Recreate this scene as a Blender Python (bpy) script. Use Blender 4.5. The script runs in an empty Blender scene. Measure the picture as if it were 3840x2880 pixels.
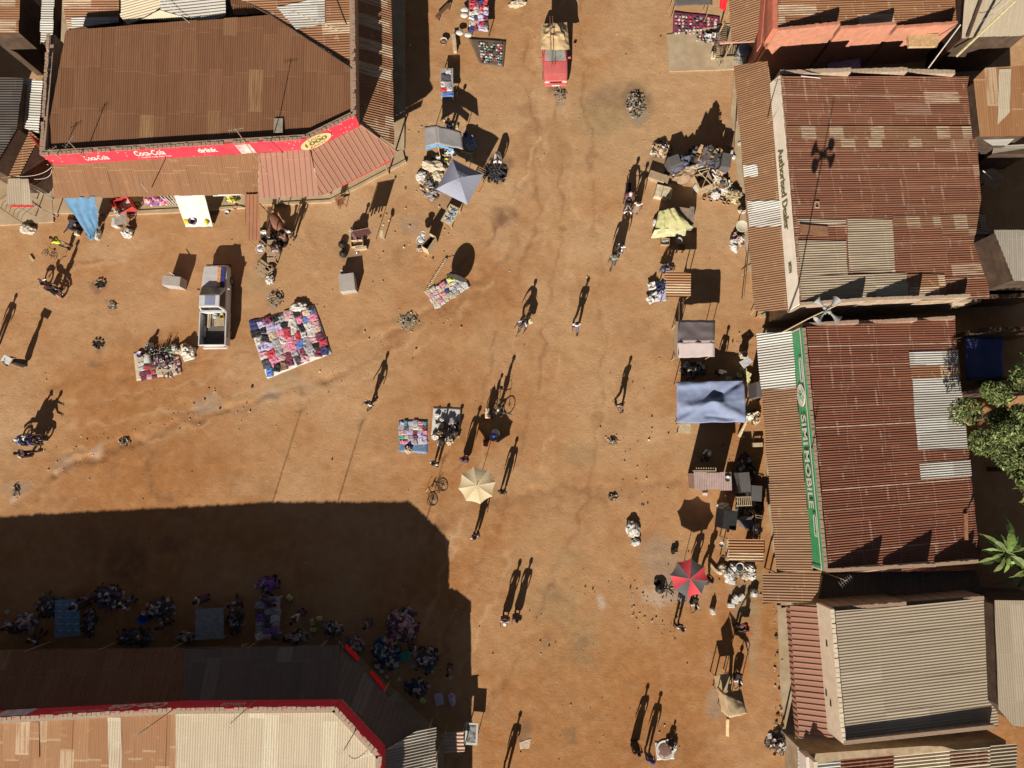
import bpy, bmesh, math, random
import numpy as np
from mathutils import Vector, Matrix, noise
random.seed(7)
R = math.radians
sc = bpy.context.scene
COL = sc.collection
# ---------------------------------------------------------------- camera model: pixel (3840x2880) -> point
HC = 43.6
FPX = 2660.0
TH = math.atan(310.0 / FPX)
CT, ST = math.cos(TH), math.sin(TH)
def ray(px, py):
    dx = (px - 1920) / FPX; dy = (1440 - py) / FPX
    return Vector((dx, dy * CT + ST, dy * ST - CT))
def G(px, py, z=0.0):
    d = ray(px, py)
    t = (z - HC) / d.z
    return Vector((d.x * t, d.y * t, z))
def plane_of(pts):
    """plane through three (px,py,z)"""
    a, b, c = [G(*p) for p in pts]
    n = (b - a).cross(c - a).normalized()
    if n.z < 0: n = -n
    return (a, n)
def GP(px, py, pl):
    d = ray(px, py); o = Vector((0, 0, HC))
    t = (pl[0] - o).dot(pl[1]) / d.dot(pl[1])
    return o + d * t
# ---------------------------------------------------------------- object helpers
def link(o): COL.objects.link(o); return o
def tag(o, label=None, cat=None, group=None, kind=None):
    if label: o['label'] = label
    if cat: o['category'] = cat
    if group: o['group'] = group
    if kind: o['kind'] = kind
    return o
def empty(name, loc=(0, 0, 0), rz=0.0, label=None, cat=None, group=None):
    o = bpy.data.objects.new(name, None); link(o)
    o.location = loc; o.rotation_euler = (0, 0, rz); o.empty_display_size = .3
    return tag(o, label, cat, group)
def kids(o): return [c for c in bpy.data.objects if c.parent == o]
def copy_tree(o, parent=None, cache={}):
    c = o.copy(); link(c)
    c.parent = parent
    for ch in KIDS.get(o.name, []):
        copy_tree(ch, c)
    return c
KIDS = {}
def mesh_obj(name, me, mats, parent=None):
    o = bpy.data.objects.new(name, me); link(o)
    if not isinstance(mats, (list, tuple)): mats = [mats]
    for m in mats: me.materials.append(m)
    if parent is not None:
        o.parent = parent; KIDS.setdefault(parent.name, []).append(o)
    return o
class MB:
    """collects shapes, builds ONE mesh object; coordinates local to the thing (or world, made local to the parent)"""
    def __init__(s): s.v = []; s.f = []; s.m = []; s.uv = None
    def add(s, vs, fs, m=0):
        b = len(s.v); s.v += [Vector(v) for v in vs]
        s.f += [tuple(i + b for i in f) for f in fs]; s.m += [m] * len(fs)
        return s
    def box(s, c, size, rz=0, m=0, rx=0, ry=0, taper=1.0):
        x, y, z = size[0] / 2, size[1] / 2, size[2] / 2
        M = Matrix.Translation(Vector(c)) @ Matrix.Rotation(rz, 4, 'Z') @ Matrix.Rotation(ry, 4, 'Y') @ Matrix.Rotation(rx, 4, 'X')
        vs = [(-x, -y, -z), (x, -y, -z), (x, y, -z), (-x, y, -z), (-x * taper, -y * taper, z), (x * taper, -y * taper, z), (x * taper, y * taper, z), (-x * taper, y * taper, z)]
        return s.add([M @ Vector(v) for v in vs], [(0, 3, 2, 1), (4, 5, 6, 7), (0, 1, 5, 4), (1, 2, 6, 5), (2, 3, 7, 6), (3, 0, 4, 7)], m)
    def hexa(s, b, t, m=0):
        """box from 4 bottom and 4 top points (same winding, counter-clockwise)"""
        return s.add(list(b) + list(t), [(0, 3, 2, 1), (4, 5, 6, 7), (0, 1, 5, 4), (1, 2, 6, 5), (2, 3, 7, 6), (3, 0, 4, 7)], m)
    def prism(s, pts, z0, z1, m=0):
        """pts: xy polygon; z0/z1 numbers or lists"""
        n = len(pts)
        a = sum(pts[i][0] * pts[(i + 1) % n][1] - pts[(i + 1) % n][0] * pts[i][1] for i in range(n))
        if a < 0:
            pts = list(reversed(pts))
            if isinstance(z1, (list, tuple)): z1 = list(reversed(z1))
            if isinstance(z0, (list, tuple)): z0 = list(reversed(z0))
        zz0 = z0 if isinstance(z0, (list, tuple)) else [z0] * n
        zz1 = z1 if isinstance(z1, (list, tuple)) else [z1] * n
        vs = [(p[0], p[1], z) for p, z in zip(pts, zz0)] + [(p[0], p[1], z) for p, z in zip(pts, zz1)]
        fs = [tuple(reversed(range(n))), tuple(range(n, 2 * n))] + [(i, (i + 1) % n, n + (i + 1) % n, n + i) for i in range(n)]
        return s.add(vs, fs, m)
    def wall(s, a, b, t, z0, z1a, z1b=None, m=0, side=0):
        """upright slab from a to b; side: 0 centred, 1 thickness to the left, -1 to the right"""
        a = Vector((a[0], a[1])); b = Vector((b[0], b[1]))
        d = (b - a).normalized(); n = Vector((-d.y, d.x)) * t
        o0 = n * (-.5 if side == 0 else (0 if side == 1 else -1)); o1 = o0 + n
        z1b = z1a if z1b is None else z1b
        P = [a + o0, b + o0, b + o1, a + o1]
        return s.hexa([(p.x, p.y, z0) for p in P], [(p.x, p.y, z) for p, z in zip(P, (z1a, z1b, z1b, z1a))], m)
    def tube(s, p0, p1, r0, r1=None, n=6, m=0, caps=True):
        p0 = Vector(p0); p1 = Vector(p1); r1 = r0 if r1 is None else r1
        d = (p1 - p0)
        if d.length < 1e-6: return s
        d.normalize(); u = d.orthogonal().normalized(); w = d.cross(u)
        vs = []
        for p, r in ((p0, r0), (p1, r1)):
            for i in range(n):
                a = 2 * math.pi * i / n
                vs.append(p + u * (math.cos(a) * r) + w * (math.sin(a) * r))
        fs = [(i, (i + 1) % n, n + (i + 1) % n, n + i) for i in range(n)]
        if caps: fs += [tuple(reversed(range(n))), tuple(range(n, 2 * n))]
        return s.add(vs, fs, m)
    def path(s, pts, r, n=6, m=0, r1=None):
        """continuous tube along points"""
        pts = [Vector(p) for p in pts]; k = len(pts)
        rs = r if isinstance(r, (list, tuple)) else [r + ((r1 if r1 is not None else r) - r) * i / max(1, k - 1) for i in range(k)]
        vs = []; u = None
        for i, p in enumerate(pts):
            d = (pts[min(i + 1, k - 1)] - pts[max(i - 1, 0)]).normalized()
            if u is None: u = d.orthogonal().normalized()
            u = (u - d * u.dot(d))
            u = u.normalized() if u.length > 1e-5 else d.orthogonal().normalized()
            w = d.cross(u)
            for j in range(n):
                a = 2 * math.pi * j / n
                vs.append(p + u * (math.cos(a) * rs[i]) + w * (math.sin(a) * rs[i]))
        fs = []
        for i in range(k - 1):
            for j in range(n):
                fs.append((i * n + j, i * n + (j + 1) % n, (i + 1) * n + (j + 1) % n, (i + 1) * n + j))
        fs += [tuple(reversed(range(n))), tuple(range((k - 1) * n, k * n))]
        return s.add(vs, fs, m)
    def lathe(s, c, prof, n=16, m=0, sx=1, sy=1, rz=0, axis=None):
        """prof: list of (r,z) about +z at c"""
        vs = []; c = Vector(c)
        M = Matrix.Rotation(rz, 3, 'Z')
        if axis is not None: M = Vector(axis).to_track_quat('Z', 'Y').to_matrix() @ M
        for r, z in prof:
            for j in range(n):
                a = 2 * math.pi * j / n
                vs.append(c + M @ Vector((math.cos(a) * r * sx, math.sin(a) * r * sy, z)))
        fs = []
        for i in range(len(prof) - 1):
            for j in range(n):
                fs.append((i * n + j, i * n + (j + 1) % n, (i + 1) * n + (j + 1) % n, (i + 1) * n + j))
        fs += [tuple(reversed(range(n))), tuple(range((len(prof) - 1) * n, len(prof) * n))]
        return s.add(vs, fs, m)
    def blob(s, c, size, seed=0, sub=2, rough=.25, freq=2.0, m=0, flat=True, rz=0):
        """lumpy soft shape (sacks, bundles, heaps)"""
        bm = bmesh.new(); bmesh.ops.create_icosphere(bm, subdivisions=sub, radius=1)
        off = Vector((seed * 3.7, seed * 1.3, seed * 7.1)); M = Matrix.Rotation(rz, 3, 'Z'); c = Vector(c)
        vs = []
        for v in bm.verts:
            k = 1 + rough * noise.noise(v.co * freq + off) + rough * .5 * noise.noise(v.co * freq * 2.7 + off)
            p = v.co * k
            if flat and p.z < -.55: p.z = -.55
            vs.append(c + M @ Vector((p.x * size[0], p.y * size[1], (p.z + (.55 if flat else 0)) * size[2])))
        fs = [tuple(v.index for v in f.verts) for f in bm.faces]; bm.free()
        return s.add(vs, fs, m)
    def cloth(s, c, size, rz=0, seed=0, amp=.04, n=9, thick=.02, m=0, dome=.0, freq=3.5):
        """crumpled lying cloth of some thickness"""
        c = Vector(c); M = Matrix.Rotation(rz, 3, 'Z'); off = Vector((seed * 5.3, seed * 2.9, 1.7 * seed))
        vs = []
        for lay in (1, 0):
            for j in range(n + 1):
                for i in range(n + 1):
                    u, w = i / n - .5, j / n - .5
                    wob = noise.noise(Vector((u * 4, w * 4, 9)) + off) * .08
                    x = u * size[0] * (1 + wob); y = w * size[1] * (1 - wob)
                    if lay:
                        h = thick + amp * (abs(noise.noise(Vector((x * freq, y * freq, 0)) + off)) * 1.5 + .6 * abs(noise.noise(Vector((x * freq * 2.3, y * freq * 2.3, 4)) + off)))
                        h += dome * (1 - (2 * u) ** 2) * (1 - (2 * w) ** 2)
                        e = max(abs(u), abs(w))
                        if e > .49: h = max(thick * .6, h * .3)
                    else: h = 0
                    vs.append(c + M @ Vector((x, y, h)))
        N = n + 1; fs = []
        for j in range(n):
            for i in range(n):
                a = j * N + i
                fs.append((a, a + 1, a + 1 + N, a + N))
                fs.append((a + N * N, a + N + N * N, a + 1 + N + N * N, a + 1 + N * N))
        ring = [i for i in range(N)] + [j * N + n for j in range(1, N)] + [n * N + i for i in range(n - 1, -1, -1)] + [j * N for j in range(n - 1, 0, -1)]
        for k in range(len(ring)):
            a, b = ring[k], ring[(k + 1) % len(ring)]
            fs.append((a, a + N * N, b + N * N, b))
        return s.add(vs, fs, m)
    def build(s, name, mat, parent=None, world=False, smooth=False, bevel=0):
        vs = s.v
        if world and parent is not None:
            M = Matrix.Translation(parent.location) @ Matrix.Rotation(parent.rotation_euler.z, 4, 'Z')
            if parent.parent is not None:
                q = parent.parent
                M = Matrix.Translation(q.location) @ Matrix.Rotation(q.rotation_euler.z, 4, 'Z') @ M
            Mi = M.inverted(); vs = [Mi @ v for v in vs]
        me = bpy.data.meshes.new(name)
        me.from_pydata([tuple(v) for v in vs], [], s.f); me.update()
        if any(s.m): me.polygons.foreach_set('material_index', s.m)
        if s.uv is not None:
            l = me.uv_layers.new(name='UVMap'); arr = np.array(s.uv, dtype=np.float32)
            idx = np.empty(len(me.loops), dtype=np.int32); me.loops.foreach_get('vertex_index', idx)
            l.data.foreach_set('uv', arr[idx].ravel())
        if smooth: me.polygons.foreach_set('use_smooth', [True] * len(me.polygons))
        o = mesh_obj(name, me, mat, parent)
        if bevel:
            b = o.modifiers.new('bevel', 'BEVEL'); b.width = bevel; b.segments = 2; b.limit_method = 'ANGLE'
        return o
def solo(name, mb, mat, label, cat, group=None, smooth=False, bevel=0, kind=None):
    """a thing that is one mesh; origin put at its base centre"""
    xs = [v.x for v in mb.v]; ys = [v.y for v in mb.v]; zs = [v.z for v in mb.v]
    c = Vector(((min(xs) + max(xs)) / 2, (min(ys) + max(ys)) / 2, min(zs)))
    mb.v = [v - c for v in mb.v]
    o = mb.build(name, mat, None, smooth=smooth, bevel=bevel); o.location = c
    return tag(o, label, cat, group, kind)
# ---------------------------------------------------------------- materials
def nodes(m):
    m.use_nodes = True; nt = m.node_tree; nt.nodes.clear(); return nt, nt.nodes, nt.links
MC = {}
def mix_rgb(N, L, fac, a, b, blend='MIX'):
    n = N.new('ShaderNodeMix'); n.data_type = 'RGBA'; n.blend_type = blend
    for sock, val in ((n.inputs[0], fac), (n.inputs[6], a), (n.inputs[7], b)):
        if isinstance(val, (int, float)): sock.default_value = val
        elif isinstance(val, tuple): sock.default_value = (*val[:3], 1)
        else: L.new(val, sock)
    return n.outputs[2]
def ramp(N, L, src, stops):
    n = N.new('ShaderNodeValToRGB'); L.new(src, n.inputs[0]); e = n.color_ramp.elements
    while len(e) < len(stops): e.new(.5)
    for i, (p, c) in enumerate(stops):
        e[i].position = p
        e[i].color = (c, c, c, 1) if isinstance(c, (int, float)) else (*c[:3], 1)
    return n.outputs[0]
def M(name, rgb, rough=.75, var=.25, scale=6.0, metal=0.0, bump=.15, dirt=.25, dirtcol=(.28, .17, .09), spec=.3, obj=True):
    """general weathered paint / cloth / wood: value variation, dust and fine bump"""
    if name in MC: return MC[name]
    m = bpy.data.materials.new(name); MC[name] = m
    nt, N, L = nodes(m)
    out = N.new('ShaderNodeOutputMaterial'); b = N.new('ShaderNodeBsdfPrincipled'); L.new(b.outputs[0], out.inputs[0])
    tc = N.new('ShaderNodeTexCoord'); src = tc.outputs['Object' if obj else 'Generated']
    n1 = N.new('ShaderNodeTexNoise'); n1.inputs['Scale'].default_value = scale; n1.inputs['Detail'].default_value = 5; L.new(src, n1.inputs['Vector'])
    n2 = N.new('ShaderNodeTexNoise'); n2.inputs['Scale'].default_value = scale * .35; n2.inputs['Detail'].default_value = 3; L.new(src, n2.inputs['Vector'])
    lo = tuple(c * (1 - var) for c in rgb); hi = tuple(min(1, c * (1 + var)) for c in rgb)
    col = ramp(N, L, n1.outputs[0], [(.3, lo), (.7, hi)])
    f = ramp(N, L, n2.outputs[0], [(.42, 0.0), (.72, dirt)])
    col = mix_rgb(N, L, f, col, dirtcol)
    L.new(col, b.inputs['Base Color'])
    b.inputs['Roughness'].default_value = rough; b.inputs['Metallic'].default_value = metal
    b.inputs['Specular IOR Level'].default_value = spec
    if bump:
        bp = N.new('ShaderNodeBump'); bp.inputs['Strength'].default_value = bump; bp.inputs['Distance'].default_value = .02
        L.new(n1.outputs[0], bp.inputs['Height']); L.new(bp.outputs[0], b.inputs['Normal'])
    return m
def roof_mat(name, rust_a, rust_b, light, light_frac=.15, sheet=(2.4, .76), seed=0.0, streak=.5, spots=.5, seam=0.0):
    """old iron sheets: UV = metres (along ridge, across). each sheet has its own tone, rust runs along the flutes"""
    m = bpy.data.materials.new(name); nt, N, L = nodes(m)
    out = N.new('ShaderNodeOutputMaterial'); b = N.new('ShaderNodeBsdfPrincipled'); L.new(b.outputs[0], out.inputs[0])
    uv = N.new('ShaderNodeUVMap'); sep = N.new('ShaderNodeSeparateXYZ'); L.new(uv.outputs[0], sep.inputs[0])
    def math_(op, a, bb=None):
        n = N.new('ShaderNodeMath'); n.operation = op
        for i, v in enumerate((a, bb)):
            if v is None: continue
            if isinstance(v, (int, float)): n.inputs[i].default_value = v
            else: L.new(v, n.inputs[i])
        return n.outputs[0]
    fy = math_('FLOOR', math_('DIVIDE', sep.outputs[1], sheet[1]))
    w0 = N.new('ShaderNodeTexWhiteNoise'); w0.noise_dimensions = '1D'; L.new(math_('ADD', fy, seed), w0.inputs['W'])
    ux = math_('ADD', math_('DIVIDE', sep.outputs[0], sheet[0]), math_('MULTIPLY', w0.outputs[0], .22))
    fx = math_('FLOOR', ux); frx = math_('FRACT', ux)
    cb = N.new('ShaderNodeCombineXYZ'); L.new(fx, cb.inputs[0]); L.new(fy, cb.inputs[1]); cb.inputs[2].default_value = seed
    w = N.new('ShaderNodeTexWhiteNoise'); w.noise_dimensions = '3D'; L.new(cb.outputs[0], w.inputs['Vector'])
    ws = N.new('ShaderNodeSeparateColor'); L.new(w.outputs['Color'], ws.inputs[0])
    # streaks along the flutes
    mp = N.new('ShaderNodeMapping'); mp.inputs['Scale'].default_value = (.35, 5.0, 1); mp.inputs['Location'].default_value = (seed, seed * 2, 0); L.new(uv.outputs[0], mp.inputs[0])
    st = N.new('ShaderNodeTexNoise'); st.inputs['Scale'].default_value = 1.6; st.inputs['Detail'].default_value = 6; L.new(mp.outputs[0], st.inputs['Vector'])
    mp2 = N.new('ShaderNodeMapping'); mp2.inputs['Scale'].default_value = (2.2, 1.1, 1); mp2.inputs['Location'].default_value = (seed * 3, seed, 0); L.new(uv.outputs[0], mp2.inputs[0])
    sp = N.new('ShaderNodeTexNoise'); sp.inputs['Scale'].default_value = 1.3; sp.inputs['Detail'].default_value = 7; L.new(mp2.outputs[0], sp.inputs['Vector'])
    fine = N.new('ShaderNodeTexNoise'); fine.inputs['Scale'].default_value = 9; fine.inputs['Detail'].default_value = 5; L.new(uv.outputs[0], fine.inputs['Vector'])
    col = mix_rgb(N, L, ws.outputs[0], rust_a, rust_b)
    s2 = ramp(N, L, st.outputs[0], [(.35, .0), (.7, streak)])
    col = mix_rgb(N, L, s2, col, tuple(c * .55 for c in rust_a))
    # bare zinc patches
    thr = ramp(N, L, ws.outputs[1], [(max(0.001, light_frac - .02), 1.0), (min(.999, light_frac + .02), 0.0)])
    lp = ramp(N, L, st.outputs[0], [(.36, 0.0), (.52, 1.0)])
    lf = math_('MULTIPLY', thr, math_('ADD', math_('MULTIPLY', lp, .75), .15))
    sl = ramp(N, L, sp.outputs[0], [(.60, 0.0), (.70, spots)])
    lf = math_('MAXIMUM', lf, sl)
    col = mix_rgb(N, L, lf, col, light)
    # lap line between sheets: a thin worn rim
    e1 = math_('LESS_THAN', frx, .012); col = mix_rgb(N, L, math_('MULTIPLY', e1, .5), col, light)
    if seam:
        fv = math_('DIVIDE', sep.outputs[1], 1.12); w2 = N.new('ShaderNodeTexWhiteNoise'); w2.noise_dimensions = '1D'; L.new(math_('ADD', math_('FLOOR', fv), seed + 7), w2.inputs['W'])
        ln = math_('MULTIPLY', math_('LESS_THAN', math_('FRACT', fv), .045), math_('MULTIPLY', math_('ADD', w2.outputs[0], .25), seam))
        col = mix_rgb(N, L, math_('MULTIPLY', ln, ramp(N, L, sp.outputs[0], [(.3, .35), (.6, 1.0)])), col, light)
        # worn nail rows: short bright dashes where the ribs cross the purlins
        pu = math_('FRACT', math_('DIVIDE', sep.outputs[0], 1.35)); nb = N.new('ShaderNodeTexNoise'); nb.inputs['Scale'].default_value = .9; nb.inputs['Detail'].default_value = 3; L.new(uv.outputs[0], nb.inputs['Vector'])
        dsh = math_('MULTIPLY', math_('LESS_THAN', pu, .09), ramp(N, L, nb.outputs[0], [(.54, 0.0), (.6, .55)])); dsh = math_('MULTIPLY', dsh, math_('GREATER_THAN', math_('FRACT', math_('DIVIDE', sep.outputs[1], .135)), .45))
        col = mix_rgb(N, L, dsh, col, light)
    col = mix_rgb(N, L, ramp(N, L, fine.outputs[0], [(.35, .0), (.75, .35)]), col, tuple(c * .7 for c in rust_b))
    L.new(col, b.inputs['Base Color']); b.inputs['Roughness'].default_value = .62; b.inputs['Specular IOR Level'].default_value = .35
    bp = N.new('ShaderNodeBump'); bp.inputs['Strength'].default_value = .25; bp.inputs['Distance'].default_value = .02; L.new(fine.outputs[0], bp.inputs['Height']); L.new(bp.outputs[0], b.inputs['Normal'])
    return m
def brick_mat(name, c1, c2, mortar, scale=4.0):
    m = bpy.data.materials.new(name); nt, N, L = nodes(m)
    out = N.new('ShaderNodeOutputMaterial'); b = N.new('ShaderNodeBsdfPrincipled'); L.new(b.outputs[0], out.inputs[0])
    tc = N.new('ShaderNodeTexCoord')
    br = N.new('ShaderNodeTexBrick'); br.inputs['Scale'].default_value = scale; br.inputs['Color1'].default_value = (*c1, 1); br.inputs['Color2'].default_value = (*c2, 1); br.inputs['Mortar'].default_value = (*mortar, 1); br.inputs['Mortar Size'].default_value = .03
    L.new(tc.outputs['Object'], br.inputs['Vector'])
    n1 = N.new('ShaderNodeTexNoise'); n1.inputs['Scale'].default_value = 8; n1.inputs['Detail'].default_value = 6; L.new(tc.outputs['Object'], n1.inputs['Vector'])
    col = mix_rgb(N, L, ramp(N, L, n1.outputs[0], [(.35, 0.0), (.75, .6)]), br.outputs['Color'], mortar)
    L.new(col, b.inputs['Base Color']); b.inputs['Roughness'].default_value = .9
    bp = N.new('ShaderNodeBump'); bp.inputs['Strength'].default_value = .5; bp.inputs['Distance'].default_value = .03; L.new(n1.outputs[0], bp.inputs['Height']); L.new(bp.outputs[0], b.inputs['Normal'])
    return m
# ---------------------------------------------------------------- corrugated sheets
def corrug(mb, poly, d, prof='sine', pitch=.14, amp=.022, panel=.76, jag=.03, wob=.012, seed=0, lift=0.0, maxlen=2.6):
    """poly: convex, planar 3D points. d: direction of the flutes. adds to mb with uv"""
    rnd = random.Random(seed)
    P = [Vector(p) for p in poly]
    n = Vector((0, 0, 0))
    for i in range(len(P)): n += (P[i] - P[0]).cross(P[(i + 1) % len(P)] - P[0])
    n.normalize()
    if n.z < 0: n = -n
    d = Vector(d); d = (d - n * d.dot(n)).normalized(); w = n.cross(d).normalized()
    o = P[0]
    q = [((p - o).dot(d), (p - o).dot(w)) for p in P]
    v0 = min(a[1] for a in q); v1 = max(a[1] for a in q)
    if prof == 'sine': offs = [(k / 6 * pitch, math.cos(2 * math.pi * k / 6) * amp) for k in range(6)]
    else: offs = [(0, 0), (pitch - .10, 0), (pitch - .075, amp), (pitch - .04, amp), (pitch - .015, 0)]
    lines = []; k = math.floor(v0 / pitch)
    while k * pitch < v1 + pitch:
        for dv, h in offs: lines.append((k * pitch + dv, h))
        k += 1
    lines = [(v, h) for v, h in lines if v0 + 1e-4 < v < v1 - 1e-4]
    lines = [(v0 + 1e-4, lines[0][1] if lines else 0)] + lines + [(v1 - 1e-4, lines[-1][1] if lines else 0)]
    def chord(v):
        us = []
        for i in range(len(q)):
            a, b = q[i], q[(i + 1) % len(q)]
            if (a[1] - v) * (b[1] - v) <= 0 and abs(a[1] - b[1]) > 1e-9:
                t = (v - a[1]) / (b[1] - a[1]); us.append(a[0] + (b[0] - a[0]) * t)
        return (min(us), max(us)) if len(us) >= 2 else (0, 0)
    allu = max(a[0] for a in q) - min(a[0] for a in q)
    ns = max(1, int(math.ceil(allu / maxlen)))
    jit = {}
    if mb.uv is None: mb.uv = []
    base = len(mb.v); vs = []
    for v, h in lines:
        a, b = chord(v); pi = math.floor(v / panel)
        if pi not in jit: jit[pi] = (rnd.uniform(-jag, jag), rnd.uniform(-jag, jag), rnd.uniform(0, .012), [rnd.uniform(-wob, wob) for _ in range(ns + 1)])
        ja, jb, jl, jw = jit[pi]; a += ja; b += jb
        for s in range(ns + 1):
            u = a + (b - a) * s / ns
            vs.append(o + d * u + w * v + n * (h + jl + jw[s] + lift)); mb.uv.append((u, v))
    fs = []; S = ns + 1
    for i in range(len(lines) - 1):
        for s in range(ns):
            c = i * S + s
            fs.append((c, c + 1, c + 1 + S, c + S))
    mb.v += vs; mb.f += [tuple(x + base for x in f) for f in fs]; mb.m += [0] * len(fs)
    return (o, d, w, n)
def roof_part(name, pts, pl, d, mat, parent, world=True, **kw):
    """pts: pixel polygon lying on plane pl"""
    poly = [GP(x, y, pl) for x, y in pts]
    mb = MB(); corrug(mb, poly, d, **kw)
    return mb.build(name, mat, parent, world=world)
# ---------------------------------------------------------------- lettering
def text_mesh(s, height, width=None, shear=0.0, depth=.006, bold=0.0, space=1.0):
    cu = bpy.data.curves.new('t', 'FONT'); cu.body = s; cu.size = 1; cu.shear = shear; cu.extrude = .01; cu.offset = bold; cu.space_character = space
    cu.resolution_u = 3
    o = bpy.data.objects.new('t', cu); link(o)
    dg = bpy.context.evaluated_depsgraph_get(); dg.update()
    me = bpy.data.meshes.new_from_object(o.evaluated_get(dg))
    co = np.empty(len(me.vertices) * 3); me.vertices.foreach_get('co', co); co = co.reshape(-1, 3)
    co[:, 0] -= co[:, 0].min(); co[:, 1] -= co[:, 1].min()
    w, h = co[:, 0].max(), co[:, 1].max(); k = height / h; kx = (width / w) if width else k
    co[:, 0] *= kx; co[:, 1] *= k; co[:, 2] = (co[:, 2] > 0) * depth
    fs = [tuple(p.vertices) for p in me.polygons]
    bpy.data.objects.remove(o); bpy.data.curves.remove(cu); bpy.data.meshes.remove(me)
    return co, fs
def sign_text(mb, s, o, xd, up, height, width=None, m=0, **kw):
    """adds lettering standing at o (lower left), running along xd with tops towards up"""
    co, fs = text_mesh(s, height, width, **kw)
    xd = Vector(xd).normalized(); up = Vector(up).normalized(); nn = xd.cross(up)
    o = Vector(o)
    return mb.add([o + xd * c[0] + up * c[1] + nn * c[2] for c in co], fs, m)
# ---------------------------------------------------------------- world, sun, camera
SUN_EL = R(28.5); SUN_AZ = R(15.5)            # shadows run to +y, turned SUN_AZ towards +x
w = bpy.data.worlds.new('World'); sc.world = w; w.use_nodes = True
nt = w.node_tree; bg = nt.nodes['Background']
sky = nt.nodes.new('ShaderNodeTexSky'); sky.sky_type = 'NISHITA'; sky.sun_disc = False
sky.sun_elevation = SUN_EL; sky.sun_rotation = math.pi + SUN_AZ
hs = nt.nodes.new('ShaderNodeHueSaturation'); hs.inputs['Saturation'].default_value = .45; nt.links.new(sky.outputs[0], hs.inputs['Color']); nt.links.new(hs.outputs[0], bg.inputs[0]); bg.inputs[1].default_value = .05
sky.air_density = .38; sky.dust_density = .3; sky.ozone_density = 1.0; sky.altitude = 1200
sl = bpy.data.lights.new('sun', 'SUN'); sl.energy = 5.0; sl.angle = R(.5); sl.color = (1, .93, .82)
so = bpy.data.objects.new('sun', sl); link(so)
sd = Vector((math.sin(SUN_AZ) * math.cos(SUN_EL), math.cos(SUN_AZ) * math.cos(SUN_EL), -math.sin(SUN_EL)))
so.rotation_euler = sd.to_track_quat('-Z', 'Y').to_euler(); so.location = (0, -60, 60)
cam = bpy.data.cameras.new('camera'); co = bpy.data.objects.new('camera', cam); link(co)
cam.sensor_width = 36; cam.lens = FPX / 3840 * 36; cam.clip_end = 3000
co.location = (0, 0, HC); co.rotation_euler = (TH, 0, 0); sc.camera = co
sc.view_settings.view_transform = 'Standard'; sc.view_settings.look = 'None'; sc.view_settings.gamma = 1
sc.view_settings.exposure = .2
sc.cycles.max_bounces = 4; sc.cycles.diffuse_bounces = 1; sc.cycles.use_denoising = True
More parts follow.
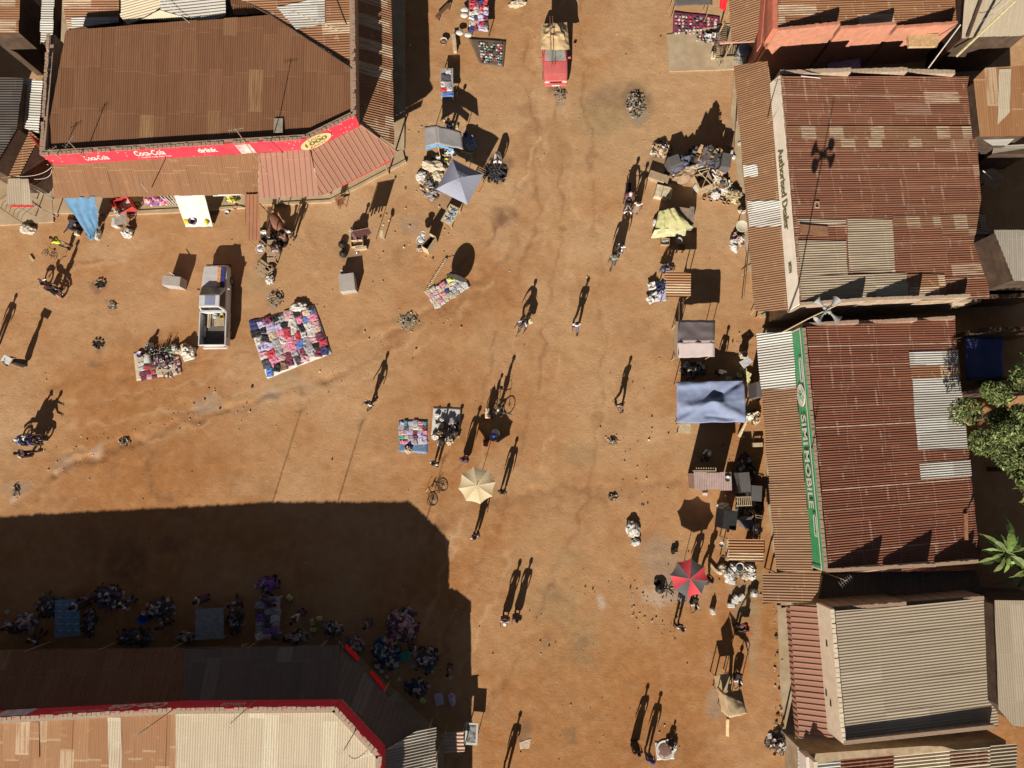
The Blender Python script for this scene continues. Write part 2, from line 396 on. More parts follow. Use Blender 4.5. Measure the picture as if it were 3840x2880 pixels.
# ---------------------------------------------------------------- ground
def ground():
    n = 560; xs = np.linspace(-40, 40, n); ys = np.linspace(-34, 38, 504)
    X, Y = np.meshgrid(xs, ys); h, wd = X.shape
    rng = np.random.default_rng(3)
    def vn(cell, seed):
        r = np.random.default_rng(seed); gx = int(80 / cell) + 4; gy = int(76 / cell) + 4
        g = r.random((gy, gx)); fx = (X + 40) / cell; fy = (Y + 34) / cell
        ix = fx.astype(int); iy = fy.astype(int); tx = fx - ix; ty = fy - iy
        tx = tx * tx * (3 - 2 * tx); ty = ty * ty * (3 - 2 * ty)
        a = g[iy, ix]; b = g[iy, ix + 1]; c = g[iy + 1, ix]; d = g[iy + 1, ix + 1]
        return (a * (1 - tx) + b * tx) * (1 - ty) + (c * (1 - tx) + d * tx) * ty - .5
    Z = vn(6, 1) * .05 + vn(1.7, 2) * .03 + vn(.6, 3) * .022 + vn(.3, 4) * .014
    # colour: warm laterite dust, modulated; rgb linear
    red = np.array([.46, .205, .075]); tan = np.array([.64, .40, .215]); dark = np.array([.30, .15, .075])
    t = np.clip(.36 + .012 * Y + vn(9, 5) * .9 + vn(3, 6) * .6 + vn(1.1, 7) * .35 + vn(.4, 8) * .25, 0, 1)
    C = red[None, None] * (1 - t[..., None]) + tan[None, None] * t[..., None]
    wx = X + vn(.8, 11) * .7 + vn(.35, 13) * .3; wy = Y + vn(.8, 12) * .7 + vn(.35, 14) * .3
    def blobc(px, py, rx, ry, col, k, rot=0, soft=.5, z=0):
        nonlocal C, Z
        g = G(px, py); a = R(rot); s = 61.0
        dx = wx - g.x; dy = wy - g.y
        u = (dx * math.cos(a) + dy * math.sin(a)) / (rx / s); v = (-dx * math.sin(a) + dy * math.cos(a)) / (ry / s)
        r = np.sqrt(u * u + v * v); f = np.clip((1 - r) / soft, 0, 1) * k
        C = C * (1 - f[..., None]) + np.array(col)[None, None] * f[..., None]
        if z: Z = Z + f * z
    pale = (.70, .45, .25); ash = (.30, .27, .22); soot = (.13, .095, .065); pale = (.72, .47, .27); mud = (.20, .095, .055); wet = (.26, .12, .06); grn = (.30, .24, .12)
    for a in GROUND_MARKS: blobc(*a)
    def seg(pts, width, dz, col=None, k=.5, one=False):
        nonlocal C, Z
        P = [G(x, y) for x, y in pts]; D = np.full(X.shape, 9e9); S = np.zeros(X.shape)
        for a, b in zip(P, P[1:]):
            vx, vy = b.x - a.x, b.y - a.y; L2 = vx * vx + vy * vy
            tt = np.clip(((wx - a.x) * vx + (wy - a.y) * vy) / L2, 0, 1)
            dd = np.hypot(wx - a.x - tt * vx, wy - a.y - tt * vy); side = np.sign((wx - a.x) * vy - (wy - a.y) * vx)
            S = np.where(dd < D, side, S); D = np.minimum(D, dd)
        f = np.clip(1 - D / width, 0, 1); f = f * f * (3 - 2 * f)
        Z = Z + .6 * dz * f * np.clip(.75 + vn(1.3, 31) * 1.6 + vn(.5, 32) * 1.2, 0, 1.5)
        if col is not None:
            f = f * np.clip(.7 + vn(1.5, 33) * 1.8 + vn(.5, 34), 0, 1)
            C = C * (1 - (f * k)[..., None]) + np.array(col)[None, None] * (f * k)[..., None]
    # ruts and washed-out edges
    seg([(1230, 1420), (1420, 1320), (1560, 1190), (1760, 1060), (1920, 930), (1960, 700)], .5, -.05, wet, .45)
    seg([(220, 1765), (300, 1725), (390, 1705), (520, 1650), (700, 1580), (900, 1530), (1230, 1420)], .38, -.09, wet, .5)
    seg([(230, 1745), (300, 1705), (390, 1685)], .25, .07, pale, .4)
    seg([(60, 1900), (100, 1870), (220, 1765)], .3, -.06, wet, .4)
    seg([(2000, 1450), (2100, 1100), (2180, 700), (2110, 300)], .7, -.02, tan, .3)
    seg([(1500, 2000), (2000, 1830), (2300, 1850), (2700, 1780)], .5, -.04, wet, .35)
    seg([(1500, 1300), (1800, 1100), (2050, 800), (2000, 500)], .6, .02, pale, .2)
    seg([(275, 1010), (340, 1000), (420, 985), (480, 965)], .22, .06, pale, .55)
    seg([(1140, 850), (1160, 1010), (1185, 1020)], .18, .04, pale, .35)
    for dx in (0, 95, 230, 330, 520):
        seg([(1180 + dx, 2900), (1500 + dx, 2300), (1700 + dx, 1800), (1850 + dx * .8, 1300), (2020 + dx * .4, 800), (1990 + dx * .4, 300), (1960 + dx * .4, -80)], .22, -.02, pale if dx in (95, 330) else wet, .55)
    for dy in (0, 70, 160, 250):
        seg([(-80, 1500 + dy), (600, 1390 + dy), (1100, 1300 + dy * .8), (1500, 1180 + dy * .8), (1850, 900 + dy * .6), (2010, 520)], .2, -.015, pale if dy % 140 else wet, .5)
    k = 1 + vn(.25, 21) * .12 + vn(.16, 22) * .12; C = np.clip(C * k[..., None], .01, .95)
    me = bpy.data.meshes.new('ground')
    V = np.stack([X, Y, Z], -1).reshape(-1, 3)
    idx = np.arange(h * wd).reshape(h, wd)
    F = np.stack([idx[:-1, :-1], idx[:-1, 1:], idx[1:, 1:], idx[1:, :-1]], -1).reshape(-1, 4)
    # wide skirt to the horizon, joined to the rim of the grid
    nV = len(V); Bx = 900
    me.vertices.add(nV + 4); me.vertices.foreach_set('co', np.concatenate([V, [[-Bx, -Bx, -.05], [Bx, -Bx, -.05], [Bx, Bx, -.05], [-Bx, Bx, -.05]]]).ravel())
    c00, c10, c11, c01 = idx[0, 0], idx[0, -1], idx[-1, -1], idx[-1, 0]
    polys = [tuple(f) for f in F.tolist()]
    polys += [tuple([nV, nV + 1] + idx[0, ::-1].tolist()), tuple([nV + 1, nV + 2] + idx[::-1, -1].tolist()), tuple([nV + 2, nV + 3] + idx[-1, :].tolist()), tuple([nV + 3, nV] + idx[:, 0].tolist())]
    me = bpy.data.meshes.new('ground')
    me.from_pydata(np.concatenate([V, [[-Bx, -Bx, -.05], [Bx, -Bx, -.05], [Bx, Bx, -.05], [-Bx, Bx, -.05]]]).tolist(), [], polys); me.update()
    ca = me.color_attributes.new('soil', 'FLOAT_COLOR', 'POINT')
    Cf = np.concatenate([C.reshape(-1, 3), np.tile([.5, .25, .1], (4, 1))]); Cf = np.concatenate([Cf, np.ones((len(Cf), 1))], 1)
    ca.data.foreach_set('color', Cf.astype(np.float32).ravel())
    me.polygons.foreach_set('use_smooth', [True] * len(me.polygons))
    m = bpy.data.materials.new('laterite'); nt, N, L = nodes(m)
    out = N.new('ShaderNodeOutputMaterial'); b = N.new('ShaderNodeBsdfPrincipled'); L.new(b.outputs[0], out.inputs[0])
    at = N.new('ShaderNodeVertexColor'); at.layer_name = 'soil'; tc = N.new('ShaderNodeTexCoord')
    n1 = N.new('ShaderNodeTexNoise'); n1.inputs['Scale'].default_value = 14; n1.inputs['Detail'].default_value = 8; n1.inputs['Roughness'].default_value = .65; L.new(tc.outputs['Object'], n1.inputs['Vector'])
    n2 = N.new('ShaderNodeTexNoise'); n2.inputs['Scale'].default_value = 1.6; n2.inputs['Detail'].default_value = 6; L.new(tc.outputs['Object'], n2.inputs['Vector'])
    v = N.new('ShaderNodeTexVoronoi'); v.inputs['Scale'].default_value = 5.5; v.inputs['Randomness'].default_value = 1; L.new(tc.outputs['Object'], v.inputs['Vector'])
    col = mix_rgb(N, L, ramp(N, L, n1.outputs[0], [(.3, 0.0), (.75, .5)]), at.outputs[0], (.36, .175, .075))
    col = mix_rgb(N, L, ramp(N, L, n2.outputs[0], [(.45, 0.0), (.75, .35)]), col, (.62, .38, .19))
    # small pale grit
    col = mix_rgb(N, L, ramp(N, L, v.outputs['Distance'], [(.045, .7), (.075, 0.0)]), col, (.62, .45, .3))
    L.new(col, b.inputs['Base Color']); b.inputs['Roughness'].default_value = .95; b.inputs['Specular IOR Level'].default_value = .1
    n3 = N.new('ShaderNodeTexNoise'); n3.inputs['Scale'].default_value = 4.5; n3.inputs['Detail'].default_value = 9; n3.inputs['Roughness'].default_value = .75; L.new(tc.outputs['Object'], n3.inputs['Vector'])
    pit = N.new('ShaderNodeTexVoronoi'); pit.inputs['Scale'].default_value = 1.9; L.new(tc.outputs['Object'], pit.inputs['Vector'])
    pr = ramp(N, L, pit.outputs['Distance'], [(.03, 0.0), (.12, 1.0)])
    b0 = N.new('ShaderNodeBump'); b0.inputs['Strength'].default_value = .5; b0.inputs['Distance'].default_value = .03; L.new(pr, b0.inputs['Height'])
    b1 = N.new('ShaderNodeBump'); b1.inputs['Strength'].default_value = .4; b1.inputs['Distance'].default_value = .09; L.new(n3.outputs[0], b1.inputs['Height']); L.new(b0.outputs[0], b1.inputs['Normal'])
    bp = N.new('ShaderNodeBump'); bp.inputs['Strength'].default_value = .4; bp.inputs['Distance'].default_value = .035; L.new(n1.outputs[0], bp.inputs['Height']); L.new(b1.outputs[0], bp.inputs['Normal']); L.new(bp.outputs[0], b.inputs['Normal'])
    o = mesh_obj('ground', me, m); o['kind'] = 'structure'; o['label'] = 'red-brown packed earth of the market square'
    return o
_ash = (.36, .33, .28); _soot = (.16, .12, .085); _pale = (.72, .47, .27); _mud = (.19, .095, .06); _wet = (.27, .125, .06); _olive = (.36, .28, .15); _white = (.72, .66, .58)
GROUND_MARKS = [(700, 1080, 620, 230, (.62, .40, .22), .45, 8, 1), (1350, 900, 330, 330, (.62, .42, .24), .45, 40, 1), (2250, 480, 380, 260, (.50, .34, .18), .5, -20, 1), (2120, 2350, 260, 620, (.50, .31, .15), .45, 6, 1), (700, 1720, 900, 210, (.44, .185, .06), .5, 4, 1), (2150, 1400, 260, 480, (.56, .31, .14), .35, 12, 1), (2000, 1870, 620, 90, (.36, .17, .07), .4, 6, 1), (1760, 1130, 330, 80, (.36, .17, .075), .45, 33, 1), (2500, 2600, 330, 260, (.42, .18, .06), .45, 0, 1), (1850, 330, 120, 330, (.60, .38, .2), .4, 0, 1), (2130, 820, 110, 420, (.64, .40, .2), .4, 14, 1), (2390, 1250, 260, 160, (.42, .20, .08), .35, 0, 1),
 (2310, 370, 130, 80, _soot, .5, 10), (2270, 440, 130, 100, _olive, .55), (2390, 380, 75, 110, _soot, .7, 0, .6), (2385, 420, 45, 55, _ash, .8), (2240, 190, 40, 30, _pale, .5),
 (2540, 385, 60, 30, _pale, .5), (2100, 345, 42, 40, _soot, .6), (2105, 395, 30, 35, _ash, .5), (1985, 400, 60, 40, _wet, .4), (2010, 480, 70, 40, _wet, .4), (2370, 170, 40, 60, _wet, .3, 0),
 (1900, 810, 60, 40, _mud, .8), (1870, 850, 40, 60, _mud, .7, 20), (1550, 850, 45, 60, _ash, .45), (1500, 960, 40, 70, _wet, .3),
 (1320, 945, 70, 50, _soot, .45), (1320, 975, 50, 30, _ash, .3), (1525, 1205, 80, 45, _olive, .5, -25), (1030, 1110, 45, 45, _soot, .65), (1035, 1130, 32, 32, _ash, .7), (980, 1060, 70, 60, _olive, .5),
 (1010, 1490, 55, 40, _ash, .65), (1120, 1440, 120, 32, _ash, .35, -15), (780, 1515, 75, 45, _ash, .6), (700, 1550, 90, 40, _soot, .35), (850, 1480, 60, 20, _wet, .3), (1060, 1440, 120, 20, _olive, .4, 15),
 (560, 1740, 12, 90, _mud, .5, -8, .6), (565, 1830, 22, 60, _mud, .5), (425, 1760, 18, 60, _wet, .45), (630, 1870, 65, 35, _mud, .45), (890, 1820, 55, 75, _mud, .25), (900, 1830, 40, 50, _pale, .35), (990, 1830, 40, 60, _mud, .3), (60, 1830, 60, 50, _ash, .5), (50, 1870, 25, 40, _white, .4), (240, 1740, 45, 35, _ash, .5), (345, 1690, 45, 30, _white, .45, 30),
 (360, 500 + 870, 40, 32, _soot, .6), (370, 1285, 30, 28, _soot, .6), (375, 1065, 34, 30, _soot, .65), (420, 1140, 34, 28, _soot, .5), (425, 1145, 22, 18, _ash, .6), (640, 1045, 55, 45, _soot, .35), (440, 930, 190, 70, _pale, .5, 8), (560, 1180, 160, 90, _pale, .3),
 (300, 1200, 140, 90, _pale, .2), (900, 1340, 60, 90, _pale, .2), (1300, 780, 130, 80, _pale, .45), (1090, 840, 60, 100, _pale, .3),
 (2260, 2255, 28, 32, _white, .65), (2085, 2270, 110, 90, _olive, .4), (2190, 2400, 60, 90, _olive, .4, 10), (2050, 2400, 30, 40, _soot, .35), (2060, 2230, 60, 30, _soot, .3), (2185, 2430, 26, 50, _soot, .35), (2140, 2395, 22, 26, _soot, .3), (1967, 2745, 36, 40, _soot, .6), (2132, 2760, 36, 42, _soot, .5),
 (2180, 1720, 70, 60, _olive, .35), (2120, 2110, 60, 60, _olive, .35), (2300, 1600, 60, 100, _wet, .25), (2500, 1300, 60, 80, _wet, .3, 20), (2330, 1440, 60, 40, _wet, .3), (2400, 1240, 70, 50, _wet, .2),
 (2480, 2100, 95, 120, _ash, .5, 10), (2480, 2230, 100, 60, _white, .45), (2530, 2200, 60, 60, _ash, .55), (2690, 2640, 60, 55, _ash, .55), (2800, 2600, 50, 200, (.45, .17, .05), .35), (2740, 2360, 80, 60, _wet, .2), (2500, 2800, 200, 90, _wet, .3),
 (2570, 2200, 120, 90, _ash, .3), (2810, 2200, 80, 110, _olive, .6), (2775, 2260, 60, 70, _ash, .4), (2600, 2930, 200, 60, _wet, .3), (2770, 500, 50, 150, (.34, .29, .2), .55), (2600, 700, 160, 60, _soot, .3),
 (2460, 600, 60, 60, _soot, .5), (1860, 620, 60, 70, (.07, .06, .05), .8), (1650, 720, 60, 90, (.2, .16, .12), .4), (2080, 560, 70, 120, _wet, .25), (1960, 560, 50, 90, _wet, .3), (2200, 900, 160, 90, _pale, .25), (2080, 1200, 130, 120, _pale, .15), (2600, 1950, 60, 60, _wet, .15),
 (2180, 1110, 40, 70, _olive, .25), (1500, 1640, 250, 60, _wet, .2), (700, 1700, 300, 60, _wet, .15), (470, 2100, 100, 130, (.14, .08, .06), .5), (640, 2050, 60, 40, _mud, .5), (330, 2040, 60, 90, _mud, .3),
 (40, 1720, 60, 100, _wet, .2), (230, 1880, 100, 30, _wet, .3), (1000, 1000, 40, 60, _soot, .3), (1960, 1290, 60, 20, _wet, .3), (2800, 2300, 60, 40, _olive, .5), (2830, 2420, 30, 160, (.46, .36, .22), .5),
]
ground()
# ---------------------------------------------------------------- shared roof and wall materials
RA = roof_mat('rusted_iron_brown', (.24, .11, .055), (.30, .145, .075), (.40, .24, .12), .012, seed=1, streak=.45, spots=.12)
RB = roof_mat('rusted_iron_mixed', (.31, .135, .065), (.40, .20, .10), (.66, .50, .34), .16, seed=4, streak=.35, spots=.45)
RC = roof_mat('rusted_iron_red', (.26, .105, .06), (.32, .14, .08), (.56, .40, .28), .03, seed=7, streak=.5, spots=.3, seam=.8)
RD = roof_mat('rusted_iron_red_dull', (.25, .092, .055), (.29, .115, .065), (.58, .43, .32), .02, seed=11, streak=.4, spots=.2, seam=1.0)
RK = roof_mat('rusted_canopy_iron', (.29, .148, .07), (.34, .175, .085), (.56, .40, .22), .015, seed=15, streak=.5, spots=.25)
RO = roof_mat('ochre_rusted_iron', (.40, .18, .075), (.50, .26, .12), (.68, .50, .32), .14, sheet=(9, .7), seed=19, streak=.35, spots=.25)
RS = roof_mat('rust_flecked_sheet', (.28, .13, .07), (.33, .17, .09), (.52, .40, .28), .45, sheet=(.9, .9), seed=29, streak=.5, spots=.7)
ZT = roof_mat('tarnished_zinc_sheet', (.50, .39, .27), (.54, .43, .30), (.7, .62, .48), .1, seed=25, streak=.75, spots=.1)
ZN = roof_mat('zinc_sheet', (.52, .48, .42), (.58, .54, .48), (.68, .66, .6), .2, seed=23, streak=.15, spots=.2)
CRM = roof_mat('cream_sheet', (.66, .54, .38), (.72, .60, .43), (.8, .7, .52), .3, seed=27, streak=.25, spots=.2)
BGE = roof_mat('beige_painted_sheet', (.48, .385, .275), (.50, .405, .29), (.56, .47, .35), .1, seed=31, streak=.2, spots=.1)
PNK = roof_mat('faded_red_ribbed_sheet', (.38, .185, .12), (.41, .205, .135), (.55, .34, .27), .05, seed=35, streak=.15, spots=.1)
GRY = roof_mat('grey_weathered_sheet', (.40, .35, .28), (.48, .42, .34), (.62, .56, .46), .1, seed=39, streak=.35, spots=.2)
DGY = roof_mat('dull_dark_sheet', (.18, .15, .13), (.22, .17, .14), (.3, .27, .25), .1, seed=43, streak=.3, spots=.1)
DGY.node_tree.nodes['Principled BSDF'].inputs['Specular IOR Level'].default_value = .05
PLA = M('plaster_wall', (.55, .42, .28), .9, .2, 3, bump=.2, dirt=.5)
PLR = M('red_painted_wall', (.42, .035, .03), .8, .2, 3, bump=.1, dirt=.2)
SOIL = M('concrete_slab', (.52, .40, .26), .9, .15, 2, bump=.2, dirt=.5, dirtcol=(.42, .24, .11))
COPE = brick_mat('coping_brick', (.34, .19, .12), (.42, .26, .17), (.45, .34, .25), 5)
COPL = brick_mat('pale_coping', (.40, .26, .17), (.50, .36, .25), (.5, .4, .3), 5)
REDF = M('red_sign_paint', (.78, .05, .085), .5, .12, 2.5, bump=.03, dirt=.18, dirtcol=(.65, .2, .15))
WHT = M('white_lettering', (.85, .78, .72), .5, .08, 5, bump=0, dirt=.15)
GRN = M('green_sign_paint', (.055, .40, .16), .5, .1, 2, bump=.03, dirt=.25, dirtcol=(.35, .5, .25))
CRF = M('cream_sign_paint', (.93, .84, .70), .6, .06, 2, bump=.05, dirt=.18, dirtcol=(.5, .35, .2))
OLV = M('olive_lettering', (.20, .16, .05), .6, .1, 5, bump=0, dirt=0)
YLO = M('pale_yellow_panel', (.85, .66, .32), .5, .08, 4, bump=0, dirt=.1)
WOOD = M('weathered_timber', (.42, .27, .15), .85, .35, 9, bump=.3, dirt=.2)
PALEW = M('pale_timber', (.62, .48, .30), .8, .25, 9, bump=.2, dirt=.2)
DARKW = M('dark_timber', (.15, .08, .045), .85, .3, 9, bump=.2, dirt=.15)
STEEL = M('galvanised_pipe', (.55, .53, .50), .45, .15, 9, metal=.3, bump=.05, dirt=.2)
PINKW = M('salmon_painted_wall', (.60, .25, .16), .85, .15, 3, bump=.1, dirt=.35, dirtcol=(.4, .24, .15))
VDK = roof_mat('shade_dark_sheet', (.06, .048, .042), (.08, .06, .05), (.12, .1, .09), .1, seed=47, streak=.3, spots=.1)  # for the left-edge roof: its shade is put into this dark colour
SHADEW = M('shade_dark_wall', (.075, .048, .034), .9, .2, 4, bump=.2)  # wall colour held dark to stand for the shade on these walls
X_ = Vector((1, 0, 0)); Y_ = Vector((0, 1, 0)); Z_ = Vector((0, 0, 1))
def g2(px, py, z): v = G(px, py, z); return (v.x, v.y)
def slab(name, pts, z1, mat, parent=None, z0=-.1, **t):
    mb = MB().prism([g2(x, y, z1) for x, y in pts], z0, z1)
    return mb.build(name, mat, parent, world=parent is not None)
def fascia(mb, a, b, z0, z1, lean=0.0, t=.10, m=0):
    """sign board along world xy a->b, face to the right-hand side of a->b"""
    mb.wall(a, b, t, z0, z1, m=m, side=1)
def bld(name, x, y, label, cat='building', group=None): 
    g = G(x, y, 0); return empty(name, (g.x, g.y, 0), 0, label, cat, group)
def crumble(mb, a, b, z, n, t=.2, h=.04, seed=0):
    """uneven top course of loose bricks along a wall head"""
    rnd = random.Random(seed); a = Vector(a[:2]); b = Vector(b[:2]); d = (b - a); L = d.length; d.normalize(); ang = math.atan2(d.y, d.x)
    k = int(L / .24)
    for i in range(k):
        if rnd.random() < .12: continue
        p = a + d * ((i + .5) * L / k); hh = h * rnd.uniform(.5, 1.3)
        mb.box((p.x + rnd.uniform(-.015, .015), p.y + rnd.uniform(-.015, .015), z + hh / 2 + .002), (.21, t * rnd.uniform(.8, 1.02), hh), ang + rnd.uniform(-.06, .06))
# ================================================================ A: shop with red sign band, upper left
A = bld('corner_shop', 700, 350, 'corner shop with big brown rusted roof and red soft drink sign band under the parapet')
ZP = 5.8; ZF = 4.42
pA = [g2(150, 577, ZP), g2(1147, 516, ZP), g2(1329, 427, ZP), g2(1322, -120, ZP)]
mb = MB()
for a, b in zip(pA, pA[1:]): mb.wall(a, b, .22, ZF - .02, ZP - .05, side=1)
W0 = g2(190, 130, ZP - .3); mb.wall(W0, pA[0], .22, 3.0, ZP - .3, ZP - .05, side=1)
crumble(mb, pA[0], pA[1], ZP - .05, 0, seed=1); crumble(mb, pA[1], pA[2], ZP - .05, 0, seed=2); crumble(mb, pA[2], pA[3], ZP - .05, 0, seed=3); crumble(mb, pA[0], W0, ZP - .1, 0, seed=4)
mb.build('parapet', COPE, A, world=True)
body = MB(); inner = [pA[0], pA[1], pA[2], pA[3], g2(178, -120, ZP)]
body.prism(inner, -.1, ZF - .03); body.build('wall', PLA, A, world=True)
# red band, a board 6 cm proud of the parapet
def off(p, a, b, k):
    d = (Vector(b) - Vector(a)).normalized(); n = Vector((d.y, -d.x)); q = Vector(p) + n * k; return (q.x, q.y)
fb = MB(); e1 = off(pA[0], pA[0], pA[1], .05); e2 = off(pA[1], pA[0], pA[1], .05); e3 = off(pA[2], pA[1], pA[2], .05)
fascia(fb, (e1[0], e1[1]), e2, ZF, ZP - .03, t=.04); fascia(fb, e2, e3, ZF, ZP - .03, t=.04)
SIGNA = fb.build('sign_band', REDF, A, world=True)
def onwall(a, b, px, z, ztarget=None):
    """xy where the vertical plane a-b is seen at pixel column px at height z"""
    a = Vector(a); b = Vector(b); best = None
    lo, hi = -.2, 1.2
    for _ in range(40):
        mid = (lo + hi) / 2; p = a + (b - a) * mid
        # project
        qx = proj((p.x, p.y, z))[0]
        q0 = proj((a.x, a.y, z))[0]; q1 = proj((b.x, b.y, z))[0]
        if (qx < px) == (q1 > q0): lo = mid
        else: hi = mid
    p = a + (b - a) * lo; return p
def proj(p):
    x, y, z = p[0], p[1], p[2] - HC
    yc = y * CT + z * ST; zc = -y * ST + z * CT
    return (1920 + FPX * x / -zc, 1440 - FPX * yc / -zc)
def projy(a, b, py, z):
    a = Vector(a); b = Vector(b); lo, hi = -.2, 1.2
    q0 = proj((a.x, a.y, z))[1]; q1 = proj((b.x, b.y, z))[1]
    for _ in range(40):
        mid = (lo + hi) / 2; p = a + (b - a) * mid
        if (proj((p.x, p.y, z))[1] < py) == (q1 > q0): lo = mid
        else: hi = mid
    return a + (b - a) * lo
d1 = (Vector(e2) - Vector(e1)).normalized(); n1 = Vector((d1.y, -d1.x))
def textA(s, x0, x1, z, h, mat, nm, sign=SIGNA, e=(None, None), **kw):
    a, b = e if e[0] else (e1, e2)
    p = onwall(a, b, x0, z); q = onwall(a, b, x1, z); d = (Vector(b) - Vector(a)).normalized(); n = Vector((d.y, -d.x))
    o = Vector((p.x + n.x * .012, p.y + n.y * .012, z)); tb = MB()
    sign_text(tb, s, o, (d.x, d.y, 0), (0, 0, 1), h, (q - p).length, **kw)
    return tb.build(nm, mat, sign, world=True)
textA('Coca-Cola', 326, 415, 4.78, .55, WHT, 'lettering', shear=.35, bold=.02)
textA('Coca-Cola', 514, 625, 4.95, .62, WHT, 'lettering', shear=.35, bold=.02)
textA('TASTE THE FEELING', 532, 645, 4.66, .16, WHT, 'lettering', bold=.01)
textA('drink', 748, 820, 4.9, .52, WHT, 'lettering', bold=.035)
# torn white poster with brand name at the end of the band
def panel_on(a, b, x0, x1, z0, z1, mat, nm, sign, out=.02, t=.02):
    p = onwall(a, b, x0, (z0 + z1) / 2); q = onwall(a, b, x1, (z0 + z1) / 2); d = (Vector(b) - Vector(a)).normalized(); n = Vector((d.y, -d.x))
    m_ = MB(); m_.wall((p.x + n.x * out, p.y + n.y * out), (q.x + n.x * out, q.y + n.y * out), t, z0, z1, side=1); return m_.build(nm, mat, sign, world=True)
panel_on(e1, e2, 893, 950, 4.5, 5.6, M('torn_poster', (.75, .5, .46), .7, .4, 3, dirt=.5, dirtcol=(.6, .1, .1)), 'poster', SIGNA, out=.035)
textA('Coca-Cola', 905, 948, 4.9, .5, REDF, 'lettering', shear=.3, bold=.03)
# small drops painted on the band
tb = MB(); rnd = random.Random(5)
for i in range(46):
    if i < 26: a, b, x = e1, e2, rnd.uniform(170, 1140)
    else: a, b, x = e2, e3, rnd.uniform(1155, 1325)
    z = rnd.uniform(4.5, 5.6); p = onwall(a, b, x, z); d = (Vector(b) - Vector(a)).normalized(); n = Vector((d.y, -d.x))
    r = rnd.uniform(.03, .05); tb.lathe((p.x + n.x * .004, p.y + n.y * .004, z), [(r, 0), (r * .6, .006)], 8, axis=(n.x, n.y, 0), sy=1.7)
tb.build('painted_drops', M('pale_pink_drops', (.85, .35, .36), .6, .05, 4, dirt=0), SIGNA, world=True)
# yellow oval on the oblique part, round the corner
pc = Vector(e2) + (Vector(e2) - Vector(e1)).normalized() * 0; dd = (Vector(e3) - Vector(e2)).normalized(); nn_ = Vector((dd.y, -dd.x))
oc = onwall(e2, e3, 1185, 5.1); oc = (oc.x + nn_.x * .05, oc.y + nn_.y * .05)
ov = MB(); ov.lathe((oc[0], oc[1], 5.12), [(.58, -.03), (.58, .0)], 28, axis=(nn_.x, nn_.y, 0), sx=1.0, sy=1.0)
# stretch the oval along the wall
c0 = Vector((oc[0], oc[1], 5.12)); dv = Vector((dd.x, dd.y, 0))
ov.v = [c0 + (v - c0) + dv * ((v - c0).dot(dv)) * .62 for v in ov.v]
OV = ov.build('sign_plate', YLO, SIGNA, world=True)
def text_at(sgn, s, c, zc, wd, h, mat, dd=dd, nn=nn_, **kw):
    t_ = MB(); o = Vector((c[0], c[1], zc - h / 2)) - Vector((dd.x, dd.y, 0)) * wd / 2 + Vector((nn.x, nn.y, 0)) * .006
    sign_text(t_, s, o, (dd.x, dd.y, 0), (0, 0, 1), h, wd, **kw); return t_.build('lettering', mat, sgn, world=True)
text_at(SIGNA, 'UGX', oc, 5.50, .75, .22, OLV); text_at(SIGNA, '1000', oc, 5.14, 1.35, .40, OLV, bold=.03); text_at(SIGNA, 'EACH', oc, 4.76, .9, .2, OLV)
# roofs
plA = plane_of([(200, 540, 5.45), (1320, 440, 5.45), (700, 70, 6.0)])
RoofA = roof_part('roof', [(166, 560), (247, 113), (1010, 56), (1322, 262), (1322, 440), (1147, 522)], plA, (0.015, 1, 0), RA, A, pitch=.13, amp=.014, seed=2)
plA2 = plane_of([(1322, 262, 5.55), (1322, 0, 5.55), (1010, 55, 6.02)])
roof_part('roof', [(870, -90), (1320, -90), (1322, 258), (1012, 52), (890, -6)], plA2, (1, .12, 0), RB, A, pitch=.15, amp=.018, seed=3)
roof_part('roof_sheet', [(1040, 28), (1219, -10), (1219, 92), (1110, 112)], plA2, (1, .12, 0), ZN, RoofA, pitch=.15, amp=.016, lift=.04, seed=5)
mb = MB(); mb.path([GP(885, -8, plA) + Z_ * .05, GP(1010, 54, plA) + Z_ * .05, GP(1323, 261, plA) + Z_ * .05], .05); mb.build('valley_gutter', M('dark_flashing', (.06, .04, .03)), RoofA, world=True)
hb = MB(); p = GP(1047, 475, plA); hb.box((p.x, p.y, p.z + .14), (.5, .85, .06), .03, rx=-.05); hb.box((p.x - .2, p.y + .36, p.z + .05), (.1, .1, .16)); hb.box((p.x + .2, p.y - .36, p.z + .05), (.1, .1, .16)); hb.build('roof_hatch', M('grey_cover', (.38, .34, .26)), RoofA, world=True)
# south canopy, brown part, then faded red part round the corner, and east canopy
ZC0, ZC1 = 4.38, 3.15
plC = plane_of([(197, 614, ZC0), (960, 577, ZC0), (203, 744, ZC1)])
roof_part('canopy', [(194, 613), (968, 574), (968, 728), (203, 744)], plC, (0.0, 1, 0), RK, A, pitch=.10, amp=.013, seed=6)
plC2 = plane_of([(968, 574, ZC0), (1168, 560, ZC0), (970, 742, ZC1)])
cp = roof_part('canopy', [(968, 574), (1166, 560), (1196, 735), (970, 742)], plC2, (0.0, 1, 0), PNK, A, prof='ibr', pitch=.32, amp=.035, jag=.01, seed=7)
plC3 = plane_of([(1168, 560, ZC0), (1348, 468, ZC0), (1232, 722, ZC1)])
cp = roof_part('canopy', [(1168, 560), (1348, 466), (1494, 572), (1466, 600), (1232, 724), (1196, 735)], plC3, GP(1348, 466, plC3) - GP(1480, 580, plC3) + (GP(1168, 560, plC3) - GP(1210, 728, plC3)), PNK, A, prof='ibr', pitch=.32, amp=.035, jag=.01, seed=8)
plC4 = plane_of([(1345, 460, ZC0), (1340, 0, ZC0), (1474, 100, ZC1 + .2)])
roof_part('canopy', [(1335, -90), (1345, 460), (1478, 545), (1466, -90)], plC4, (1, .01, 0), RB, A, pitch=.15, amp=.024, seed=9)
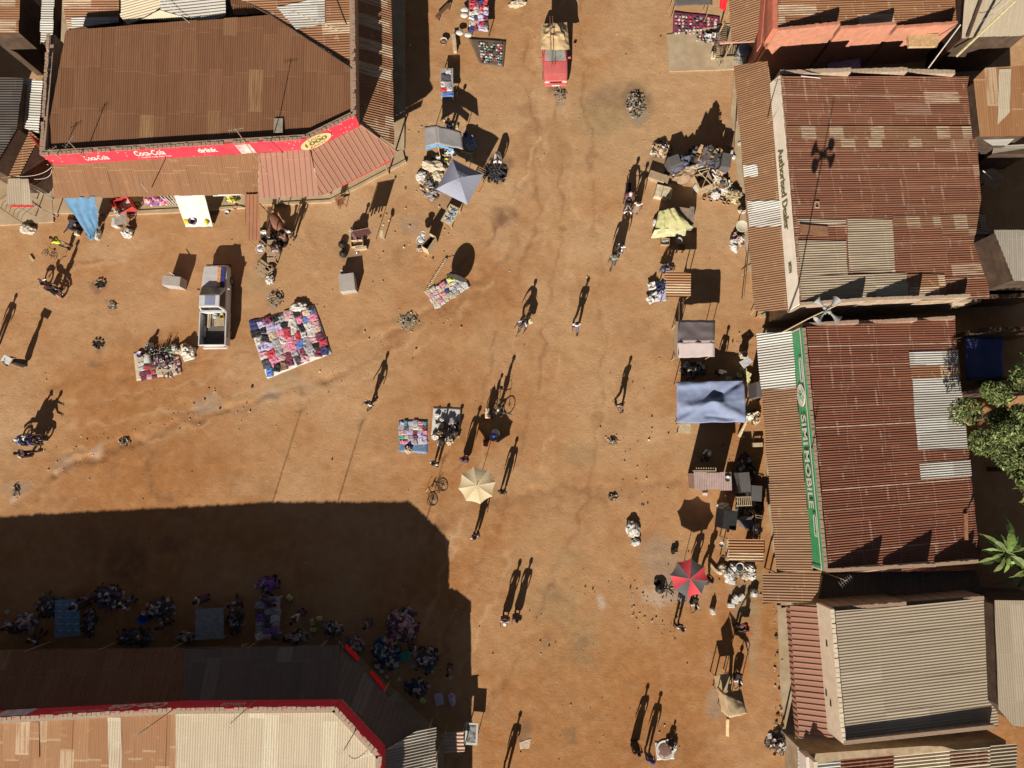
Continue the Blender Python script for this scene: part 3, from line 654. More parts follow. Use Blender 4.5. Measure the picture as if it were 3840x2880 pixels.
mb = MB(); mb.wall(g2(1273, 695, 3.0), g2(1464, 596, 3.0), .05, 2.75, 3.0); mb.build('sign_board', M('bright_red_board', (.85, .02, .03), .5, dirt=.05), A, world=True)
mb = MB()
for (x, y) in [(240, 742), (430, 738), (620, 730), (800, 728), (960, 728), (1190, 730), (1462, 610), (1470, 420), (1466, 240), (1462, 60)]:
    p = G(x, y, ZC1 - .06); p = p + (Vector((-1.0, 0, 0)) if x > 1464 or y < 500 else Vector((0, 1.2, 0)) if x < 1400 else Vector((-.6, .6, 0)))
    q = MB().tube((p.x, p.y, 0), (p.x, p.y, ZC1 + .1), .05); q.build('post', WOOD, A, world=True)
# hip cap and the strip of ridge at the corner
mb = MB(); mb.path([GP(1348, 466, plC3) + Z_ * .05, GP(1492, 572, plC3) + Z_ * .03], .05); mb.build('ridge_cap', PNK, A, world=True)
# leaning long sheet strip (brown ramp roof) over the path in front
# parapet marks, west red wall below
mb = MB(); mb.wall(off(pA[0], W0, pA[0], .04), off(W0, W0, pA[0], .04), .05, 2.2, 4.4, side=1); mb.build('side_board', PLR, A, world=True)
# ================================================================ B: shop with pale roof and red band, lower left (its face is in shade)
B = bld('corner_shop', 700, 2780, 'corner shop with cream and orange rusted roof whose red sign band lies in shade')
ZB = 5.72
pB = [g2(-900, 2745, ZB), g2(660, 2662, ZB), g2(1256, 2657, ZB), g2(1424, 2835, ZB), g2(1424, 3600, ZB)]
mb = MB()
for a, b in zip(pB, pB[1:]): mb.wall(a, b, .22, ZF - .02, ZB - .05, side=-1)
for i in range(4): crumble(mb, pB[i], pB[i + 1], ZB - .05, 0, seed=20 + i, h=.03)
mb.build('parapet', COPL, B, world=True)
body = MB(); body.prism(pB + [g2(-900, 3600, ZB)], -.1, ZF - .03); body.build('wall', PLA, B, world=True)
mb = MB(); eB = [off(p, pB[min(i + 1, 4)] if i < 4 else pB[4], pB[i] if i < 4 else pB[3], .05) for i, p in enumerate(pB)]
def segoff(a, b, k): return off(a, b, a, k), off(b, b, a, k)
bands = []
for i in range(4):
    a, b = segoff(pB[i], pB[i + 1], .05); bands.append((a, b)); mb.wall(a, b, .04, ZF, ZB - .03, side=-1)
SIGNB = mb.build('sign_band', REDF, B, world=True)
def textB(s, x0, x1, z, h, mat, seg=0, **kw):
    a, b = bands[seg]; p = onwall(a, b, x1, z); q = onwall(a, b, x0, z); d = (Vector(a) - Vector(b)).normalized(); n = Vector((d.y, -d.x))
    tb = MB(); sign_text(tb, s, (p.x + n.x * .012, p.y + n.y * .012, z), (d.x, d.y, 0), (0, 0, 1), h, (q - p).length, **kw); return tb.build('lettering', mat, SIGNB, world=True)
textB('Coca-Cola', 425, 636, 4.6, .8, WHT, shear=.35, bold=.02); textB('TASTE THE FEELING', 205, 395, 5.2, .22, WHT)
textB('Coca-Cola', 838, 925, 4.9, .6, WHT, seg=1, shear=.35)
mb = MB(); a, b = bands[0]; p = onwall(a, b, 10, 4.8); q = onwall(a, b, 128, 4.8); mb.wall(p, q, .03, 4.5, 5.5, side=1); mb.build('poster', M('pale_blue_poster', (.6, .6, .7)), SIGNB, world=True)
plB = plane_of([(100, 2700, 5.5), (1200, 2680, 5.5), (700, 2880, 5.25)])
RoofB = roof_part('roof', [(-900, 2740), (658, 2672), (658, 3600), (-900, 3600)], plB, (0.03, 1, 0), RO, B, pitch=.13, amp=.008, seed=12, panel=.8)
roof_part('roof', [(658, 2672), (1252, 2670), (1412, 2840), (1412, 3600), (658, 3600)], plB, (0.03, 1, 0), CRM, B, pitch=.13, amp=.014, seed=13)
roof_part('roof_sheet', [(404, 2690), (455, 2690), (462, 2960), (412, 2960)], plB, (0.03, 1, 0), CRM, RoofB, pitch=.13, amp=.012, lift=.03, seed=14)
roof_part('roof_sheet', [(12, 2706), (148, 2704), (150, 2845), (12, 2845)], plB, (0.03, 1, 0), RO, RoofB, pitch=.13, amp=.006, lift=.03, seed=15)
plBc = plane_of([(0, 2665, ZC0), (1200, 2640, ZC0), (600, 2428, ZC1)])
roof_part('canopy', [(-900, 2690), (690, 2640), (690, 2432), (-900, 2460)], plBc, (0, 1, 0), RA, B, pitch=.12, amp=.014, seed=16)
roof_part('canopy', [(690, 2640), (1266, 2632), (1280, 2420), (690, 2436)], plBc, (0, 1, 0), DGY, B, prof='ibr', pitch=.3, amp=.03, seed=17)
plBc2 = plane_of([(1266, 2632, ZC0), (1430, 2800, ZC0), (1560, 2735, ZC1)])
roof_part('canopy', [(1266, 2632), (1280, 2420), (1565, 2738), (1446, 2812)], plBc2, GP(1360, 2580, plBc2) - GP(1330, 2710, plBc2) + Vector((.8, .9, 0)), DGY, B, prof='ibr', pitch=.3, amp=.03, seed=18)
plBc3 = plane_of([(1446, 2812, ZC0), (1446, 3000, ZC0), (1634, 2800, ZC1 + .2)])
roof_part('canopy', [(1446, 2812), (1565, 2738), (1634, 2726), (1640, 3600), (1446, 3600)], plBc3, (1, .06, 0), GRY, B, pitch=.15, amp=.026, seed=19)
for (x, y) in [(60, 2436), (330, 2436), (600, 2436), (900, 2430), (1180, 2426), (1290, 2440), (1430, 2590), (1600, 2740), (1630, 2850)]:
    p = G(x, y, ZC1 - .1); MB().tube((p.x, p.y - .3, 0), (p.x, p.y - .3, ZC1), .05).build('post', WOOD, B, world=True)
for (p0, p1) in [((1290, 2425), (1340, 2480)), ((1385, 2525), (1440, 2590))]:
    MB().wall(g2(*p0, 3.0), g2(*p1, 3.0), .05, 2.4, 3.05).build('hanging_sign', M('bright_red_board', (.85, .02, .03), .5, dirt=.05), B, world=True)
# ================================================================ right-hand row
def shop_row(root, top, bot, zt, zf, canopy_pts, canopy_z, canopy_mats, roof_pts, roof_z, roof_mat_, sign_mat, wallmat=PLA, seed=0, rp=.145, ramp_=.022, cope=COPE, signt=.05):
    """top/bot: pixel ends of the sign head line; roof falls away to the east"""
    a = g2(*top, zt); b = g2(*bot, zt)
    mb = MB(); mb.wall(a, b, .2, zf - .02, zt - .04, side=1); crumble(mb, (a[0] + .1, a[1]), (b[0] + .1, b[1]), zt - .04, 0, seed=seed, h=.03); mb.build('parapet', cope, root, world=True)
    s = MB(); s.wall((a[0] - .05, a[1]), (b[0] - .05, b[1]), signt, zf, zt - .02, side=1); sg = s.build('sign_band', sign_mat, root, world=True)
    return a, b, sg
# ---- C: "Authorised Dealer"
C = bld('phone_shop', 3280, 700, 'shop with long red rusted roof and cream sign band in brown lettering')
CZ = 5.5
CZ = 5.15; ca = g2(2925, 282, CZ); cb = g2(3001, 1140, CZ); LN = Vector((.30, 0, .95)).normalized()
mb = MB(); mb.wall(ca, cb, .2, 4.2, CZ - .04, side=1); crumble(mb, (ca[0] + .1, ca[1]), (cb[0] + .1, cb[1]), CZ - .04, 0, seed=31, h=.03); mb.build('parapet', COPE, C, world=True)
q0 = g2(2887, 312, 4.22); q1 = g2(2956, 1166, 4.22); mb = MB(); mb.hexa([(q0[0], q0[1], 4.22), (q1[0], q1[1], 4.22), (q1[0] + .08, q1[1], 4.22), (q0[0] + .08, q0[1], 4.22)], [(ca[0] - .03, ca[1], CZ - .03), (cb[0] - .03, cb[1], CZ - .03), (cb[0] + .02, cb[1], CZ - .03), (ca[0] + .02, ca[1], CZ - .03)]); SIGNC = mb.build('sign_band', CRF, C, world=True)
def textC(s, y0, y1, v, h, mat, **kw):
    A0, B0, A1, B1 = [Vector(p) for p in ((q0[0], q0[1], 4.22), (q1[0], q1[1], 4.22), (ca[0] - .03, ca[1], CZ - .03), (cb[0] - .03, cb[1], CZ - .03))]
    a = A0.lerp(A1, v); b = B0.lerp(B1, v)
    def at(y):
        lo, hi = 0, 1
        for _ in range(30):
            m = (lo + hi) / 2
            if proj(a.lerp(b, m))[1] < y: lo = m
            else: hi = m
        return a.lerp(b, lo)
    p = at(y0); q = at(y1); up = (A1 - A0); up -= (q - p).normalized() * up.dot((q - p).normalized()); n = (q - p).cross(up).normalized(); n = n if n.x < 0 else -n
    tb = MB(); sign_text(tb, s, p + n * .012, q - p, up, h, (q - p).length, **kw); return tb.build('lettering', mat, SIGNC, world=True)
def textW(root, a, b, s, y0, y1, z, h, mat, **kw):
    """west face: reads from north to south, tops up"""
    a = Vector(a); b = Vector(b); p = projy(a, b, y0, z); q = projy(a, b, y1, z); d = (q - p).normalized(); n = Vector((d.y, -d.x))
    n = n if n.x < 0 else -n
    tb = MB(); sign_text(tb, s, (p.x + n.x * .115, p.y + n.y * .115, z), (d.x, d.y, 0), (0, 0, 1), h, (q - p).length, **kw); return tb.build('lettering', mat, root, world=True)
textC('Authorised Dealer', 566, 868, .25, .50, OLV, bold=.015)
textC('MTN', 988, 1026, .35, .28, OLV, bold=.02)
plCr = plane_of([(2940, 300, 5.15), (2998, 1120, 5.15), (3640, 640, 2.9)])
RoofC = roof_part('roof', [(2930, 287), (3636, 287), (3664, 560), (3690, 850), (3712, 1120), (3000, 1142)], plCr, (1, .09, 0), RC, C, pitch=.135, amp=.016, seed=32)
for pts, mt, sd_ in [([(2992, 903), (3172, 903), (3176, 1030), (2998, 1030)], ZT, 33), ([(3176, 822), (3345, 822), (3356, 1022), (3182, 1022)], ZT, 34), ([(2998, 1032), (3400, 1026), (3404, 1118), (3003, 1128)], ZT, 35), ([(3525, 806), (3692, 803), (3702, 880), (3532, 882)], RS, 36), ([(3346, 812), (3524, 808), (3528, 852), (3350, 856)], RS, 44), ([(3402, 1030), (3540, 1028), (3550, 1110), (3406, 1114)], RB, 37), ([(2986, 822), (3170, 822), (3172, 842), (2988, 842)], ZT, 38), ([(2950, 474), (3640, 474), (3645, 520), (2954, 520)], RS, 39), ([(3100, 522), (3560, 522), (3562, 552), (3102, 552)], RS, 43)]:
    roof_part('roof_sheet', pts, plCr, (1, .09, 0), mt, RoofC, pitch=.135, amp=.017, lift=.035, seed=sd_)
p = GP(3050, 865, plCr); MB().box((p.x, p.y, p.z + .10), (1.75, .55, .04), 0, ry=math.atan2(2.25, 10.5)).build('roof_sheet', M('flat_rust_plate', (.36, .18, .1)), RoofC, world=True)
mb = MB(); p = GP(3062, 769, plCr)
for dx, dy, sx, sy in ((-.11, 0, .03, .34), (.11, 0, .03, .34), (0, .17, .22, .03), (0, -.17, .22, .03)): mb.box((p.x + dx, p.y + dy, p.z + .06), (sx, sy, .06), ry=.2)
mb.build('vent_frame', PALEW, RoofC, world=True)
def stepped(root, pts, base_pl, mat, t=.2, z0=2.0, seed=0, side=1, nm='gable_wall'):
    """stepped gable: pts = (px,py,px2,py2,ztop) runs"""
    mb = MB()
    for (x0, y0, x1, y1, z) in pts:
        a = g2(x0, y0, z); b = g2(x1, y1, z); mb.wall(a, b, t, z0, z, side=side); crumble(mb, (a[0], a[1] + t * .5 * side), (b[0], b[1] + t * .5 * side), z, 0, t=t * .9, seed=seed + int(x0), h=.03)
    return mb.build(nm, mat, root, world=True)
stepped(C, [(3003, 1146, 3252, 1128, 5.20), (3252, 1128, 3470, 1120, 4.55), (3470, 1122, 3640, 1114, 3.75)], plCr, COPL, seed=51)
stepped(C, [(2926, 280, 3192, 270, 4.85), (3194, 274, 3404, 268, 4.05), (3404, 274, 3582, 278, 3.35)], plCr, COPL, seed=54, t=.28)
body = MB(); body.prism([g2(2935, 290, 5), g2(3640, 290, 3), g2(3700, 1125, 3), g2(3005, 1140, 5)], -.1, [4.2, 2.5, 2.5, 4.2]); body.build('wall', PLA, C, world=True)
plCc = plane_of([(2888, 312, 4.2), (2955, 1165, 4.2), (2790, 700, 3.1)])
roof_part('canopy', [(2752, 247), (2878, 228), (2890, 312), (2958, 1163), (2830, 1168)], plCc, (1, .02, 0), RK, C, pitch=.135, amp=.015, seed=40)
for pts, sd_ in [([(2786, 620), (2840, 618), (2845, 664), (2790, 664)], 41), ([(2802, 756), (2926, 752), (2934, 848), (2810, 852)], 42)]:
    roof_part('roof_sheet', pts, plCc, (1, .02, 0), ZN, C, pitch=.135, amp=.02, lift=.035, seed=sd_)
for (x, y) in [(2760, 260), (2778, 520), (2800, 760), (2820, 1000), (2830, 1150)]:
    p = G(x, y, 3.05); MB().tube((p.x + 1.1, p.y, 0), (p.x + 1.1, p.y, 3.1), .05).build('post', WOOD, C, world=True)
# ---- D: green sign
D = bld('phone_shop', 3340, 1700, 'shop with red rusted roof, pale patch sheets and green sign band in white lettering')
DZ = 5.5
da, db, SIGND = shop_row(D, (3008, 1228), (3092, 2140), DZ, 4.2, None, None, None, None, None, None, GRN, seed=61)
textW(SIGND, da, db, 'SIMI', 1556, 1668, 4.55, .62, WHT, bold=.015); textW(SIGND, da, db, 'MOBILE', 1690, 1905, 4.55, .62, WHT, bold=.015)
dd_ = (Vector(db) - Vector(da)).normalized(); nW = Vector((dd_.y, -dd_.x)); nW = nW if nW.x < 0 else -nW
tb = MB()
for (y0, y1) in ((1343, 1428), (1930, 2006)):
    for z in (4.95, 5.22):
        p = projy(da, db, y0, z); q = projy(da, db, y1, z); tb.wall((p.x + nW.x * .12, p.y + nW.y * .12), (q.x + nW.x * .12, q.y + nW.y * .12), .015, z, z + .07)
    for yy in (y0, y1):
        p = projy(da, db, yy, 5.0); q = p + dd_ * .07; tb.wall((p.x + nW.x * .12, p.y + nW.y * .12), (q.x + nW.x * .12, q.y + nW.y * .12), .015, 4.95, 5.29)
p = projy(da, db, 1229, 5.4); tb.wall((da[0] + nW.x * .12, da[1] + nW.y * .12), (db[0] + nW.x * .12, db[1] + nW.y * .12), .015, 5.40, 5.47)
tb.wall((db[0] + nW.x * .12, db[1] + nW.y * .12), (db[0] - dd_.x * .07 + nW.x * .12, db[1] - dd_.y * .07 + nW.y * .12), .015, 4.2, 5.4)
tb.wall((da[0] + nW.x * .12, da[1] + nW.y * .12), (da[0] + dd_.x * .07 + nW.x * .12, da[1] + dd_.y * .07 + nW.y * .12), .015, 4.2, 5.4)
tb.build('painted_lines', WHT, SIGND, world=True)
p = projy(da, db, 1482, 4.8); c0 = Vector((p.x + nW.x * .115, p.y + nW.y * .115, 4.82)); dv = Vector((dd_.x, dd_.y, 0))
ov = MB(); ov.lathe(c0, [(.50, -.02), (.50, .01)], 28, axis=(nW.x, nW.y, 0)); ov.v = [c0 + (v - c0) + dv * ((v - c0).dot(dv)) * .25 for v in ov.v]; ov.build('emblem', WHT, SIGND, world=True)
tb = MB(); nv = Vector((nW.x, nW.y, 0)); up = Z_
def bar(c, a, b_, w_): 
    a = c0 + dv * a[0] + up * a[1] + nv * .018; b_ = c0 + dv * b_[0] + up * b_[1] + nv * .018; tb.tube(a, b_, w_, n=4)
bar(c0, (-.22, 0), (.22, 0), .035); bar(c0, (0, -.16), (0, .16), .035)
for sx in (-1, 1):
    for sy in (-1, 1):
        bar(c0, (sx * .16, sy * .12), (sx * .34, sy * .2), .02); bar(c0, (sx * .08, sy * .24), (sx * .2, sy * .36), .02)
tb.build('emblem_mark', GRN, SIGND, world=True)
plDr = plane_of([(3022, 1240, 5.1), (3100, 2130, 5.1), (3620, 1700, 2.9)])
RoofD = roof_part('roof', [(3016, 1226), (3581, 1193), (3592, 1371), (3631, 1687), (3664, 1985), (3684, 2140), (3100, 2146)], plDr, (1, .06, 0), RD, D, pitch=.135, amp=.017, seed=62)
for pts, mt, sd_ in [([(3408, 1322), (3590, 1312), (3596, 1368), (3412, 1378)], ZN, 63), ([(3420, 1422), (3598, 1412), (3626, 1682), (3440, 1690)], ZN, 64), ([(3446, 1740), (3636, 1726), (3642, 1784), (3452, 1798)], ZN, 65), ([(3414, 1376), (3596, 1368), (3600, 1416), (3418, 1424)], RB, 66)]:
    roof_part('roof_sheet', pts, plDr, (1, .06, 0), mt, RoofD, pitch=.135, amp=.018, lift=.035, seed=sd_)
stepped(D, [(3100, 2146, 3316, 2136, 5.15), (3316, 2134, 3510, 2126, 4.5), (3510, 2124, 3670, 2112, 3.75)], plDr, COPE, seed=71)
stepped(D, [(3010, 1224, 3220, 1212, 4.9), (3220, 1216, 3440, 1203, 4.05), (3440, 1206, 3582, 1196, 3.25)], plDr, COPE, seed=74)
p = GP(3617, 1975, plDr); MB().box((p.x, p.y, p.z + .1), (.2, 1.45, .12), -.05).build('plank', M('brown_board', (.36, .17, .09)), RoofD, world=True)
body = MB(); body.prism([g2(3018, 1232, 5), g2(3585, 1200, 3), g2(3668, 2115, 3), g2(3096, 2140, 5)], -.1, [4.15, 2.5, 2.5, 4.15]); body.build('wall', PLA, D, world=True)
plDc = plane_of([(2973, 1240, 4.15), (3047, 2121, 4.15), (2860, 1600, 3.1)])
roof_part('canopy', [(2854, 1460), (2986, 1454), (3048, 2120), (3050, 2140), (2912, 2150)], plDc, (1, .06, 0), RK, D, pitch=.135, amp=.016, seed=77)
roof_part('canopy', [(2835, 1252), (2973, 1240), (2988, 1456), (2854, 1462)], plDc, (1, .06, 0), ZN, D, pitch=.15, amp=.026, seed=78)
plDd = plane_of([(3060, 2140, 3.9), (3070, 2250, 3.9), (2870, 2200, 3.1)])
roof_part('canopy', [(2858, 2150), (3080, 2138), (3070, 2215), (3040, 2258), (2862, 2264)], plDd, (1, .03, 0), RK, D, pitch=.15, amp=.017, seed=79)
for (x, y) in [(2845, 1270), (2862, 1480), (2880, 1700), (2898, 1900), (2866, 2160), (2870, 2250)]:
    p = G(x, y, 3.05); MB().tube((p.x + 1.1, p.y, 0), (p.x + 1.1, p.y, 3.1), .05).build('post', WOOD, D, world=True)
# ---- F: beige roof, ribbed pink canopy
F_ = bld('plastered_shop', 3430, 2500, 'plastered shop with striped grey-beige roof and curved pink ribbed canopy')
FZ = 5.7
fa, fb_ = g2(3114, 2284, FZ), g2(3158, 2787, FZ)
mb = MB(); mb.wall(fa, fb_, .22, 4.0, FZ - .04, side=1); crumble(mb, (fa[0] + .1, fa[1]), (fb_[0] + .1, fb_[1]), FZ - .04, 0, seed=81, h=.04)
fp = mb.build('parapet', M('beige_plaster', (.86, .72, .54), .85, .08, 3, bump=.15, dirt=.25, dirtcol=(.4, .3, .15)), F_, world=True)
mb = MB()
for yy, z in ((2413, 4.9), (2637, 4.75), (2598, 4.3)):
    p = projy(fa, fb_, yy, z); mb.box((p.x - .0, p.y, z), (.05, .3, .14))
mb.build('vent_opening', M('dark_void', (.02, .015, .012)), fp, world=True)
plFr = plane_of([(3125, 2292, 5.4), (3158, 2778, 5.4), (3720, 2500, 4.3)])
roof_part('roof', [(3124, 2291), (3658, 2255), (3700, 2240), (3712, 2380), (3732, 2560), (3744, 2722), (3710, 2724), (3156, 2782)], plFr, (1, .07, 0), BGE, F_, pitch=.15, amp=.011, jag=.02, seed=82)
mb = MB(); a = g2(3158, 2788, 5.5); b = g2(3722, 2728, 4.6); mb.wall(a, b, .2, 2.0, 5.72, 4.78, side=1); mb.build('gable_wall', COPE, F_, world=True); stepped(F_, [(3120, 2290, 3400, 2270, 5.15), (3400, 2270, 3690, 2248, 4.4)], plFr, COPE, seed=86)
body = MB(); body.prism([g2(3124, 2290, 5.2), g2(3700, 2245, 4.2), g2(3738, 2720, 4.2), g2(3160, 2782, 5.2)], -.1, [4.0, 3.8, 3.8, 4.0]); body.build('wall', PLA, F_, world=True)
plFc = plane_of([(3071, 2268, 4.0), (3095, 2620, 4.0), (2960, 2400, 3.3)])
# canopy with rolled-down outer edge
o1 = roof_part('canopy', [(2962, 2268), (3071, 2268), (3098, 2620), (3126, 2768), (2998, 2768), (2980, 2560)], plFc, (1, .015, 0), PNK, F_, prof='ibr', pitch=.30, amp=.04, jag=.0, wob=0, seed=87)
plFc2 = plane_of([(2962, 2268, 3.3), (2998, 2768, 3.3), (2962, 2500, 2.9)])
roof_part('canopy', [(2948, 2270), (2964, 2268), (2982, 2560), (3000, 2768), (2984, 2770), (2966, 2560)], plFc2, (1, .015, 0), PNK, F_, prof='ibr', pitch=.30, amp=.04, jag=.0, wob=0, seed=87)
for (x, y) in [(2955, 2290), (2965, 2450), (2975, 2600), (2988, 2750)]:
    p = G(x, y, 2.9); MB().tube((p.x + 1.1, p.y, 0), (p.x + 1.1, p.y, 3.3), .05).build('post', STEEL, F_, world=True)
# ---- G: roof at the bottom edge
G_ = bld('low_shop', 3400, 2860, 'low shop with rusted and zinc roof and white fascia at the lower right corner')
plG = plane_of([(3060, 2870, 4.6), (3800, 2795, 4.0), (3400, 2960, 4.4)])
for pts, mt, sd_ in [([(3054, 2866), (3152, 2850), (3154, 3000), (3050, 3000)], ZN, 90), ([(3152, 2848), (3352, 2832), (3354, 3000), (3154, 3000)], RC, 91), ([(3352, 2834), (3712, 2800), (3712, 3000), (3354, 3000)], CRM, 92), ([(3712, 2796), (3811, 2787), (3814, 3000), (3712, 3000)], BGE, 93)]:
    roof_part('roof', pts, plG, (1, .07, 0), mt, G_, pitch=.17, amp=.028, seed=sd_)
roof_part('roof_sheet', [(3560, 2822), (3700, 2815), (3702, 2868), (3562, 2872)], plG, (1, .07, 0), RC, G_, pitch=.17, amp=.028, lift=.03, seed=94)
a, b = g2(3051, 2858, 4.7), g2(3062, 3020, 4.7)
MB().wall(a, b, .2, 3.2, 4.7, side=1).build('parapet', M('beige_plaster', (.62, .50, .36)), G_, world=True)
MB().wall((a[0] - .2, a[1] + .05), (b[0] - .2, b[1]), .18, 3.2, 4.2, side=1).build('fascia', WHT, G_, world=True)
plGc = plane_of([(3040, 2850, 3.2), (3050, 3000, 3.2), (2984, 2900, 2.9)])
roof_part('canopy', [(2990, 2800), (3045, 2852), (3060, 3010), (3000, 3010)], plGc, (1, .05, 0), ZN, G_, pitch=.2, amp=.01, seed=95)
body = MB(); body.prism([g2(3058, 2866, 4.4), g2(3806, 2795, 3.8), g2(3810, 3020, 3.8), g2(3066, 3020, 4.4)], -.1, 3.1); body.build('wall', PLA, G_, world=True)
plGd = plane_of([(2940, 2768, 2.5), (3150, 2800, 2.7), (3030, 2850, 2.6)])
for i, (x, y) in enumerate([(2995, 2810), (3080, 2860)]):
    p = G(x, y, 2.9); MB().tube((p.x + .1, p.y, 0), (p.x + .1, p.y, 2.9), .05).build('post', STEEL, G_, world=True)
# dark lower roof between F and D and between F and G
DK = bld('lean_to', 3330, 2210, 'dark low lean-to roof in the gap below the green sign shop', 'shed')
plDK = plane_of([(3080, 2160, 3.0), (3060, 2260, 3.0), (3700, 2200, 2.6)])
roof_part('roof', [(3086, 2155), (3660, 2128), (3690, 2236), (3120, 2276), (3066, 2256)], plDK, (0, 1, 0), DGY, DK, pitch=.14, amp=.02, seed=96)
MB().prism([g2(3100, 2165, 3), g2(3650, 2138, 2.7), g2(3680, 2226, 2.7), g2(3120, 2262, 3)], -.1, 2.5).build('wall', PLA, DK, world=True)
# ---- E: salmon building, top right
E = bld('salmon_shop', 3240, 60, 'salmon painted shop with stepped gable wall and brown sheet roof at the upper right')
EZ = 5.6
plE = plane_of([(2915, -80, 5.1), (2915, 90, 5.1), (3560, 0, 3.2)])
RoofE = roof_part('roof', [(2912, -120), (3575, -120), (3588, 84), (2912, 102)], plE, (1, .14, 0), RB, E, pitch=.145, amp=.018, seed=101)
stepped(E, [(2912, 104, 3150, 80, 5.25), (3150, 98, 3360, 80, 4.65), (3360, 96, 3590, 78, 3.95)], plE, PINKW, seed=103, z0=0, side=-1)
mb = MB(); a, b = g2(2897, -100, 5.6), g2(2897, 108, 5.6); mb.wall(a, b, .3, 4.2, 5.6, side=1); mb.build('parapet', M('salmon_front', (.66, .2, .13), .8, .15, 3), E, world=True)
MB().prism([g2(2905, -120, 5), g2(3570, -120, 4), g2(3575, 100, 3.6), g2(2905, 105, 5)], -.1, [4.3, 2.8, 2.8, 4.3]).build('wall', PINKW, E, world=True)
plEc = plane_of([(2880, 20, 4.2), (2876, 140, 4.2), (2750, 80, 3.2)])
roof_part('canopy', [(2728, -100), (2870, -100), (2862, 60), (2828, 156), (2742, 158)], plEc, (1, .0, 0), RK, E, pitch=.15, amp=.024, seed=104)
mb = MB(); a, b = g2(2876, -100, 4.9), g2(2852, 168, 4.6); mb.wall(a, b, .05, 3.9, 4.9, 4.6, side=1); mb.build('fascia', M('salmon_front', (.66, .2, .13)), E, world=True)
MB().wall(g2(2700, 160, 3.0), g2(2830, 152, 3.0), .1, 2.9, 3.02).build('edge_board', M('pink_board', (.62, .35, .28)), E, world=True)
MB().prism([g2(3405, 126, 3.2), g2(3520, 126, 3.2), g2(3518, 172, 3.2), g2(3410, 174, 3.2)], 3.0, 3.2).build('projecting_slab', M('yellowish_board', (.6, .42, .22)), E, world=True)
for (x, y) in [(2736, 30), (2745, 150)]:
    p = G(x, y, 3.0); MB().tube((p.x + .1, p.y, 0), (p.x + .1, p.y, 3.1), .05).build('post', WOOD, E, world=True)
# ---- back-yard roofs on the right edge and around the upper left
def shed(name, label, pts, zs, d, mat, base=None, prof='sine', pitch=.14, amp=.02, seed=0, wallm=SHADEW, cat='shed', wall=True):
    """pts px polygon, zs = heights of three of its corners (indices 0,1,2)"""
    pl = plane_of([(pts[i][0], pts[i][1], zs[i]) for i in range(3)])
    c = G(sum(p[0] for p in pts) / len(pts), sum(p[1] for p in pts) / len(pts), 0)
    r = empty(name, c, 0, label, cat)
    roof_part('roof', pts, pl, d, mat, r, prof=prof, pitch=pitch, amp=amp, seed=seed)
    if wall:
        W = [GP(x, y, pl) for x, y in pts]; cc = sum(W, Vector()) / len(W)
        q = [cc + (p_ - cc) * .93 for p_ in W]
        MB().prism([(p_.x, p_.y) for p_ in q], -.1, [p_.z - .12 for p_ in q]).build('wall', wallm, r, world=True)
    return r, pl
shed('neighbour_house', 'house with pale cream sheet roof behind the salmon shop at the upper right corner', [(3622, -60), (3605, 143), (3860, 132), (3900, -60)], (4.2, 4.0, 4.0), (.2, 1, 0), CRM, prof='ibr', pitch=.3, amp=.02, seed=111, cat='building')
r, pl = shed('neighbour_house', 'house with patchy orange and cream flat sheets beside the long red roof', [(3650, 300), (3696, 254), (3860, 243), (3870, 508), (3674, 512)], (3.6, 3.6, 3.6), (0, 1, 0), RO, prof='sine', pitch=.14, amp=.006, seed=112, cat='building')
roof_part('roof_sheet', [(3745, 262), (3790, 260), (3785, 420), (3740, 470)], pl, (0, 1, 0), CRM, r, pitch=.14, amp=.006, lift=.03, seed=113)
shed('lean_to', 'white sheet lean-to below the orange and cream roof at the right edge', [(3676, 517), (3820, 508), (3776, 546), (3722, 546)], (2.8, 2.8, 2.8), (1, 0, 0), ZN, prof='ibr', pitch=.5, amp=.01, seed=114)
shed('lean_to', 'grey-green flat lean-to roof at the right edge under the white one', [(3726, 548), (3860, 540), (3870, 575), (3720, 576)], (2.4, 2.4, 2.4), (1, 0, 0), GRY, prof='ibr', pitch=.5, amp=.01, seed=115)
shed('yard_store', 'tan ribbed sheet store roof at the right edge behind the long red roof', [(3726, 863), (4060, 857), (4060, 1052), (3802, 1054)], (5.0, 5.0, 5.0), (.06, 1, 0), GRY, pitch=.12, amp=.016, seed=116)
shed('neighbour_house', 'house with smooth beige roof behind the striped grey-beige roof', [(3728, 2251), (4100, 2255), (4120, 2724), (3800, 2724), (3744, 2659)], (5.4, 5.4, 5.4), (0, 1, 0), BGE, pitch=.12, amp=.008, seed=117, cat='building')
# upper-left neighbours
r, pl = shed('market_house', 'house with folded pale cream hipped roof above the corner shop', [(452, -60), (452, 60), (480, 92), (600, 38), (610, -60)], (6.0, 5.6, 5.5), (1, .25, 0), CRM, prof='sine', pitch=.14, amp=.016, seed=121, cat='building')
pl2 = plane_of([(600, 38, 6.1), (610, -60, 6.3), (845, 60, 5.6)])
roof_part('roof', [(602, -60), (600, 36), (735, 74), (800, 76), (845, 58), (845, -60)], pl2, (1, .18, 0), ZN, r, pitch=.17, amp=.03, seed=122)
pl3 = plane_of([(600, 38, 6.1), (480, 92, 5.5), (720, 80, 5.5)])
roof_part('roof', [(480, 94), (600, 38), (735, 76), (540, 72)], pl3, (0, 1, 0), CRM, r, pitch=.14, amp=.01, seed=123)
MB().prism([g2(470, -60, 5.4), g2(830, -60, 5.4), g2(830, 55, 5.4), g2(480, 60, 5.4)], -.1, 5.1).build('wall', PLA, r, world=True)
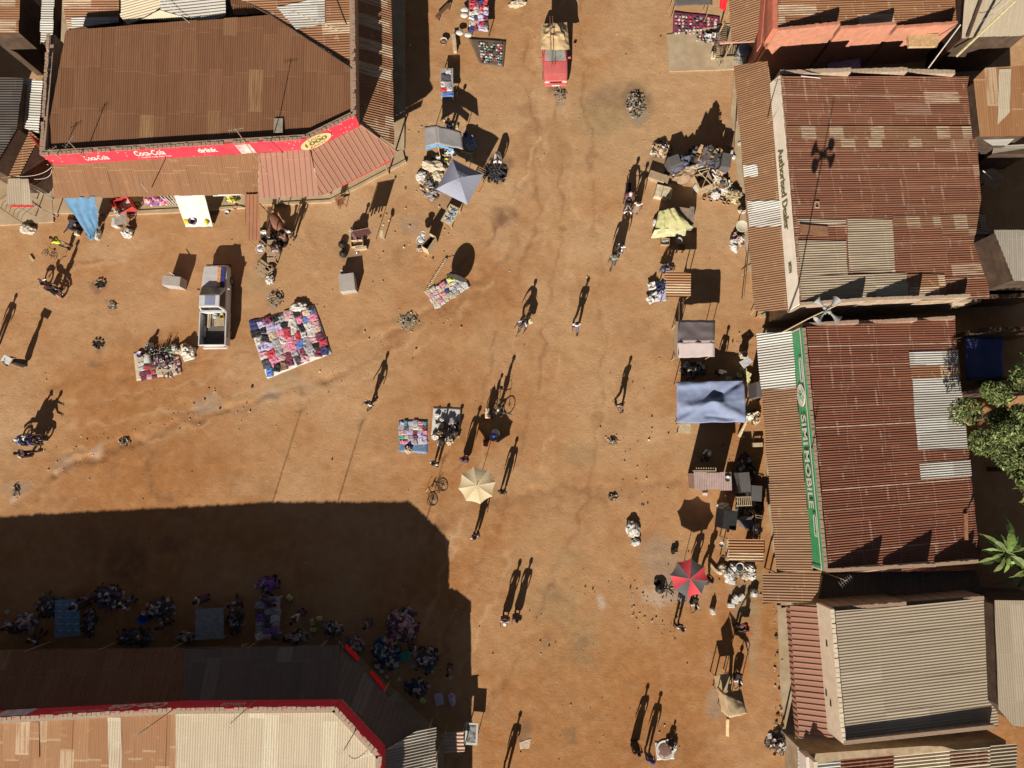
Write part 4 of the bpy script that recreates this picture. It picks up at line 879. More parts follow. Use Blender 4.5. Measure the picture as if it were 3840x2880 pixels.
shed('store_room', 'store room with brown and cream rusted sheets between cream hipped roof and brown roof', [(845, -60), (880, -60), (1000, 52), (878, 55)], (5.3, 5.3, 5.5), (0, 1, 0), RB, pitch=.13, amp=.016, seed=124, cat='building')
r, pl = shed('store_room', 'store room with striped rust-brown sheets above the left end of the corner shop', [(222, -60), (446, -60), (446, 85), (252, 108)], (5.0, 5.0, 5.0), (1, .01, 0), RB, pitch=.15, amp=.024, seed=125, cat='building')
roof_part('roof_sheet', [(268, 68), (446, 66), (446, 84), (270, 106)], pl, (1, .01, 0), ZN, r, pitch=.15, amp=.02, lift=.03, seed=126)
shed('market_house', 'house with patched brown roof in the upper left corner', [(-60, -60), (75, -60), (70, 125), (-60, 130)], (4.6, 4.6, 4.6), (1, 0, 0), RB, pitch=.15, amp=.01, seed=127, cat='building')
shed('lean_to', 'narrow zinc sheet lean-to roof near the upper left corner', [(157, -60), (206, -60), (198, 140), (150, 164)], (4.4, 4.4, 4.4), (1, -.01, 0), ZN, pitch=.15, amp=.026, seed=128)
MB_ = MB(); MB_.wall(g2(180, 130, 4.8), g2(178, 330, 4.8), .14, 0, 4.8); crumble(MB_, g2(180, 130, 4.8), g2(178, 330, 4.8), 4.8, 0, t=.14, seed=9); 
solo('boundary_wall', MB_, COPL, 'narrow pale brick wall standing left of the corner shop roof', 'wall')
r, pl = shed('lean_to', 'rusty striped lean-to against the left side wall of the corner shop', [(92, 470), (145, 520), (70, 665), (2, 668)], (3.2, 3.4, 2.9), (1, .0, 0), RK, pitch=.15, amp=.024, seed=129)
shed('lean_to', 'zinc and rust striped sheets beside the left side wall of the corner shop', [(88, 292), (160, 302), (146, 500), (92, 480)], (3.9, 3.9, 3.6), (1, -.05, 0), ZN, pitch=.15, amp=.026, seed=130)
shed('yard_roof', 'roof at the left edge with its shade put into the colour', [(-90, 290), (86, 292), (66, 480), (-30, 640), (-90, 640)], (4.4, 4.4, 4.2), (1, 0, 0), VDK, pitch=.15, amp=.02, seed=131)
r, pl = shed('kiosk', 'kiosk with beige sheet roof and red edge at the left end of the pavement', [(30, 672), (106, 670), (122, 768), (22, 764)], (2.9, 2.9, 2.6), (0, 1, 0), BGE, pitch=.14, amp=.012, seed=132, wall=False, cat='kiosk')
MB().box(GP(80, 772, pl) - Z_ * .05, (1.35, .07, .12), 0).build('edge_board', M('bright_red_board', (.85, .02, .03)), r, world=True)
for x, y in ((35, 690), (100, 690), (30, 758), (112, 760)):
    p = G(x, y, 2.6); MB().tube((p.x, p.y, 0), (p.x, p.y, 2.6), .035).build('post', STEEL, r, world=True)
# big red side board of the corner shop and the dark block throwing the shade of the top edge
MB_ = MB(); MB_.wall(g2(112, 505, 4.2), g2(190, 612, 4.2), .08, 1.0, 4.2); 
MB_.build('side_board', PLR, A, world=True)
# ---------------------------------------------------------------- pavements
def pave(name, pts, z, label):
    o = slab(name, pts, z, SOIL); o['kind'] = 'structure'; o['label'] = label; return o
pave('pavement', [(195, 700), (1150, 690), (1510, 560), (1520, 605), (1235, 752), (950, 770), (640, 785), (380, 800), (200, 800)], .13, 'raised concrete verandah floor along the corner shop front')
pave('pavement', [(-60, 660), (190, 660), (200, 832), (-60, 848)], .12, 'tan concrete apron at the left edge')
pave('pavement', [(1330, -100), (1520, -100), (1516, 560), (1350, 560)], .13, 'verandah floor east of the corner shop')
pave('pavement', [(2755, 250), (3000, 250), (3060, 1160), (2850, 1190), (2800, 960), (2770, 700), (2740, 420)], .12, 'verandah floor of the shop with the cream sign band')
pave('pavement', [(2860, 1230), (3100, 1230), (3150, 2250), (2930, 2280), (2880, 1900)], .12, 'verandah floor of the green sign shop')
pave('pavement', [(2915, 2270), (3160, 2270), (3200, 2780), (2950, 2780), (2925, 2560)], .12, 'verandah floor of the plastered shop')
pave('pavement', [(2500, 130), (2900, 60), (2880, 255), (2510, 268)], .07, 'smooth earthen platform before the salmon shop')
pave('pavement', [(-60, 2440), (1300, 2420), (1660, 2760), (1680, 3600), (-900, 3600)], .12, 'verandah floor of the lower corner shop')
pave('kerb', [(395, 795), (660, 782), (900, 772), (920, 778), (640, 797), (395, 806)], .2, 'pale worn kerb of the corner shop pavement')
pave('kerb', [(1062, 758), (1235, 748), (1520, 598), (1524, 606), (1238, 757), (1062, 766)], .2, 'pale kerb at the corner of the pavement')

MB_ = MB(); MB_.prism([g2(-900, 300, 0), g2(-40, 300, 0), g2(-40, 690, 0), g2(-900, 690, 0)], -.1, 5.6); solo('neighbour_house', MB_, PLA, 'house beyond the left edge whose shade falls on the dark roofs', 'building')
# ================================================================ figures
SKIN = M('dark_skin', (.10, .05, .03), .55, .15, 12, bump=0, dirt=0)
HAIR = M('black_hair', (.015, .012, .01), .9, .2, 20, bump=.2, dirt=0)
SHOE = M('dark_shoe', (.05, .035, .03), .7, .2, 9, bump=0)
def J(**k): return {a: Vector(b) for a, b in k.items()}
def pose(name):
    P = dict(pel=(0, 0, .93), wa=(0, 0, 1.08), ch=(0, 0, 1.30), nk=(0, 0, 1.47), hb=(0, .01, 1.55), hd=(0, .03, 1.66),
        sL=(-.17, 0, 1.40), sR=(.17, 0, 1.40), eL=(-.24, -.03, 1.13), eR=(.24, -.03, 1.13), wL=(-.25, .06, .89), wR=(.25, .06, .89),
        hL=(-.09, 0, .90), hR=(.09, 0, .90), kL=(-.10, .02, .49), kR=(.10, .02, .49), aL=(-.11, -.02, .08), aR=(.11, -.02, .08))
    def up(**k): P.update(k)
    if name == 'walk': up(kL=(-.1, .2, .52), aL=(-.1, .26, .10), kR=(.1, 0, .49), aR=(.1, -.30, .14), eL=(-.24, -.12, 1.15), wL=(-.24, -.14, .92), eR=(.24, .02, 1.13), wR=(.22, .26, .98))
    elif name == 'hips': up(eL=(-.38, -.1, 1.17), wL=(-.18, .06, 1.0), eR=(.38, -.1, 1.17), wR=(.18, .06, 1.0), kL=(-.14, .02, .49), aL=(-.18, 0, .08), kR=(.14, .02, .49), aR=(.18, 0, .08))
    elif name == 'carry': up(eL=(-.25, .05, 1.15), wL=(-.18, .30, 1.12), eR=(.25, .05, 1.15), wR=(.18, .30, 1.12), kL=(-.1, .14, .5), aL=(-.1, .16, .09), kR=(.1, -.02, .49), aR=(.1, -.22, .11))
    elif name == 'head': up(eL=(-.34, 0, 1.55), wL=(-.2, .02, 1.78), eR=(.24, 0, 1.13), wR=(.25, .06, .9))
    elif name == 'sit': up(pel=(0, 0, .42), wa=(0, .02, .57), ch=(0, .10, .78), nk=(0, .14, .94), hb=(0, .16, 1.02), hd=(0, .20, 1.12), sL=(-.17, .11, .88), sR=(.17, .11, .88), eL=(-.24, .20, .64), eR=(.24, .20, .64), wL=(-.14, .40, .56), wR=(.14, .40, .56), hL=(-.1, .02, .42), hR=(.1, .02, .42), kL=(-.14, .44, .47), kR=(.14, .44, .47), aL=(-.14, .44, .07), aR=(.14, .44, .07))
    elif name == 'mat': up(pel=(0, 0, .14), wa=(0, .03, .29), ch=(0, .13, .49), nk=(0, .19, .64), hb=(0, .22, .71), hd=(0, .27, .80), sL=(-.17, .16, .59), sR=(.17, .16, .59), eL=(-.26, .24, .36), eR=(.26, .24, .36), wL=(-.1, .42, .22), wR=(.1, .42, .22), hL=(-.1, .04, .13), hR=(.1, .04, .13), kL=(-.2, .48, .12), kR=(.2, .46, .14), aL=(-.16, .86, .06), aR=(.12, .84, .06))
    elif name == 'bend': up(pel=(0, -.05, .88), wa=(0, .08, .96), ch=(0, .32, 1.02), nk=(0, .50, 1.00), hb=(0, .57, .97), hd=(0, .67, .92), sL=(-.18, .42, 1.0), sR=(.18, .42, 1.0), eL=(-.22, .5, .74), eR=(.22, .5, .74), wL=(-.14, .6, .52), wR=(.14, .6, .52), hL=(-.09, -.05, .86), hR=(.09, -.05, .86), kL=(-.12, .08, .48), kR=(.12, .0, .48))
    elif name == 'squat': up(pel=(0, -.10, .32), wa=(0, -.02, .46), ch=(0, .12, .64), nk=(0, .2, .79), hb=(0, .23, .87), hd=(0, .28, .96), sL=(-.17, .16, .74), sR=(.17, .16, .74), eL=(-.22, .32, .56), eR=(.22, .32, .56), wL=(-.1, .52, .5), wR=(.1, .52, .5), hL=(-.1, -.08, .3), hR=(.1, -.08, .3), kL=(-.18, .26, .5), kR=(.18, .26, .5), aL=(-.13, .04, .08), aR=(.13, .04, .08))
    elif name == 'ride': up(pel=(0, 0, .84), wa=(0, .04, .99), ch=(0, .14, 1.2), nk=(0, .19, 1.37), hb=(0, .21, 1.45), hd=(0, .25, 1.55), sL=(-.18, .15, 1.3), sR=(.18, .15, 1.3), eL=(-.3, .35, 1.12), eR=(.3, .35, 1.12), wL=(-.3, .60, 1.06), wR=(.3, .60, 1.06), hL=(-.1, .02, .82), hR=(.1, .02, .82), kL=(-.24, .34, .66), kR=(.24, .34, .66), aL=(-.2, .16, .30), aR=(.2, .16, .30))
    return J(**P)
def skin_mesh(chains, radii, name, sub=1):
    """chains: list of joint-name->position lists sharing names; grows one continuous surface"""
    idx = {}; vs = []; es = []; rr = []
    for ch in chains:
        prev = None
        for nm, p in ch:
            if nm not in idx: idx[nm] = len(vs); vs.append(tuple(p)); rr.append(radii[nm])
            if prev is not None and (prev, idx[nm]) not in es: es.append((prev, idx[nm]))
            prev = idx[nm]
    me = bpy.data.meshes.new(name); me.from_pydata(vs, es, []); me.update()
    o = bpy.data.objects.new(name, me); link(o)
    md = o.modifiers.new('s', 'SKIN'); md.use_smooth_shade = True; md.branch_smoothing = .5
    for i, r in enumerate(rr):
        sv = me.skin_vertices[0].data[i]; sv.radius = r if isinstance(r, tuple) else (r, r); sv.use_root = (i == 0)
    if sub: m2 = o.modifiers.new('u', 'SUBSURF'); m2.levels = sub; m2.render_levels = sub
    dg = bpy.context.evaluated_depsgraph_get(); dg.update()
    out = bpy.data.meshes.new_from_object(o.evaluated_get(dg)); out.name = name
    bpy.data.objects.remove(o); bpy.data.meshes.remove(me)
    return out
PM = {}
def person_parts(ps, style):
    key = (ps, style)
    if key in PM: return PM[key]
    P = pose(ps)
    rad = dict(pel=(.13, .10), wa=(.115, .09), ch=(.145, .105), nk=.055, hb=.06, hd=(.078, .095), sL=.058, sR=.058, eL=.042, eR=.042, wL=.030, wR=.030, hL=.085, hR=.085, kL=.058, kR=.058, aL=.040, aR=.040)
    ch = [[(n, P[n]) for n in ('pel', 'wa', 'ch', 'nk', 'hb', 'hd')]]
    for s in 'LR':
        sg = -1 if s == 'L' else 1
        hand = P['w' + s] + (P['w' + s] - P['e' + s]).normalized() * .085
        P['p' + s] = hand; rad['p' + s] = (.036, .022)
        toe = P['a' + s] + Vector((sg * .015, .15, -.045)); P['t' + s] = toe; rad['t' + s] = (.04, .028)
        ch.append([('ch', P['ch']), ('s' + s, P['s' + s]), ('e' + s, P['e' + s]), ('w' + s, P['w' + s]), ('p' + s, hand)])
        ch.append([('pel', P['pel']), ('h' + s, P['h' + s]), ('k' + s, P['k' + s]), ('a' + s, P['a' + s]), ('t' + s, toe)])
    body = skin_mesh(ch, rad, 'body')
    # fingers, thumb, nose and ears joined into the same mesh
    fb = MB()
    for s in 'LR':
        sg = -1 if s == 'L' else 1
        d = (P['p' + s] - P['w' + s]).normalized(); side = d.cross(Vector((sg, 0, 0))); side = side.normalized() if side.length > .1 else Vector((0, 1, 0))
        inn = Vector((-sg, 0, 0)) - d * Vector((-sg, 0, 0)).dot(d); inn = inn.normalized() if inn.length > .1 else Vector((0, 0, -1))
        for k, ln in enumerate((.066, .076, .070, .054)):
            b = P['p' + s] + side * (.028 - .019 * k) + d * .02
            fb.path([b, b + d * ln * .55 + inn * .004, b + d * ln + inn * .022], [.009, .008, .006], 5)
        b = P['p' + s] + side * .03 - d * .03; fb.path([b, b + side * .035 + d * .03, b + side * .04 + d * .062 + inn * .01], [.011, .010, .008], 5)
    hd = P['hd']; fw = (P['hd'] - P['hb']); up = fw.normalized(); f = Vector((0, 1, 0)) - up * up.y
    f = f.normalized() if f.length > .2 else Vector((0, .3, -1)).normalized(); r = up.cross(f)
    for sx in (-1, 1): fb.lathe(hd + r * sx * .082, [(.012, -.02), (.022, 0), (.012, .02)], 6, axis=up)
    fb.tube(hd + f * .085 + up * .005, hd + f * .10 - up * .03, .010, .016, 5)
    fm = bpy.data.meshes.new('x'); fm.from_pydata([tuple(v) for v in fb.v], [], fb.f)
    bm = bmesh.new(); bm.from_mesh(body); bm.from_mesh(fm); bm.to_mesh(body); bm.free(); bpy.data.meshes.remove(fm)
    body.polygons.foreach_set('use_smooth', [True] * len(body.polygons))
    g = lambda n, k: tuple(x + k for x in rad[n]) if isinstance(rad[n], tuple) else rad[n] + k
    # shirt
    r2 = {n: g(n, .020) for n in rad}; r2['sL'] = r2['sR'] = .078; r2['eL'] = r2['eR'] = .062; r2['nk'] = .060; r2['pel'] = (.155, .125)
    lift = P['pel'] + (P['wa'] - P['pel']) * .1
    c2 = [[('pel', lift), ('wa', P['wa']), ('ch', P['ch']), ('nk', P['ch'] + (P['nk'] - P['ch']) * .62)]]
    for s in 'LR': c2.append([('ch', P['ch']), ('s' + s, P['s' + s]), ('e' + s, P['s' + s] + (P['e' + s] - P['s' + s]) * .8)])
    shirt = skin_mesh(c2, r2, 'shirt')
    if style == 'trousers':
        r3 = {n: g(n, .02) for n in rad}; r3['kL'] = r3['kR'] = .082; r3['aL'] = r3['aR'] = .068; r3['pel'] = (.14, .12)
        c3 = []
        for s in 'LR': c3.append([('pel', P['pel']), ('h' + s, P['h' + s]), ('k' + s, P['k' + s]), ('a' + s, P['a' + s] + (P['k' + s] - P['a' + s]) * .12)])
        low = skin_mesh(c3, r3, 'trousers')
    else:
        low = bpy.data.meshes.new('skirt'); mb = MB(); kn = (P['kL'] + P['kR']) / 2; an = (P['aL'] + P['aR']) / 2
        end = an.lerp(kn, .45) if style == 'skirt' else an.lerp(kn, .12)
        ring = [(P['wa'], .125, .11), (P['pel'], .19, .16), (kn.lerp(P['pel'], .45), .21, .18), (kn, .235, .19), (end, .25, .20)]
        vs = []; n = 14
        for i, (c, a, b) in enumerate(ring):
            q = ring[min(i + 1, 4)][0] - ring[max(i - 1, 0)][0]; q.normalize(); u = Vector((1, 0, 0)); w_ = q.cross(u).normalized()
            for j in range(n):
                t = 2 * math.pi * j / n; kf = 1 + .06 * math.sin(5 * t) * i / 4
                vs.append(c + u * math.cos(t) * a * kf + w_ * math.sin(t) * b * kf)
        mb.add(vs, [(i * n + j, i * n + (j + 1) % n, (i + 1) * n + (j + 1) % n, (i + 1) * n + j) for i in range(4) for j in range(n)])
        low.from_pydata([tuple(v) for v in mb.v], [], mb.f)
    low.polygons.foreach_set('use_smooth', [True] * len(low.polygons))
    hb = MB(); hb.lathe(hd - f * .012 + up * .012, [(.088, -.03), (.098, .01), (.096, .05), (.07, .09), (.03, .108), (.002, .112)], 12, axis=up)
    hm = bpy.data.meshes.new('hair'); hm.from_pydata([tuple(v) for v in hb.v], [], hb.f); hm.polygons.foreach_set('use_smooth', [True] * len(hm.polygons))
    cb = MB(); cb.lathe(hd - f * .005 + up * .02, [(.10, -.0), (.105, .03), (.09, .085), (.03, .115), (.002, .118)], 12, axis=up); cb.lathe(hd + f * .09 + up * .03, [(.075, 0), (.07, .012)], 10, axis=up)
    cm = bpy.data.meshes.new('cap'); cm.from_pydata([tuple(v) for v in cb.v], [], cb.f)
    sb = MB()
    for s in 'LR':
        a = P['a' + s]; t = P['t' + s]; sb.hexa([Vector((a.x - .045, a.y - .09, a.z - .085)), Vector((a.x + .045, a.y - .09, a.z - .085)), Vector((t.x + .05, t.y + .06, t.z - .035)), Vector((t.x - .05, t.y + .06, t.z - .035))], [Vector((a.x - .045, a.y - .085, a.z - .01)), Vector((a.x + .045, a.y - .085, a.z - .01)), Vector((t.x + .045, t.y + .05, t.z + .015)), Vector((t.x - .045, t.y + .05, t.z + .015))])
    sm = bpy.data.meshes.new('shoe'); sm.from_pydata([tuple(v) for v in sb.v], [], sb.f)
    for m_ in (body, shirt, low, hm, cm, sm): m_.materials.clear(); m_.materials.append(SKIN)
    shirt.polygons.foreach_set('use_smooth', [True] * len(shirt.polygons))
    PM[key] = (body, shirt, low, hm, cm, sm); return PM[key]
PCOL = {}
def cm_(rgb, nm=None):
    k = tuple(round(c, 3) for c in rgb); n = 'cloth_%02x%02x%02x' % tuple(int(c * 255) for c in k)
    return M(n, k, .85, .22, 14, bump=.3, dirt=.08)
def person(px, py, face, ps, top, low, label, style='trousers', cap=None, s=1.0, z=0, hair=HAIR, grp=None):
    """px,py: where the feet (or seat) touch; face: degrees clockwise from picture top"""
    g = G(px, py, z); r = empty('person', g, -R(face), label, 'person', grp); s *= 1.05; r.scale = (s, s, s)
    body, shirt, lw, hm, cmesh, sm = person_parts(ps, style)
    def put(nm, me, mat):
        o = bpy.data.objects.new(nm, me); link(o); o.parent = r; o.material_slots[0].link = 'OBJECT'; o.material_slots[0].material = mat; return o
    put('body', body, SKIN); put('shirt', shirt, cm_(top)); put('trousers' if style == 'trousers' else 'skirt', lw, cm_(low))
    put('shoe', sm, SHOE)
    if cap: put('cap', cmesh, cm_(cap))
    else: put('hair', hm, hair)
    return r
# ================================================================ two-wheelers
RUB = M('tyre_rubber', (.03, .028, .026), .9, .2, 10, bump=.1, dirt=.3); CHR = M('bright_metal', (.6, .6, .58), .3, .1, 9, metal=.8, bump=0, dirt=.1)
BLK = M('black_plastic', (.025, .025, .025), .5, .2, 9, bump=0, dirt=.2); IRON = M('rusty_iron', (.12, .07, .05), .8, .3, 9)
def ring(mb, c, R_, r, axis='X', n=22, k=6, m=0):
    c = Vector(c); vs = []
    for i in range(n):
        a = 2 * math.pi * i / n
        d = Vector((0, math.cos(a), math.sin(a))) if axis == 'X' else Vector((math.cos(a), math.sin(a), 0))
        x = Vector((1, 0, 0)) if axis == 'X' else Vector((0, 0, 1))
        for j in range(k):
            b = 2 * math.pi * j / k; vs.append(c + d * (R_ + r * math.cos(b)) + x * (r * math.sin(b)))
    return mb.add(vs, [(i * k + j, i * k + (j + 1) % k, ((i + 1) % n) * k + (j + 1) % k, ((i + 1) % n) * k + j) for i in range(n) for j in range(k)], m)
def wheel(parent, c, R_, r, spokes=10, name='wheel'):
    mb = ring(MB(), c, R_ - r, r); w_ = mb.build(name, RUB, parent, smooth=True)
    s = MB(); ring(s, c, R_ - 2.1 * r, r * .35, n=18, k=4)
    c = Vector(c)
    for i in range(spokes):
        a = math.pi * 2 * i / spokes; s.tube(c, c + Vector((0, math.cos(a), math.sin(a))) * (R_ - 2 * r), .005, n=3)
    s.tube(c - X_ * .05, c + X_ * .05, .03, n=6); s.build('rim', CHR, w_); return w_
def bicycle(px, py, face, label, lying=False, rack=True, z=0):
    r = empty('bicycle', G(px, py, z), -R(face), label, 'bicycle')
    if lying: r.rotation_euler = (0, R(78), -R(face))
    wheel(r, (0, -.52, .33), .33, .02, 14); wheel(r, (0, .55, .33), .33, .02, 14)
    f = MB(); a, b, c, d, e = (0, -.52, .33), (0, -.10, .28), (0, -.22, .80), (0, .36, .84), (0, .40, .62)
    for p, q in ((a, b), (b, c), (c, d), (b, e), (a, c)): f.tube(p, q, .016, n=6)
    f.path([(0, .36, .94), (0, .40, .70), (.04, .5, .45), (.045, .55, .33)], .013); f.path([(0, .40, .70), (-.04, .5, .45), (-.045, .55, .33)], .013); f.build('frame', IRON, r)
    MB().path([(-.30, .18, .98), (-.26, .3, 1.02), (0, .37, .97), (.26, .3, 1.02), (.30, .18, .98)], .012).build('handlebar', CHR, r)
    MB().box((0, -.24, .86), (.15, .26, .05), taper=.7).build('saddle', BLK, r, bevel=.01)
    if rack:
        k = MB()
        for x in (-.1, -.03, .04, .1): k.tube((x, -.85, .70), (x, -.3, .70), .008, n=4)
        k.tube((-.12, -.85, .70), (.12, -.85, .70), .008, n=4); k.tube((-.1, -.8, .7), (-.05, -.52, .33), .008, n=4); k.tube((.1, -.8, .7), (.05, -.52, .33), .008, n=4); k.build('rack', IRON, r)
    k = MB(); ring(k, (.04, -.10, .28), .09, .008, k=4); k.box((.1, -.1, .16), (.08, .09, .02)); k.box((-.1, -.1, .40), (.08, .09, .02)); k.build('crank', CHR, r)
    return r
def motorcycle(px, py, face, label, col=(.25, .02, .02), z=0):
    r = empty('motorcycle', G(px, py, z), -R(face), label, 'motorcycle')
    wheel(r, (0, -.62, .30), .30, .05, 10); wheel(r, (0, .66, .30), .30, .045, 10)
    pm = M('mc_%d' % int(col[0] * 999), col, .35, .1, 9, bump=0, dirt=.15)
    f = MB()
    for s in (-1, 1):
        f.tube((s * .06, .66, .30), (s * .08, .36, .92), .022); f.tube((s * .1, -.62, .30), (s * .1, -.1, .42), .02); f.tube((s * .11, -.62, .32), (s * .12, -.5, .68), .02)
    f.tube((0, .36, .9), (0, -.2, .55), .03); f.build('frame', IRON, r)
    MB().box((0, .02, .42), (.26, .36, .34), taper=.8).build('engine', CHR, r, bevel=.02)
    t = MB(); t.blob((0, .14, .68), (.15, .27, .13), 3, 2, .05); t.build('tank', pm, r, smooth=True)
    MB().box((0, -.38, .76), (.24, .72, .10), taper=.85).build('seat', BLK, r, bevel=.03)
    h = MB(); h.path([(-.38, .20, 1.0), (-.2, .32, 1.02), (.2, .32, 1.02), (.38, .20, 1.0)], .014); h.build('handlebar', CHR, r)
    l = MB(); l.lathe((0, .40, .88), [(.03, 0), (.09, .05), (.09, .1)], 12, axis=(0, 1, 0)); l.build('headlight', CHR, r)
    for s in (-1, 1): m_ = MB().tube((s * .34, .24, 1.01), (s * .36, .26, 1.14), .006); m_.box((s * .37, .26, 1.17), (.09, .02, .06)); m_.build('mirror', CHR, r)
    g = MB(); g.path([(0, .98, .42), (0, .86, .60), (0, .66, .66), (0, .46, .60)], .055); g.build('mudguard', pm, r, smooth=True)
    g = MB(); g.path([(0, -.98, .52), (0, -.80, .66), (0, -.6, .70)], .06); g.build('mudguard', pm, r, smooth=True)
    MB().path([(.13, .1, .3), (.15, -.2, .27), (.17, -.85, .36)], .035).build('exhaust', CHR, r, smooth=True)
    return r
# ================================================================ cars
GLS = M('car_glass', (.025, .03, .035), .15, .2, 3, bump=0, dirt=.15, dirtcol=(.2, .2, .18), spec=.4)
def loft(mb, st, m=0):
    """st: list of (y, [(x,z)...]) closed symmetric sections, same count"""
    n = len(st[0][1]); vs = []
    for y, sec in st: vs += [(x, y, z) for x, z in sec]
    fs = [(i * n + j, i * n + (j + 1) % n, (i + 1) * n + (j + 1) % n, (i + 1) * n + j) for i in range(len(st) - 1) for j in range(n)]
    fs += [tuple(reversed(range(n))), tuple(range((len(st) - 1) * n, len(st) * n))]
    return mb.add(vs, fs, m)
def sec(w_, z0, zm, z1, crown=.04):
    """car body cross-section, half width w_, sill z0, waist zm, deck z1"""
    h = [(w_ * .90, z0), (w_, z0 + .12), (w_ * 1.0, zm), (w_ * .93, z1 - .02), (w_ * .80, z1 + crown * .4), (w_ * .4, z1 + crown * .9)]
    return h + [(0, z1 + crown)] + [(-x, z) for x, z in reversed(h)]
def car_wheel(root, x, y, R_=.30, wd=.19):
    t = MB(); t.lathe((x - wd / 2, y, R_), [(R_ * .6, 0), (R_ * .94, .01), (R_, .04), (R_, wd - .04), (R_ * .94, wd - .01), (R_ * .6, wd)], 20, axis=(1, 0, 0)); w_ = t.build('wheel', RUB, root, smooth=False)
    s = 1 if x > 0 else -1; MB().lathe((x + s * (wd / 2 - .012), y, R_), [(R_ * .6, 0), (R_ * .58, .012 * 1), (.05, .02), (.001, .022)], 14, axis=(s, 0, 0)).build('rim', CHR, w_)
def cabin(root, base, top, zb, zt, wb, wt, mat, panes=True, glass=GLS):
    """greenhouse: base=(y_rear,y_front) at zb, top=(y_rear,y_front) at zt; +y is the front"""
    c = MB(); B = [(-wb, base[0], zb), (wb, base[0], zb), (wb, base[1], zb), (-wb, base[1], zb)]; T = [(-wt, top[0], zt), (wt, top[0], zt), (wt, top[1], zt), (-wt, top[1], zt)]
    c.hexa(B, T); o = c.build('cabin', mat, root, bevel=.05)
    B = [Vector(v) for v in B]; T = [Vector(v) for v in T]
    def pane(a, b, c_, d, ins=.1, name='window', u0=.07, u1=.93, v0=.12, v1=.92):
        def P(u, v): return (a.lerp(b, u)).lerp(d.lerp(c_, u), v)
        q = [P(u0, v0), P(u1, v0), P(u1, v1), P(u0, v1)]; n = (q[1] - q[0]).cross(q[3] - q[0]).normalized() * .006
        cen = (a + b + c_ + d) / 4; n = n if n.dot(cen - Vector((0, (base[0] + base[1]) / 2, (zb + zt) / 2))) > 0 else -n
        MB().hexa([p - n for p in q], [p + n * 2.2 for p in q]).build(name, glass, o)
    pane(B[3], B[2], T[2], T[3], name='windshield', u0=.04, u1=.96, v0=.04, v1=.94)
    pane(B[1], B[0], T[0], T[1], name='rear_window')
    ym = .52
    for (a, b, c_, d) in ((B[1], B[2], T[2], T[1]), (B[0], B[3], T[3], T[0])):
        if base[1] - base[0] > 1.9:
            pane(a, b, c_, d, u0=.08, u1=.47); pane(a, b, c_, d, u0=.52, u1=.90)
        else: pane(a, b, c_, d, u0=.12, u1=.86)
    return o
# ================================================================ market kit
def box_pts(px, py, w_, l, rot): return G(px, py), w_, l, R(rot)
def table(px, py, w_, l, h, rot, mat, label, zt=.04, cat='table', name='table', legmat=None, slats=0, group=None, z=0):
    """w_,l metres; rot degrees counter-clockwise; placed so that its TOP centre is seen at px,py"""
    g = G(px, py, h + z); r = empty(name, (g.x, g.y, z), R(rot), label, cat, group)
    if slats:
        t = MB()
        for i in range(slats): t.box((0, -l / 2 + (i + .5) * l / slats, h - zt / 2), (w_, l / slats * .72, zt))
        for sx in (-.4, .4): t.box((sx * w_, 0, h - zt * 1.6), (.05, l, zt))
        t.build('top', mat, r)
    else: MB().box((0, 0, h - zt / 2), (w_, l, zt)).build('top', mat, r, bevel=.006)
    for sx in (-1, 1):
        for sy in (-1, 1): MB().box((sx * (w_ / 2 - .05), sy * (l / 2 - .05), (h - zt) / 2 - .02), (.05, .05, h - zt)).build('leg', legmat or mat, r)
    return r
def crate(px, py, w_, l, h, rot, mat, label, wall=.02, z=0, name='crate', cat='crate', inner=None, slat=False, group=None):
    g = G(px, py, h + z); r = empty(name, (g.x, g.y, z), R(rot), label, cat, group)
    b = MB(); b.box((0, 0, .012), (w_, l, .024)); b.build('base', mat, r)
    s = MB()
    for c, sz in (((0, l / 2, h / 2 + .013), (w_, wall, h - .026)), ((0, -l / 2, h / 2 + .013), (w_, wall, h - .026)), ((w_ / 2 - wall / 2, 0, h / 2 + .013), (wall, l - wall * 1.1, h - .028)), ((-w_ / 2 + wall / 2, 0, h / 2 + .013), (wall, l - wall * 1.1, h - .028))): s.box(c, sz)
    s.build('side_panel', mat, r)
    if inner: MB().cloth((0, 0, h * .5), (w_ - wall * 2.5, l - wall * 2.5), seed=px, amp=.06).build('contents', inner, r)
    return r
def carton(px, py, w_, l, h, rot, mat, label, z=0, flaps=True, name='cardboard_box', cat='box', group=None):
    g = G(px, py, h + z); r = empty(name, (g.x, g.y, z), R(rot), label, cat, group)
    MB().box((0, 0, h / 2), (w_, l, h)).build('carton', mat, r, bevel=.005)
    if flaps:
        MB().box((0, 0, h + .004), (.05, l * .98, .004)).build('tape', M('brown_tape', (.42, .28, .14), .4, dirt=0), r)
        MB().box((w_ * .62, 0, h * .92), (w_ * .25, l * .95, .006), ry=R(25)).build('flap', mat, r)
    return r
def basin(px, py, r_, h, mat, label, z=0, cat='basin', name='basin', fill=None, group=None):
    g = G(px, py, z + h * .5); mb = MB(); mb.lathe((0, 0, 0), [(r_ * .66, 0), (r_ * .9, h * .8), (r_ * 1.06, h), (r_ * 1.08, h - .006), (r_ * .93, h * .78), (r_ * .7, .015), (.001, .015)], 20)
    if fill:
        r = empty(name, (g.x, g.y, z), 0, label, cat, group); mb.build('bowl', mat, r, smooth=True); MB().blob((0, 0, h * .15), (r_ * .8, r_ * .8, h * .55), px, 3, .3, 5).build('contents', fill, r, smooth=True); return r
    mb.v = [v + Vector((g.x, g.y, z)) for v in mb.v]; return solo(name, mb, mat, label, cat, group, smooth=True)
